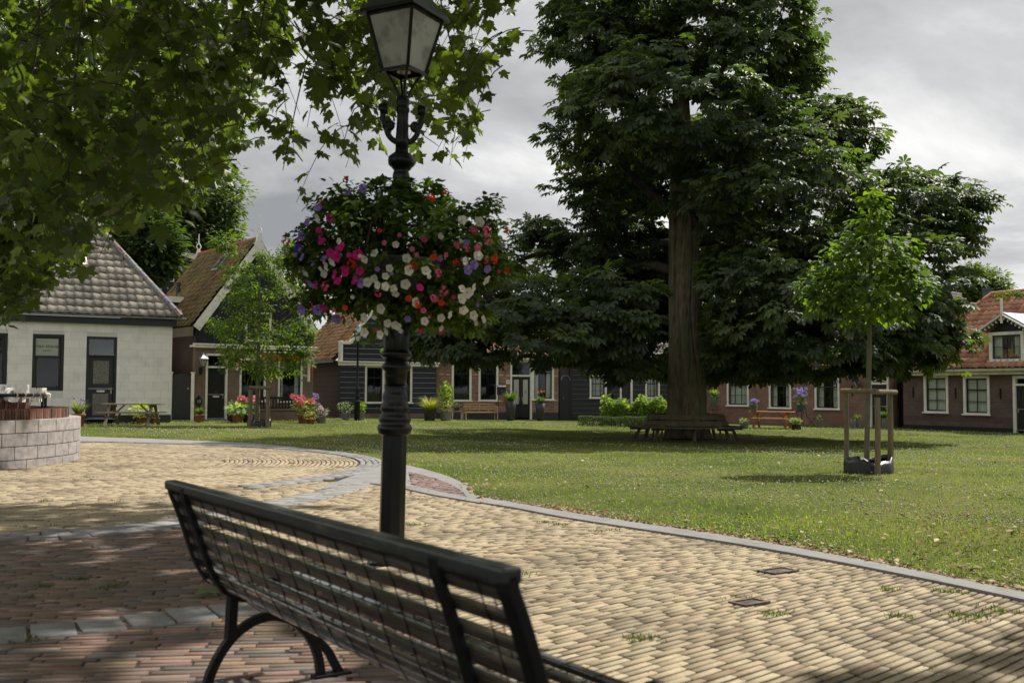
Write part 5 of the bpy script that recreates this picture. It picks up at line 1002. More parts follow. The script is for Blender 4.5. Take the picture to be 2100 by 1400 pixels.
br = [((1781, 660), (1700, 570), -.3, .018), ((1781, 650), (1690, 610), .3, .016), ((1783, 640), (1850, 560), .3, .016), ((1783, 620), (1870, 600), -.3, .015), ((1783, 600), (1730, 500), .2, .014), ((1784, 580), (1830, 480), -.2, .014), ((1784, 670), (1720, 640), 0, .015)]
tr1, b1 = staked('young_linden', 'young linden tree on the right of the lawn', (1781, 972), 16.3, 0, 0, [(1785, 590, 0, 105, 85), (1700, 600, 0, 55, 45), (1850, 590, 0, 62, 50), (1785, 500, 0, 70, 75), (1785, 435, 0, 35, 45), (1720, 530, 0, 42, 45), (1845, 520, .1, 45, 45), (1680, 545, 0, 28, 25), (1888, 585, 0, 28, 28), (1665, 585, 0, 24, 16), (1785, 400, 0, 16, 30), (1880, 610, 0, 24, 22)], T_HEART, .108, LIN, 215, 12, .18,
   [(1735, 806, 945, 0.35, .042), (1799, 815, 975, -.45, .046), (1825, 808, 965, .1, .046)], [(1726, 801, .35, 1797, 802, -.42, .040), (1792, 803, -.42, 1837, 804, .12, .040)], [(1777, 975, .046), (1778, 900, .043), (1781, 800, .040), (1783, 700, .038), (1784, 600, .028), (1785, 480, .014), (1785, 400, .006)], .37, branches=br)
TR2 = [(.060, .095, .022), (.080, .115, .028), (.10, .13, .035), (.05, .08, .02)]
br = [((530, 720), (470, 660), 0, .03), ((530, 700), (600, 640), 0, .03), ((531, 660), (480, 590), 0, .03), ((531, 640), (580, 560), 0, .03), ((530, 740), (480, 760), 0, .025), ((530, 740), (590, 760), 0, .025)]
tr2, b2 = staked('young_tree', 'young bushy tree before the gabled house', (529, 874), 35.5, 0, 0, [(530, 700, 0, 85, 55), (465, 665, 0, 38, 25), (600, 700, 0, 40, 50), (620, 665, 0, 32, 25), (520, 600, 0, 62, 60), (480, 545, 0, 26, 38), (575, 560, 0, 36, 40), (500, 580, 0, 30, 40), (480, 735, 0, 36, 30), (600, 745, 0, 32, 32), (498, 775, 0, 10, 26), (625, 725, 0, 18, 36), (550, 530, 0, 26, 22), (540, 760, 0, 60, 18), (455, 500, 0, 22, 22), (600, 600, 0, 26, 32), (440, 665, 0, 18, 10)], T_OVAL, .13, TR2, 330, 26, .27,
   [(514, 799, 878, -.3, .075), (550, 799, 876, -.25, .075)], [(513, 794, -.3, 558, 795, -.3, .06)], [(527, 876, .09), (528, 830, .085), (530, 760, .075), (531, 680, .06), (532, 600, .035), (532, 520, .012)], .40, branches=br)
# ------------------------------------------------------------------ trees behind the houses
def bgtree(label, uv, D, els, cols, n_, nl, rc, sz, tpl=T_OVAL, name='background_tree'):
    p = P(uv[0], 860, D); b = np.array([p[0], p[1], float(gz(p[0], p[1]))]); t = thing(name, label, 'tree', b, 0, 'trees behind the houses')
    e_ = [(P(u, v, D+dy)-b, (ru*D/FPX, min(ru*D/FPX, 5), rv*D/FPX)) for u, v, dy, ru, rv in els]; m = MB(); top = e_[0][0]; limb(m, (0, 0, 0), top, .45, .15, n=10); m.build('trunk', M['bark'], t, smooth=True)
    for c, r in e_[1:4]: m = MB(); limb(m, (0, 0, top[2]*.55), c, .2, .06, n=6); m.build('limb', M['bark'], t)
    crown('crown', tpl, e_, n_, nl, rc, sz, cols, M['leaf_green'], t, inner=.2, droop=.3)
BG = [(.055, .080, .024), (.075, .105, .032), (.04, .06, .02), (.09, .12, .045)]
bgtree('tall leafy tree rising behind the black mansard house and the mossy roof', (400, 860), 58, [(380, 450, 0, 110, 110), (420, 400, 0, 80, 80), (330, 420, 0, 90, 90), (440, 470, 0, 58, 60), (300, 500, 0, 90, 80), (230, 440, 0, 100, 100), (460, 520, -1, 34, 40), (370, 350, 0, 80, 60)], BG, 1100, 26, .8, .34)
bgtree('dark tree low behind the white house roof and the flat grey dormer', (250, 860), 50, [(290, 500, 0, 70, 90), (280, 560, 0, 50, 50), (330, 520, 0, 40, 50)], [(.03, .048, .018), (.04, .06, .02)], 300, 26, .7, .34)
bgtree('pale green tree top just left of the flower basket, behind the gable', (590, 860), 62, [(590, 560, 0, 30, 55), (605, 520, 0, 24, 30), (630, 600, 0, 40, 60), (570, 530, 0, 16, 20)], [(.09, .12, .05), (.07, .1, .04)], 140, 26, .6, .26)
bgtree('small round tree behind the slate chimney at the right', (2000, 860), 75, [(2015, 590, 0, 45, 38), (1985, 575, 0, 30, 28), (2040, 600, 0, 26, 24), (1975, 600, 0, 30, 30)], BG, 260, 24, .8, .36)
bgtree('dark tree showing under the chestnut crown behind the low cottages', (1400, 860), 72, [(1400, 660, 0, 130, 80), (1280, 690, 0, 100, 60), (1530, 680, 0, 100, 60), (1150, 690, 0, 90, 50)], [(.03, .045, .018), (.05, .07, .025)], 500, 26, 1.0, .42)
# ------------------------------------------------------------------ hedge and bush in front of the low cottage
def leafbox(name, label, cat, c0, c1, wd, z0, z1, n_, sz, cols, tpl=T_OVAL, lumpy=.1):
    c0, c1 = np.array(c0[:2]), np.array(c1[:2]); d = c1-c0; L = np.linalg.norm(d); d /= L; nn = np.array([-d[1], d[0]]); b = (c0+c1)/2; g_ = float(gz(*b))
    t = thing(name, label, cat, (b[0], b[1], g_)); m = MB(); ang_ = math.atan2(d[1], d[0])
    q = RNG.uniform(-1, 1, (n_, 3)); k = RNG.integers(0, 4, n_); q[k == 0, 1] = -1; q[k == 1, 2] = 1; q[k == 2, 1] = RNG.uniform(-1, 1, (k == 2).sum())
    x = q[:, 0]*L/2; y = q[:, 1]*wd/2; z = z0+(q[:, 2]+1)/2*(z1-z0); lump = lumpy*(np.sin(x*3.1)+np.sin(x*7.3+1)+RNG.normal(0, .5, n_)); z += lump*np.clip(q[:, 2], 0, 1); y -= np.abs(lump)*.4*(q[:, 1] < -.9)
    pos = np.stack([x*d[0]+y*nn[0], x*d[1]+y*nn[1], z], 1); scatter('foliage', tpl, pos, frames(rdir(n_), np.array([0, -.4, .8])+rdir(n_)*.6), sz*RNG.uniform(.7, 1.3, n_), pick(cols, n_, var=.3), M['leaf_green'], t)
    for i in range(int(L/.4)):
        x = -L/2+.2+i*.4; m.tube([(x*d[0], x*d[1], 0), (x*d[0]+.05, x*d[1], z1*.8)], .02, 5)
    m.build('stems', M['twig'], t); return t
gpt = lambda u, v, D: (lambda p: np.array([p[0], p[1], float(gz(p[0], p[1]))]))(P(u, v, D))
leafbox('clipped_hedge', 'low clipped box hedge in front of the low black cottage', 'hedge', gpt(1187, 857, 44.5), gpt(1375, 858, 43.5), .6, .02, .42, 9000, .05, [(.035, .055, .015), (.05, .075, .02), (.02, .035, .012)], lumpy=.015)
leafbox('leafy_bushes', 'bright green leafy bushes behind the clipped hedge', 'bush', gpt(1238, 850, 47), gpt(1385, 850, 46.2), 1.3, .1, 1.0, 4500, .14, [(.13, .18, .045), (.17, .22, .06), (.09, .13, .035)], T_HEART, lumpy=.13)
# ------------------------------------------------------------------ pots and plants along the fronts
POTS = {'terracotta': [(.72, 0), (.80, .05), (1.0, .82), (1.08, .83), (1.08, 1.0), (.95, 1.0), (.92, .9)], 'tall': [(.55, 0), (.62, .04), (.85, .6), (1.0, 1.0), (.9, 1.0), (.85, .92)], 'tub': [(.85, 0), (.9, .04), (1.0, .97), (1.03, 1.0), (.92, 1.0), (.9, .9)]}
def pot(u, v, D, rad, h, kind='terracotta', mt='terracotta', z=None, label='', fol=None, flowers=None, name='potted_plant', group=None, cat='potted plant'):
    """fol: (style, radius, height, n, size, colours); flowers: (colours, n, size, z-range)"""
    p = P(u, v, D); g_ = float(gz(p[0], p[1])) if z is None else z; t = thing(name, label, cat, (p[0], p[1], g_), 0, group)
    m = MB(); m.lathe([(r*rad, q*h) for r, q in POTS[kind]], 20); m.build('pot', M[mt], t, asmooth=True)
    if fol:
        st, fr_, fh, n_, sz, cols = fol
        if st == 'grass':
            a = RNG.uniform(0, 6.28, n_); ln = RNG.uniform(.5, 1, n_)*fh; tv, tf = [], []
            T = ([(-.5, 0, 0), (.5, 0, 0), (-.45, .5, .02), (.45, .5, .02), (-.3, .85, -.12), (.3, .85, -.12), (0, 1.1, -.42)], [(0, 1, 3, 2), (2, 3, 5, 4), (4, 5, 6)])
            le = RNG.uniform(.15, 1.1, n_)*fr_/fh; ax = np.stack([np.cos(a)*le, np.sin(a)*le, np.ones(n_)], 1); nr = np.stack([-np.cos(a), -np.sin(a), le], 1)*-1; nr = np.stack([-np.cos(a), -np.sin(a), np.full(n_, .6)], 1)
            pos = np.stack([np.cos(a)*rad*.3, np.sin(a)*rad*.3, np.full(n_, h*.92)], 1); scatter('foliage', T, pos, frames(ax, nr), np.stack([np.full(n_, sz), ln, ln], 1), pick(cols, n_, var=.3), M['leaf_green'], t)
        else:
            o = rdir(n_)*(RNG.random(n_)**(1/2.4))[:, None]*np.array([fr_, fr_, fh/2]); pos = o+np.array([0, 0, h+fh*.42]); pos = pos[(pos[:, 2] > h*.75)]; n_ = len(pos)
            tp = {'leaf': T_HEART, 'small': T_OVAL, 'hosta': T_HEART}[st]; ax = pos-np.array([0, 0, h])+rdir(n_)*.1*fr_; ax[:, 2] -= .3*fr_; scatter('foliage', tp, pos, frames(ax, np.array([0, -.3, 1.])+rdir(n_)*.5), sz*RNG.uniform(.7, 1.25, n_), pick(cols, n_, var=.3), M['leaf_green'], t)
            m = MB()
            for i in range(6): a = i*1.05; m.tube([(0, 0, h*.9), (fr_*.4*math.cos(a), fr_*.4*math.sin(a), h+fh*.5)], .008, 4)
            m.build('stems', M['twig'], t)
    if flowers:
        cols, n_, sz, (z0, z1), fr_ = flowers; blob = []
        for i in range(n_):
            a = random.uniform(0, 6.28); r = fr_*random.random()**.5; c = np.array([r*math.cos(a), r*math.sin(a)-.0, random.uniform(z0, z1)]); k = 16; d_ = rdir(k); pos = c+d_*sz*.5*np.array([1, 1, .7])
            scatter('flower_head', T_HEART, pos, frames(np.cross(d_, rdir(k)), d_), np.full(k, sz*.55), pick(cols, k, var=.15), M['petal'], t)
    return t
GRN = [(.06, .10, .025), (.09, .13, .03), (.045, .075, .02)]; LIT = [(.14, .19, .05), (.18, .22, .08), (.10, .15, .04)]; GREYG = [(.11, .14, .09), (.15, .18, .12)]
PK = [(.62, .20, .22), (.68, .27, .28), (.55, .14, .18)]; LIL = [(.30, .26, .55), (.38, .34, .62)]; LPK = [(.55, .36, .48), (.62, .48, .58)]
pot(409, 866, 38.6, .17, .30, fol=('grass', .22, .35, 160, .02, GRN), label='terracotta pot with thin grassy plant left of the black front door')
pot(487, 865, 38.8, .21, .34, fol=('hosta', .42, .42, 80, .19, [(.20, .26, .17), (.14, .20, .11), (.28, .33, .24)]), label='terracotta pot of pale hosta right of the black front door')
pot(507, 862, 39.2, .18, .3, mt='darkpot', fol=('leaf', .40, .6, 120, .12, GRN), flowers=(PK, 9, .20, (.62, 1.0), .36), label='pink hydrangea behind the left stake of the young bushy tree', name='hydrangea', cat='hydrangea')
pot(476, 862, 39.6, .2, .32, mt='darkpot', fol=('small', .3, .55, 140, .08, GREYG), label='dark pot of grey-green leaves behind the pale hosta')
pot(622, 864, 39.6, .22, .34, fol=('leaf', .42, .6, 180, .12, LIT), flowers=(PK, 13, .21, (.62, 1.05), .42), label='pink hydrangea in terracotta at the right end of the black bench', name='hydrangea', cat='hydrangea')
pot(637, 866, 39.0, .17, .2, fol=('small', .28, .28, 120, .07, [(.25, .20, .08), (.16, .17, .05)]), label='low terracotta pot of yellowish trailing plant beside the pink hydrangea')
pot(659, 864, 40.0, .18, .30, 'tub', 'greypot', fol=('small', .3, .35, 150, .08, GREYG), flowers=(LPK, 13, .11, (.34, .66), .3), label='grey tub of pale pink flowers near the corner of the brick house')
pot(649, 862, 42.0, .16, .3, 'tub', 'darkpot', fol=('small', .18, .9, 90, .07, GRN), flowers=(LIL, 7, .12, (.7, 1.25), .2), label='tall lilac flowers in a dark tub behind the pink hydrangea')
pot(709, 864, 44.4, .19, .34, 'tub', 'greypot', fol=('small', .38, .5, 190, .085, GREYG), label='pale grey tub of loose silvery plant left of the far street lamp')
pot(739, 862, 45.0, .18, .34, 'tub', 'greypot', fol=('leaf', .24, .5, 160, .10, LIT), label='pale grey tub of yellow-green leaves right of the far street lamp')
pot(881, 862, 46.5, .26, .40, 'tub', 'darkpot', fol=('grass', .85, .85, 300, .03, [(.14, .18, .06), (.20, .23, .09), (.25, .17, .08)]), label='arching striped grass in a dark pot below the black clapboard wall')
pot(914, 862, 47.0, .25, .45, 'tub', 'greypot', fol=('leaf', .36, 1.45, 420, .11, [(.14, .18, .07), (.22, .25, .12), (.1, .13, .05)]), label='tall leafy shrub in a round grey pot at the corner of the checkered brick house')
pot(937, 852, 49.2, .13, .16, 'tub', 'darkpot', z=float(gz(-3, 49))+.42, fol=('small', .2, .25, 90, .06, GRN), label='small dark potted plant standing on the little wooden table')
pot(1047, 857, 49.5, .27, .95, 'tall', 'darkpot', fol=('grass', .42, .6, 220, .03, GRN), label='tall dark planter with spiky leaves left of the glazed double door')
pot(1108, 855, 50.3, .25, .85, 'tall', 'darkpot', fol=('grass', .32, .5, 170, .03, [(.07, .11, .06), (.05, .08, .05)]), flowers=([(.75, .20, .06), (.80, .28, .10)], 6, .06, (1.35, 1.5), .2), label='tall dark planter with orange flowers right of the glazed double door')
pot(1465, 858, 50.5, .22, .35, 'tub', 'greenpot', z=float(gz(9, 50))+1.0, fol=('grass', .3, .4, 150, .03, LIT), flowers=(LIL, 9, .17, (.95, 1.35), .36), label='green pot of blue-lilac agapanthus next to the big trunk')
pot(1546, 838, 44.6, .17, .30, 'terracotta', 'greenpot', z=float(gz(10.5, 44.6))+.74, fol=('small', .17, .2, 60, .06, GRN), flowers=(LIL, 20, .10, (.36, .50), .2), label='green pot of dense lilac flowers standing on the orange picnic table')
pot(1642, 838, 46.5, .2, .32, 'terracotta', 'greenpot', z=float(gz(13.5, 46.5))+.72, fol=('leaf', .28, .4, 110, .1, GRN), flowers=(LIL, 30, .10, (.60, 1.05), .34), label='green pot of tall lilac flowers on the round bistro table')
pot(1526, 871, 44.0, .19, .24, 'tub', 'greypot', fol=('leaf', .2, .2, 70, .08, LIT), flowers=([(.55, .55, .5)], 4, .08, (.26, .36), .2), label='grey tub with green leaves at the left end of the picnic table')
pot(1633, 875, 43.2, .21, .24, 'tub', 'darkpot', fol=('leaf', .25, .26, 110, .09, LIT), flowers=([(.5, .45, .1)], 4, .07, (.3, .42), .2), label='black bowl of bright green leaves at the right end of the picnic table')
pot(1681, 868, 46.3, .13, .36, 'tub', 'greypot', fol=('small', .12, .2, 60, .06, GRN), label='narrow grey pot under the third window of the orange brick cottage')
pot(1760, 874, 44.8, .17, .42, 'tub', 'greypot', fol=('grass', .2, .28, 90, .02, GRN), label='larger of two grey pots left of the crossed-transom door')
pot(1750, 874, 44.6, .12, .36, 'tub', 'greypot', fol=('small', .1, .1, 30, .05, GRN), label='smaller of two grey pots left of the crossed-transom door')
pot(1815, 877, 44.2, .14, .48, 'tub', 'greypot', fol=('grass', .25, .4, 90, .03, GRN), label='grey pot of spiky leaves right of the crossed-transom door')
pot(161, 860, 33.0, .20, .42, fol=('grass', .5, .55, 200, .02, [(.10, .12, .07), (.13, .14, .09)]), flowers=([(.3, .28, .42)], 4, .07, (.8, 1.0), .3), label='terracotta pot of wispy lavender behind the round block wall')
pot(290, 862, 36.2, .17, .26, fol=('leaf', .5, .5, 190, .11, [(.20, .24, .06), (.26, .28, .09)]), label='terracotta pot with yellow-green bush behind the grey picnic table')
pot(318, 864, 36.4, .15, .22, fol=('small', .12, .12, 40, .06, GRN), label='small terracotta pot right of the yellow-green bush')
# ------------------------------------------------------------------ foreground park bench (seen from behind)
bA, bB = P(352, 985, 4.08), P(1036, 1152, 2.12)
bd = (bB-bA)[:2]; BL = float(np.hypot(*bd)); bd = bd/BL; bn = np.array([-bd[1], bd[0]])       # bn points to the seat side
c0 = (bA[:2]+bB[:2])/2+bn*.24; bench = thing('park_bench', 'dark slatted park bench on cast iron legs, seen from behind, nearest the camera', 'bench', (c0[0], c0[1], .04), math.atan2(bd[1], bd[0])); print('bench length', BL)
bh_ = BL/2
def prof_at(s_):      # centre line of the seat/back curve: s in metres down the back then along the seat
    pts = np.array([(-.238, .815), (-.235, .785), (-.20, .70), (-.165, .60), (-.13, .50), (-.085, .425), (-.01, .385), (.09, .385), (.20, .40), (.31, .42), (.40, .425)])-np.array([0, .024]); l = np.r_[0, np.cumsum(np.linalg.norm(np.diff(pts, axis=0), axis=1))]
    f = lambda k: np.array([np.interp(k, l, pts[:, 0]), np.interp(k, l, pts[:, 1])]); p = f(s_); t = f(min(s_+.02, l[-1]))-f(max(s_-.02, 0)); t /= np.linalg.norm(t); return p, t, l[-1]
TOT = prof_at(0)[2]
m = MB(); p, t, _ = prof_at(0); m.box(-bh_-.025, bh_+.025, -.262, -.212, .766, .802); m.build('top_rail', M['rail'], bench, bevel=.008)
k = 0; s_ = .052
while s_ < TOT-.01:
    p, t, _ = prof_at(s_); n2 = np.array([t[1], -t[0]]); w, th = .029, .024; y, z = p
    q = [p+t*w/2+n2*th/2, p-t*w/2+n2*th/2, p-t*w/2-n2*th/2, p+t*w/2-n2*th/2]; m = MB(); m.extr([(-bh_+.015, a[0], a[1]) for a in q], (BL-.03, 0, 0)); o = m.build('slat', M['slat'], bench, bevel=.006); s_ += .0615; k += 1
print('slats', k)
def ribbon(m, x, w, th, s0=0, s1=None, off=0.0, n=26):
    s1 = TOT if s1 is None else s1; a = []
    for i in range(n+1):
        p, t, _ = prof_at(s0+(s1-s0)*i/n); n2 = np.array([t[1], -t[0]]);
        if n2[0] > 0 and False: n2 = -n2
        a.append((p-n2*(off), p-n2*(off+th)))
    vs = []
    for q0, q1 in a: vs += [(x-w/2, q0[0], q0[1]), (x+w/2, q0[0], q0[1]), (x+w/2, q1[0], q1[1]), (x-w/2, q1[0], q1[1])]
    fs = [(4*i+j, 4*i+(j+1) % 4, 4*i+4+(j+1) % 4, 4*i+4+j) for i in range(n) for j in range(4)]+[(3, 2, 1, 0), (4*n, 4*n+1, 4*n+2, 4*n+3)]; m.add(vs, fs)
pt_, tt_, _ = prof_at(.3); sgn = 1 if np.array([tt_[1], -tt_[0]])[0] > 0 else -1
for x in (-bh_+.0, bh_+.0): m = MB(); ribbon(m, x, .05, .034, off=-.017); m.build('end_frame', M['benchiron'], bench, bevel=.008)
for x in (-bh_+.21, bh_-.26):
    m = MB(); ribbon(m, x, .045, .016, off=(.0115 if sgn > 0 else -.0275)); m.build('strap', M['benchiron'], bench, bevel=.003)
    yb_ = .07; m = MB()
    arch = [(-.16, 0), (-.145, .07), (-.10, .16), (-.03, .235), (.07, .275), (.17, .255), (.25, .19), (.30, .10), (.315, 0)]
    P3 = smoothpts([(x, a, b) for a, b in arch], 2)
    for a, b in zip(P3[:-1], P3[1:]): m.bar(a, b, .032, .036, up=(1, 0, 0))
    m.bar((x, -.065, .20), (x, -.055, .42), .034, .05, up=(1, 0, 0)); m.bar((x, .10, .27), (x, .12, .385), .034, .04, up=(1, 0, 0))
    P3 = smoothpts([(x, .24, .20), (x, .33, .23), (x, .40, .30), (x, .40, .41)], 2)
    for a, b in zip(P3[:-1], P3[1:]): m.bar(a, b, .032, .03, up=(1, 0, 0))
    P3 = smoothpts([(x, .27, .17), (x, .34, .11), (x, .37, .05), (x, .40, 0)], 2)
    for a, b in zip(P3[:-1], P3[1:]): m.bar(a, b, .032, .03, up=(1, 0, 0))
    m.box(x-.03, x+.03, -.20, -.11, -.005, .012); m.box(x-.03, x+.03, .28, .44, -.005, .012)
    m.build('leg', M['benchiron'], bench, bevel=.006)
i = 0; x = -bh_+.10
while x < bh_-.05:
    if min(abs(x-(-bh_+.21)), abs(x-(bh_-.26))) > .035:
        m = MB(); ribbon(m, x, .0024, .0024, s0=.03, s1=TOT-.03, off=(.0115 if sgn > 0 else -.015), n=40); ribbon(m, x, .0024, .0024, s0=.03, off=(-.015 if sgn > 0 else .0115), s1=TOT-.03, n=40); m.build('binding_wire', M['benchiron'], bench)
    x += .145
# ------------------------------------------------------------------ ornate street lamp
lb = P(802, 1160, 7.0); LZ = .04; lp = thing('street_lamp', 'ornate black cast iron street lamp with glass lantern and flower basket, nearest the camera', 'street lamp', (lb[0], lb[1], LZ)); lp.rotation_euler = (0, R(.9), R(8))
px2z = lambda v: (P(815, v, 7.0)[2]-LZ)
K = 7.0/FPX
m = MB(); m.box(-.15, .15, -.15, .15, -.02, .02); m.build('base_plate', M['iron'], lp, bevel=.006)
m = MB(); m.lathe([(27*K*1.08, .02), (27*K*1.08, .06), (27*K, .08), (26.5*K, px2z(890))], 8, ph=R(22.5+8)); m.build('pedestal', M['iron'], lp, bevel=.008)
def lat(name, pr, n=24, ph=0, smooth=True, flute=0):
    m = MB(); m.lathe([(r*K, px2z(v)) for v, r in pr], n, ph=ph)
    if flute:
        for i, p in enumerate(m.v):
            k = i % n
            if flute and k % 2 == 0: m.v[i] = (p[0]*(1-flute), p[1]*(1-flute), p[2])
    return m.build(name, M['iron'], lp, asmooth=smooth, bevel=0)
lat('collar', [(893, 26), (889, 33), (878, 36), (872, 34), (868, 30), (862, 33), (852, 31), (846, 27), (840, 30), (830, 29), (824, 25), (815, 27), (806, 25), (800, 22), (795, 24), (790, 22)])
lat('neck', [(790, 21), (770, 23), (762, 23), (757, 29), (750, 30), (744, 24), (738, 23)])
lat('vase', [(738, 23), (712, 27), (690, 27), (660, 23), (640, 21)], n=32, flute=.06) if False else lat('vase', [(742, 22), (720, 27), (760-75, 28), (655, 25), (640, 23)], n=32, flute=.05)
lat('collar', [(735, 27), (729, 33), (722, 31), (716, 25)])
lat('shaft', [(724, 22), (700, 19), (600, 17), (480, 15.5), (395, 15)], n=24, flute=.10, smooth=False)
lat('collar', [(398, 15), (392, 22), (384, 23), (377, 19), (372, 16), (362, 18), (356, 17), (350, 15), (344, 20), (338, 27), (330, 28), (322, 27), (316, 20), (312, 14), (300, 13)])
lat('upper_shaft', [(304, 13), (290, 14.5), (275, 13), (250, 12), (232, 12), (228, 14), (222, 14), (218, 12), (212, 14), (206, 15), (203, 12), (198, 12)])
def zz(v): return px2z(v)
for sg in (-1, 1):
    m = MB(); q = [(sg*12, 292), (sg*24, 285), (sg*34, 268), (sg*28, 250), (sg*20, 256), (sg*24, 266), (sg*34, 262), (sg*42, 240), (sg*40, 222), (sg*32, 226)]; m.tube(smoothpts([(a*K, 0, zz(b)) for a, b in q], 2), .020, 7); m.tube([(sg*38*K, 0, zz(236)), (sg*41*K, 0, zz(216))], [.026, .034], 8); m.build('scroll_bracket', M['iron'], lp, smooth=True)
zb, zt_ = px2z(148)+.0, px2z(42)+.02; rb, rt = .150, .262; fr = MB()
C4 = lambda r, z, ph=R(8): [(r*math.cos(ph+R(-90)+i*math.pi/2), r*math.sin(ph+R(-90)+i*math.pi/2), z) for i in range(4)]
lo, hi = C4(rb, zb), C4(rt, zt_)
for i in range(4):
    fr.bar(lo[i], hi[i], .022, .022); fr.bar(lo[i], lo[(i+1) % 4], .02, .024); fr.bar(hi[i], hi[(i+1) % 4], .022, .03)
lan = fr.build('lantern_frame', M['iron'], lp, bevel=.003)
for i in range(4):
    j = (i+1) % 4; s = .93; g = MB(); c_ = np.mean([lo[i], lo[j], hi[i], hi[j]], 0); q = [np.array(v)+(c_-np.array(v))*.03 for v in (lo[i], lo[j], hi[j], hi[i])]; nn = np.array([c_[0], c_[1], 0]); nn /= np.linalg.norm(nn); g.extr([tuple(v-nn*.006) for v in q], tuple(nn*.004)); g.build('lantern_glass', M['lampglass'] if 'lampglass' in M else M['frost'], lan)
m = MB(); o4 = C4(.315, zt_+.0); o5 = C4(.315, zt_+.025); o6 = C4(.14, zt_+.20); o7 = C4(.13, zt_+.22); m.add(o4+o5+o6, [(3, 2, 1, 0)]+[(i, (i+1) % 4, 4+(i+1) % 4, 4+i) for i in range(4)]+[(4+i, 4+(i+1) % 4, 8+(i+1) % 4, 8+i) for i in range(4)]+[(8, 9, 10, 11)]); m.build('lantern_roof', M['iron'], lan)
m = MB(); m.lathe([(.10, zt_+.19), (.11, zt_+.24), (.06, zt_+.30), (.03, zt_+.34), (.045, zt_+.38), (.01, zt_+.46)], 12); m.build('finial', M['iron'], lan, smooth=True)
m = MB(); m.lathe([(.05, zb+.0), (.05, zb+.05), (.045, zb+.30), (.02, zb+.34)], 12); m.build('bulb', M['frost'], lan)
for i in range(4):
    a = lo[i]; m = MB(); m.tube(smoothpts([(a[0]*.22, a[1]*.22, px2z(203)), (a[0]*.35, a[1]*.35, px2z(180)), (a[0]*.85, a[1]*.85, zb-.0)], 1), .009, 6); m.build('strut', M['iron'], lp)
M['_'] = M['iron']
# flower basket round the post
FC = P(818, 520, 7.0); fb = thing('flower_basket', 'big round basket of petunias and geraniums on the street lamp', 'flower basket', (FC[0], FC[1], FC[2]))
m = MB(); m.lathe([(.08, -.32), (.22, -.30), (.34, -.18), (.38, -.06), (.35, -.06), (.31, -.16), (.2, -.27), (.08, -.29)], 20); m.build('basket', M['darkpot'], fb)
BE = [(818, 515, 0, 200, 130), (815, 440, 0, 130, 75), (700, 500, 0, 90, 95), (930, 520, 0, 95, 100), (680, 590, 0, 70, 60), (800, 600, 0, 120, 60), (930, 620, 0, 80, 50), (770, 660, -.1, 30, 38), (810, 640, -.1, 36, 30), (960, 650, 0, 40, 30), (880, 640, -.05, 70, 26), (1010, 560, 0, 35, 45), (630, 510, 0, 40, 60), (640, 620, 0, 35, 40), (990, 450, 0, 45, 45), (700, 410, 0, 50, 40), (745, 690, -.1, 16, 20)]
crown('foliage', T_HEART, [(P(u, v, 7+dy)-FC, (ru*K, ru*K*.9, rv*K)) for u, v, dy, ru, rv in BE], 620, 21, .085, .042, [(.050, .080, .020), (.065, .10, .025), (.035, .06, .016), (.085, .12, .03)], M['leaf_green'], fb, inner=.3, droop=.4, layers=(.75, 1.02))
crown('foliage', T_PLANE, [(P(u, v, 7+dy)-FC, (ru*K, ru*K*.9, rv*K)) for u, v, dy, ru, rv in BE[:6]], 120, 9, .09, .055, [(.045, .075, .02), (.03, .055, .016)], M['leaf_green'], fb, inner=.2, droop=.2)
m = MB()
for i in range(46):
    a = random.uniform(0, 6.28); r = random.uniform(.45, .80); m.tube(smoothpts([(.3*math.cos(a), .3*math.sin(a), -.1), (r*.8*math.cos(a), r*.7*math.sin(a), random.uniform(-.1, .25)), (r*math.cos(a), r*.8*math.sin(a), random.uniform(-.45, .2))], 1), .0025, 3, caps=False)
m.build('stems', M['twig_green'] if 'twig_green' in M else M['twig'], fb)
def petunia():
    v = [(0, 0, -.55)]; f = []; n_ = 15
    for ri, (r, z) in enumerate(((.12, -.30), (.45, -.02), (1.0, .10))):
        for i in range(n_): a = 2*math.pi*i/n_; q = r*(1+(.10*math.cos(5*a) if ri == 2 else 0)); v.append((q*math.cos(a), q*math.sin(a), z+(.12*math.cos(5*a+1.5) if ri == 2 else 0)))
    for i in range(n_): j = (i+1) % n_; f += [(0, 1+i, 1+j), (1+i, 1+n_+i, 1+n_+j, 1+j), (1+n_+i, 1+2*n_+i, 1+2*n_+j, 1+n_+j)]
    return v, f
def geranium():
    v, f = [], []
    for k in range(17):
        d_ = np.array(rdir(1)[0]); d_[2] = abs(d_[2])*.8; c = d_*.75; a_ = np.cross(d_, [0.3, 1, .2]); a_ /= np.linalg.norm(a_); b_ = np.cross(d_, a_); b = len(v); v.append(tuple(c))
        for i in range(5): t = i*2*math.pi/5; v += [tuple(c+(a_*math.cos(t)+b_*math.sin(t))*.30+d_*.05), tuple(c+(a_*math.cos(t+.6)+b_*math.sin(t+.6))*.20)]
        f += [(b, b+1+i, b+1+(i+1) % 10) for i in range(10)]
    return v, f
FM = {}
def flowermesh(kind, colr, eye):
    tv, tf = petunia() if kind == 'p' else geranium(); fc = [eye if (kind == 'p' and (len(f) == 3 or i % 3 == 0)) else colr for i, f in enumerate(tf)]
    me = mesh_np('flower', np.array(tv), np.concatenate([np.array(f) for f in tf]), [len(f) for f in tf], np.array([(*c, 1) for c in fc]), smooth=False); return me
COLS = {'w': ('p', (.66, .64, .55), (.30, .32, .12)), 'm': ('p', (.62, .03, .24), (.20, .01, .08)), 'u': ('p', (.26, .18, .50), (.10, .05, .25)), 'k': ('g', (.62, .12, .24), None), 'r': ('g', (.70, .05, .025), None), 'b': ('p', (.09, .05, .36), (.03, .01, .12))}
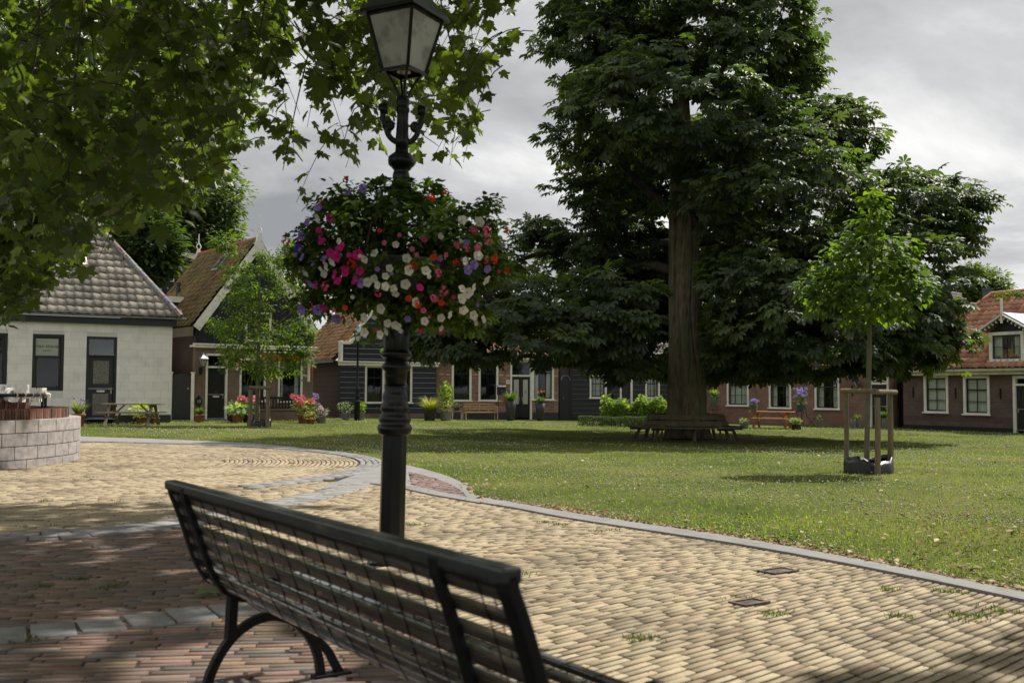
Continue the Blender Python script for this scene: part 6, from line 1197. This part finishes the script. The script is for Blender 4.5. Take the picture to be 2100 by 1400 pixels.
FL = {'w': [(335, 398), (445, 725), (400, 755), (385, 815), (768, 660), (690, 705), (880, 775), (1010, 700), (1025, 790), (850, 835), (712, 880), (760, 850), (790, 900), (850, 910), (910, 930), (925, 965), (1000, 895), (1155, 795), (1430, 410), (1560, 425), (1450, 720), (1550, 680), (1610, 865), (1430, 930), (1515, 920), (1470, 960), (1425, 1005), (1440, 1090), (1515, 1130), (1590, 1160), (1530, 1180), (1145, 1175), (1270, 1150), (1335, 1125), (930, 1205), (855, 1250), (865, 1190), (690, 1145), (815, 1080), (810, 1275), (690, 1260), (1075, 1030), (245, 810), (150, 920)],
      'm': [(360, 520), (370, 570), (520, 610), (435, 660), (485, 640), (485, 690), (640, 670), (545, 780), (545, 810), (655, 795), (465, 820), (490, 870), (430, 395), (380, 1070), (295, 1065), (325, 900), (1110, 920)],
      'k': [(375, 285), (1245, 810), (1285, 945), (1220, 1000), (1510, 490), (1610, 490), (1620, 560), (1385, 600), (1460, 625), (1605, 710), (400, 910), (795, 965), (100, 570)],
      'u': [(680, 170), (570, 205), (340, 320), (260, 425), (215, 530), (385, 700), (220, 690), (310, 730), (280, 890), (665, 885), (215, 1085), (340, 1090), (480, 1155), (1520, 745), (1470, 785), (1620, 780)],
      'b': [(190, 620), (172, 490)], 'r': [(555, 105), (1300, 200), (1190, 240), (590, 740), (1380, 730), (1060, 760), (1765, 490), (1760, 790), (1090, 1045), (1665, 700)]}
for key, pts in FL.items():
    kind, c_, eye = COLS[key]; meshes = [flowermesh(kind, tuple(np.clip(np.array(c_)*k, 0, 1)), eye or c_) for k in (.82, 1.0, 1.12)]
    for (a, b) in pts:
        u, v = 560+a*.2714, 340+b*.2714; rho = min(.97, math.hypot((u-818)/235, (v-530)/175)); dd = -.62*math.sqrt(1-rho*rho)-.06+random.uniform(-.03, .02)
        p = P(u, v, 7.0+dd*.9); out = np.array([(p-FC)[0], (p-FC)[1]*.8-.35, (p-FC)[2]*.5-.0])+rdir(1)[0]*.5; o = mkobj('flower', random.choice(meshes), M['petal'], fb, p-FC); o.rotation_euler = Vector(out).to_track_quat('Z', 'Y').to_euler(); s = {'p': .034, 'g': .040}[kind]*random.uniform(.75, 1.12); o.scale = (s*random.uniform(.85, 1), s, s)
k = 60; uu, vv_ = RNG.uniform(600, 1040, k), RNG.uniform(470, 690, k); rho_ = np.hypot((uu-818)/235, (vv_-530)/165); q_ = rho_ < 1; uu, vv_, rho_ = uu[q_], vv_[q_], rho_[q_]
pos = np.array([P(a, b, 7.0-.60*math.sqrt(max(0, 1-r*r))-.02)-FC for a, b, r in zip(uu, vv_, rho_)]); nn_ = pos/np.linalg.norm(pos, axis=1, keepdims=True)*.8+np.array([0, -.5, .1])+rdir(len(pos))*.5
o = scatter('small_flowers', petunia(), pos, frames(np.cross(nn_, rdir(len(pos))), nn_), RNG.uniform(.012, .024, len(pos)), pick([(.60, .58, .5), (.5, .04, .2), (.24, .17, .45), (.58, .14, .24), (.6, .06, .03)], len(pos)), M['petal'], fb); o['kind'] = 'stuff'
# ------------------------------------------------------------------ round block wall with brick rims, rail and letters
WC = np.array([-10.5, 16.5]); WR = 3.3; gw_ = float(gz(*WC))+.03; wl = thing('round_block_wall', 'round grey block wall with red brick rim and letters on a rail, left', 'wall', (WC[0], WC[1], gw_))
def arcbox(m, r0, r1, a0, a1, z0, z1, n=3, col=None):
    t = np.linspace(a0, a1, n+1); vs = []
    for a in t: vs += [(r0*math.cos(a), r0*math.sin(a), z0), (r1*math.cos(a), r1*math.sin(a), z0), (r1*math.cos(a), r1*math.sin(a), z1), (r0*math.cos(a), r0*math.sin(a), z1)]
    fs = [(4*i+j, 4*i+(j+1) % 4, 4*i+4+(j+1) % 4, 4*i+4+j) for i in range(n) for j in range(4)]+[(3, 2, 1, 0), (4*n, 4*n+1, 4*n+2, 4*n+3)]; m.add(vs, fs, col)
htop = P(85, 861, 15.6)[2]-gw_; print('wall top', htop); m = MB(); ck = htop/4.0*1.0; rows = [(-.02, ck*.62)]+[(ck*.62+i*(htop-ck*.62)/3, ck*.62+(i+1)*(htop-ck*.62)/3) for i in range(3)]; nb = 44
for j, (z0, z1) in enumerate(rows):
    for i in range(nb):
        a0 = 2*math.pi*(i+.5*(j % 2))/nb; a1 = a0+2*math.pi/nb-.014/WR; s = random.uniform(.9, 1.06); arcbox(m, WR-.19, WR, a0, a1, z0+.012, z1, 2, (.37*s, .335*s, .325*s))
arcbox(m, WR-.18, WR-.012, 0, 2*math.pi, 0, htop-.005, 60, (.06, .045, .04)); m.build('block_wall', M['attr_rough'], wl, bevel=0)
RB = [(.17, .075, .05), (.21, .095, .06), (.12, .06, .045), (.19, .10, .07), (.14, .065, .045)]
def rim(name, r0, r1, z0, z1, a0, a1, wd=.062):
    m = MB(); a = a0; 
    while a < a1:
        da = wd/r1; j = random.uniform(-.006, .006); s = random.uniform(.75, 1.15); c = random.choice(RB); arcbox(m, r0, r1+j, a, a+da*.80, z0, z1+random.uniform(-.006, .004), 1, tuple(k*s for k in c)); a += da
    arcbox(m, r0+.02, r1-.015, a0, a1, z0, z1-.03, 50, (.05, .04, .035)); m.build(name, M['attr_rough'], wl)
rim('brick_rim', WR-.45, WR-.19, htop, htop+.16, R(-175), R(184)); rim('brick_rim', WR-1.05, WR-.8, htop+.02, htop+.30, R(-170), R(32))
m = MB(); arcbox(m, WR-.42, WR-.2, 0, 2*math.pi, 0, htop-.001, 60, (.07, .055, .045)); arcbox(m, WR-1.02, WR-.83, R(-170), R(32), 0, htop+.019, 50, (.09, .065, .05)); arcbox(m, WR-1.3, WR-1.15, R(-8), R(178), htop-.1, htop+.50, 60, (.105, .075, .055)); m.build('inner_wall', M['attr_rough'], wl)
m = MB(); arcbox(m, 0.01, WR-.43, 0, 2*math.pi, htop-.12, htop-.05, 40, (.05, .04, .03)); m.build('planting_soil', M['joint'], wl)
zr = P(100, 811.5, 14.7)[2]-gw_; rr = WR-.55; ra, rb_ = R(-100), R(20); m = MB(); m.tube([(rr*math.cos(a), rr*math.sin(a), zr) for a in np.linspace(ra, rb_, 40)], .030, 8); m.build('rail', M['iron'], wl, smooth=True)
for a in (R(-72), R(-30), R(12), R(18)): m = MB(); m.tube([(rr*math.cos(a), rr*math.sin(a), htop), (rr*math.cos(a), rr*math.sin(a), zr)], .024, 8); m.build('rail_post', M['iron'], wl)
wlm = mat('letter_paint', (.80, .78, .73), .5, ns=5, nv=.12)
def ang_for(u, r=rr):       # angle on the near arc whose point shows at pixel column u
    best = None
    for a in np.linspace(R(-100), R(20), 600):
        q = proj((WC[0]+r*math.cos(a), WC[1]+r*math.sin(a), gw_+zr))
        if best is None or abs(q[0]-u) < best[0]: best = (abs(q[0]-u), a)
    return best[1]
def letters(word, us, r, z, size):
    for ch, u in zip(word, us):
        a = ang_for(u); o = text(ch, wl, (r*math.cos(a), r*math.sin(a), z), size, wlm, rot=(R(90), 0, a+R(90)), ext=.028, name='letter', mirror=True, fat=.009)
        m = MB(); m.tube([(rr*math.cos(a), rr*math.sin(a), zr), (r*math.cos(a), r*math.sin(a), zr)], .012, 5); m.build('clamp', wlm, o) if False else None
us_ = [24, 41, 57, 71, 84, 96, 107, 116, 124]; letters('DNALREDEN', us_, rr-.03, zr-.01, .31)
us2 = [40, 51, 59, 69, 80, 92, 100, 110, 118]; letters('DNALLOHON', us2, rr-.30, zr+.06, .26)
for a in [ang_for(u+8) for u in us_]: m = MB(); m.tube([(rr*math.cos(a)+.0, rr*math.sin(a), zr-.05), ((rr+.035)*math.cos(a), (rr+.035)*math.sin(a), zr), (rr*math.cos(a), rr*math.sin(a), zr+.05)], .012, 5); m.build('clamp', wlm, wl)
m = MB(); a = R(20); c_ = (rr*math.cos(a), rr*math.sin(a), zr+.1); m.tube([(c_[0], c_[1], c_[2]-.13), (c_[0]+.02, c_[1], c_[2]-.07)], [.07, .06], 10); m.build('rail_end', wlm, wl)
# ------------------------------------------------------------------ picnic tables
def picnic(name, label, mt, c, rz, L=1.8, top=.74):
    t = thing(name, label, 'picnic table', c, rz, 'picnic tables'); 
    for i in range(5): m = MB(); y = -.34+i*.145; m.box(-L/2, L/2, y, y+.135, top-.04, top); m.build('top_board', M[mt], t, bevel=.005)
    for s in (-1, 1):
        for i in range(2): m = MB(); y = s*.70-.12+i*.13; m.box(-L/2, L/2, y, y+.12, .42, .455); m.build('seat_board', M[mt], t, bevel=.005)
        x = s*L*.33
        m = MB(); m.box(x-.02, x+.02, -.80, .80, .33, .419); m.box(x-.02, x+.02, -.34, .37, top-.13, top-.041); m.build('cross_beam', M[mt], t)
        for k in (-1, 1): m = MB(); m.bar((x+s*.042, k*.72, 0), (x+s*.042, k*.20, top-.05), .04, .10, up=(1, 0, 0)); m.build('leg', M[mt], t)
        m = MB(); m.bar((x-s*.03, .0, .36), (x-s*.38, .0, top-.05), .04, .07, up=(0, 1, 0)); m.build('brace', M[mt], t)
    return t
g1 = gpt(271, 871, 34.6); picnic('picnic_table', 'weathered grey picnic table on the lawn in front of the white house', 'oldwood', (g1[0], g1[1], g1[2]), R(4), L=1.95)
g1 = gpt(1583, 871, 44.6); picnic('picnic_table', 'orange stained picnic table in front of the orange brick cottage', 'wood', (g1[0], g1[1], g1[2]), R(-24), L=1.9)
# ------------------------------------------------------------------ hexagonal bench round the chestnut
rbn = thing('tree_bench', 'mossy octagonal wooden bench encircling the trunk of the chestnut', 'bench', (tb[0], tb[1], tb[2]), R(0)); nS = 8
def octpt(r, i, z): a = R(-90)+2*math.pi*(i)/nS; return (r*math.cos(a), r*math.sin(a), z)
def ringboard(m, r0, z0, r1, z1, i, th):
    q = [octpt(r0, i+.004, z0), octpt(r0, i+.996, z0), octpt(r1, i+.996, z1), octpt(r1, i+.004, z1)]; m.extr(q, (0, 0, th)) if abs(z1-z0) < .05 else m.extr(q, tuple(-np.array([math.cos(R(-90)+2*math.pi*(i+.5)/nS), math.sin(R(-90)+2*math.pi*(i+.5)/nS), 0])*th))
for i in range(nS):
    m = MB(); ringboard(m, 1.80, .40, 1.36, .40, i, .045); m.build('seat', M['mosswood'], rbn, bevel=.004)
    m = MB(); ringboard(m, 1.34, .47, 1.27, .62, i, .03); m.build('back_board', M['mosswood'], rbn); m = MB(); ringboard(m, 1.26, .66, 1.18, .81, i, .03); m.build('back_board', M['mosswood'], rbn)
    a = octpt(1.62, i, 0); b = octpt(1.42, i, .40); c = octpt(1.30, i, 0); d = octpt(1.15, i, .80); m = MB(); m.bar(a, b, .06, .09); m.bar(c, d, .05, .07); m.bar(octpt(1.75, i, .36), octpt(1.15, i, .36), .05, .07); m.build('leg', M['mosswood'], rbn)
# bare earth below the bench with a few weeds
m = MB(); n_ = 48; m.add([(tb[0]+(2.6+.3*math.sin(5*a)+.2*math.sin(9*a+1))*math.cos(a), tb[1]+(2.2+.3*math.sin(4*a))*math.sin(a), gz(tb[0]+2.6*math.cos(a), tb[1]+2.2*math.sin(a))+.02) for a in np.linspace(0, 2*math.pi, n_, endpoint=False)], [tuple(range(n_))]); m.build('bare_earth', mat('bare_earth', (.055, .035, .028), 1, ns=9, nv=.4, bump=.7), None)['kind'] = 'structure'
# ------------------------------------------------------------------ benches and tables along the fronts
c = gpt(572, 862, 41.0); t = thing('garden_bench', 'black wooden garden bench under the windows of the gabled brick house', 'bench', c, F2.rz); m = MB(); W_ = 1.05
m.box(-W_, W_, -.25, .25, .40, .44); m.build('seat', M['black'], t)
m = MB(); m.box(-W_, W_, .24, .29, .90, .99); m.box(-W_, W_, .24, .29, .52, .58)
for i in range(15): x = -W_+.1+i*(2*W_-.2)/14; m.box(x-.03, x+.03, .25, .28, .581, .899)
m.build('backrest', M['black'], t)
for x in (-W_, W_-.07):
    for y in (-.25, .23): m = MB(); m.box(x, x+.07, y, y+.06, 0, .63 if y < 0 else 1.08); m.build('leg', M['black'], t)
    m = MB(); m.box(x-.01, x+.08, -.28, .28, .631, .67); m.build('armrest', M['black'], t)
c = gpt(985, 860, 49.0); t = thing('wooden_bench', 'low slatted teak bench under the windows of the checkered brick house', 'bench', c, F4.rz-R(3)); W_ = .78
TK = mat('teak', (.36, .24, .13), .7, ns=8, nv=.25); m = MB()
for i in range(4): m.box(-W_, W_, -.3+i*.13, -.2+i*.13, .36, .39)
m.build('seat', TK, t); m = MB()
for z in (.50, .62, .74): m.box(-W_, W_, .27, .30, z, z+.07)
m.box(-W_+.3, -W_+.34, .24, .27, .39, .80); m.box(0, .04, .24, .27, .39, .80); m.box(W_-.34, W_-.3, .24, .27, .39, .80); m.build('backrest', TK, t)
for s in (-1, 1):
    m = MB()
    for z in (.44, .52, .60): m.box(s*W_-.02, s*W_+.02, -.28, .28, z, z+.055)
    m.build('side_panel', TK, t)
    for y in (-.3, .25): m = MB(); m.box(s*W_-.025, s*W_+.025, y, y+.05, 0, .66); m.build('leg', TK, t)
for (u, w, h, lb_, cl, grp) in ((937, .62, .42, 'little wooden table with white legs beside the teak bench', 'oldwood', None), (951, .26, .34, 'small white stool between the little table and the teak bench', 'white', None)):
    c = gpt(u, 860, 49.2); t = thing('small_table' if w > .4 else 'stool', lb_, 'table' if w > .4 else 'stool', c, F4.rz); m = MB(); m.box(-w/2, w/2, -w*.35, w*.35, h-.03, h); m.build('top', M[cl], t)
    for sx_ in (-1, 1):
        for sy_ in (-1, 1): m = MB(); m.bar((sx_*w*.45, sy_*w*.3, 0), (sx_*w*.38, sy_*w*.25, h-.031), .035, .035); m.build('leg', M['white'], t)
def bistro_chair(label, c, rz):
    t = thing('bistro_chair', label, 'chair', c, rz, 'folding bistro chairs'); m = MB()
    for i in range(4): m.box(-.19, .19, -.18+i*.09, -.12+i*.09, .44, .455)
    m.build('seat', M['black'], t); m = MB(); m.tube([(-.19, .18, .45), (-.19, .24, .75), (-.13, .26, .88), (.13, .26, .88), (.19, .24, .75), (.19, .18, .45)], .010, 6); m.box(-.17, .17, .235, .25, .66, .70); m.build('backrest', M['black'], t)
    for s in (-1, 1):
        m = MB(); m.tube([(s*.2, -.2, 0), (s*.2, .18, .45)], .011, 6); m.build('leg', M['black'], t); m = MB(); m.tube([(s*.18, .22, 0), (s*.18, -.18, .45)], .011, 6); m.build('leg', M['black'], t)
    return t
bistro_chair('folding black bistro chair right of the round bistro table', gpt(1664, 868, 46.4), R(70)); bistro_chair('folding black bistro chair near the trunk, left of the agapanthus', gpt(1452, 860, 50.4), R(-60)); bistro_chair('folding black bistro chair under the first cottage window', gpt(1484, 862, 50.2), R(60))
for (u, v, D, h, lb_) in ((1642, 866, 46.5, .72, 'round black bistro table carrying the tall lilac flower pot'), (1466, 860, 50.5, 1.0, 'tall black plant stand carrying the agapanthus pot')):
    c = gpt(u, v, D); t = thing('bistro_table', lb_, 'table', c); m = MB(); m.lathe([(.30, h-.03), (.31, h-.015), (.30, h-.001)], 20); m.build('top', M['black'], t)
    for i in range(3): a = i*2.09+.5; m = MB(); m.tube(smoothpts([(.26*math.cos(a), .26*math.sin(a), 0), (.05*math.cos(a), .05*math.sin(a), h*.5), (.2*math.cos(a), .2*math.sin(a), h-.03)], 2), .013, 6); m.build('leg', M['black'], t)
# mailbox on a post, and wall lanterns
c = gpt(1028, 858, 50.6); t = thing('mailbox', 'black mailbox on a thin post left of the glazed double door', 'mailbox', c, F4.rz); m = MB(); m.box(-.2, .2, -.1, .1, 1.22, 1.62); m.extr([(-.22, -.12, 1.621), (.22, -.12, 1.621), (.22, 0, 1.70), (-.22, 0, 1.70)], (0, .12, 0)); m.build('box', M['black'], t, bevel=.01); m = MB(); m.box(-.03, .03, -.11, -.101, 1.42, 1.46); m.build('lock', M['zinc'], t); m = MB(); m.tube([(-.16, 0, 0), (-.16, 0, 1.22)], .02, 6); m.build('post', M['black'], t)
def wlamp(F, u, v, label, s=1.0):
    q, h_ = F.loc(u, v); p = F.W(q, -.02, h_); t = thing('wall_lantern', label, 'wall lantern', p, F.rz, 'wall lanterns'); m = MB(); m.box(-.04*s, .04*s, -.02, .0, -.30*s, -.08*s); m.tube(smoothpts([(0, -.02, -.2*s), (0, -.16*s, -.26*s), (0, -.2*s, -.16*s), (0, -.19*s, -.06*s)], 2), .014*s, 6); m.build('bracket', M['black'], t)
    m = MB(); lo_, hi_ = .05*s, .10*s; cy = -.19*s
    for a, b in ((-1, -1), (1, -1), (1, 1), (-1, 1)): m.bar((a*lo_, cy+b*lo_, -.06*s), (a*hi_, cy+b*hi_, .16*s), .012*s, .012*s)
    m.box(-lo_, lo_, cy-lo_, cy+lo_, -.075*s, -.055*s); m.build('frame', M['black'], t); m = MB(); m.lathe([(lo_*1.2, -.05*s), (hi_*1.25, .155*s)], 4, (0, cy, 0), ph=R(45)); m.build('glass', M['frost'], t); m = MB(); m.lathe([(hi_*1.7, .16*s), (.03*s, .27*s), (.03*s, .30*s), (.005, .33*s)], 4, (0, cy, 0), ph=R(45)); m.build('cap', M['zinc'], t)
wlamp(F2, 411, 747, 'white-capped wall lantern left of the black front door', 1.35); wlamp(F6, 1455, 788, 'black wall lantern right of the big trunk', 1.0); wlamp(F6, 1763, 792, 'black wall lantern left of the crossed-transom door', 1.0)
q, h_ = F2.loc(407, 823); p = F2.W(q, -.01, h_); t = thing('house_plaque', 'black shield plaque with house number 13 beside the front door', 'plaque', p, F2.rz); m = MB(); o_ = [(math.cos(a)*.13*(1+.12*math.cos(4*a)), 0, math.sin(a)*.22*(1+.12*math.cos(4*a))) for a in np.linspace(0, 2*math.pi, 24, endpoint=False)]; m.extr(o_, (0, -.02, 0)); m.build('shield', M['black'], t); text('13', t, (0, -.026, 0), .16, M['curtain'], ext=.003).name = 'house_number'
q, h_ = F2.loc(634, 762); 
for (u, v0, v1, lb_) in ((633, 752, 775, 'red and white shutter bracket at the right corner of the gabled brick house'), (486, 741, 752, 'red and white shutter bracket left of the first window of the gabled brick house')):
    q, h1 = F2.loc(u, v0); h0 = F2.loc(u, v1)[1]; p = F2.W(q, 0, h0); t = thing('shutter_bracket', lb_, 'bracket', p, F2.rz); m = MB(); m.box(-.06, .02, -.10, -.01, -.15, h1-h0+.2); m.build('white_bar', M['white'], t); m = MB(); m.box(.022, .12, -.10, -.02, 0, h1-h0); m.build('red_cloth', mat('red_cloth', (.42, .02, .02), .8), t)
# far street lamps
def farlamp(u, v, D, h, label):
    c = gpt(u, v, D); t = thing('street_lamp', label, 'street lamp', c, 0, 'slim street lamps along the houses'); m = MB(); m.lathe([(.13, 0), (.13, .75), (.15, .77), (.15, .82), (.10, .86), (.09, 1.0), (.11, 1.03), (.075, 1.08), (.065, 1.3), (.10, 1.33), (.05, 1.40), (.042, h-.55), (.07, h-.5), (.04, h-.42)], 14); m.build('pole', M['iron'], t, asmooth=True)
    m = MB(); 
    for i in range(4): a = R(45)+i*math.pi/2; m.bar((.11*math.cos(a), .11*math.sin(a), h-.42), (.21*math.cos(a), .21*math.sin(a), h-.05), .02, .02)
    m.build('lantern_frame', M['iron'], t); m = MB(); m.lathe([(.10, h-.42), (.20, h-.06)], 4, ph=R(45)); m.build('lantern_glass', mat('far_lamp_glass', (.5, .5, .48), .3), t); m = MB(); m.lathe([(.25, h-.05), (.08, h+.14), (.08, h+.2), (.02, h+.28)], 4, ph=R(45)); m.build('lantern_cap', M['zinc'], t)
farlamp(732, 862, 44.2, 3.85, 'slim dark street lamp in front of the black clapboard house'); farlamp(1256, 855, 48.5, 3.6, 'slim dark street lamp rising behind the clipped hedge')
# large fallen leaf by the bench
p = G(408, 1236); o = scatter('fallen_leaf', T_PLANE, np.array([[0, 0, .03]]), frames(np.array([[1., .2, .15]]), np.array([[0, 0, 1.]])), np.array([.16]), [(.12, .17, .05, 1)], M['leaf_green'], None, loc=(p[0], p[1], p[2]+.03)); tagit(o, 'green lobed leaf lying on the brown paving beside the bench', 'leaf')
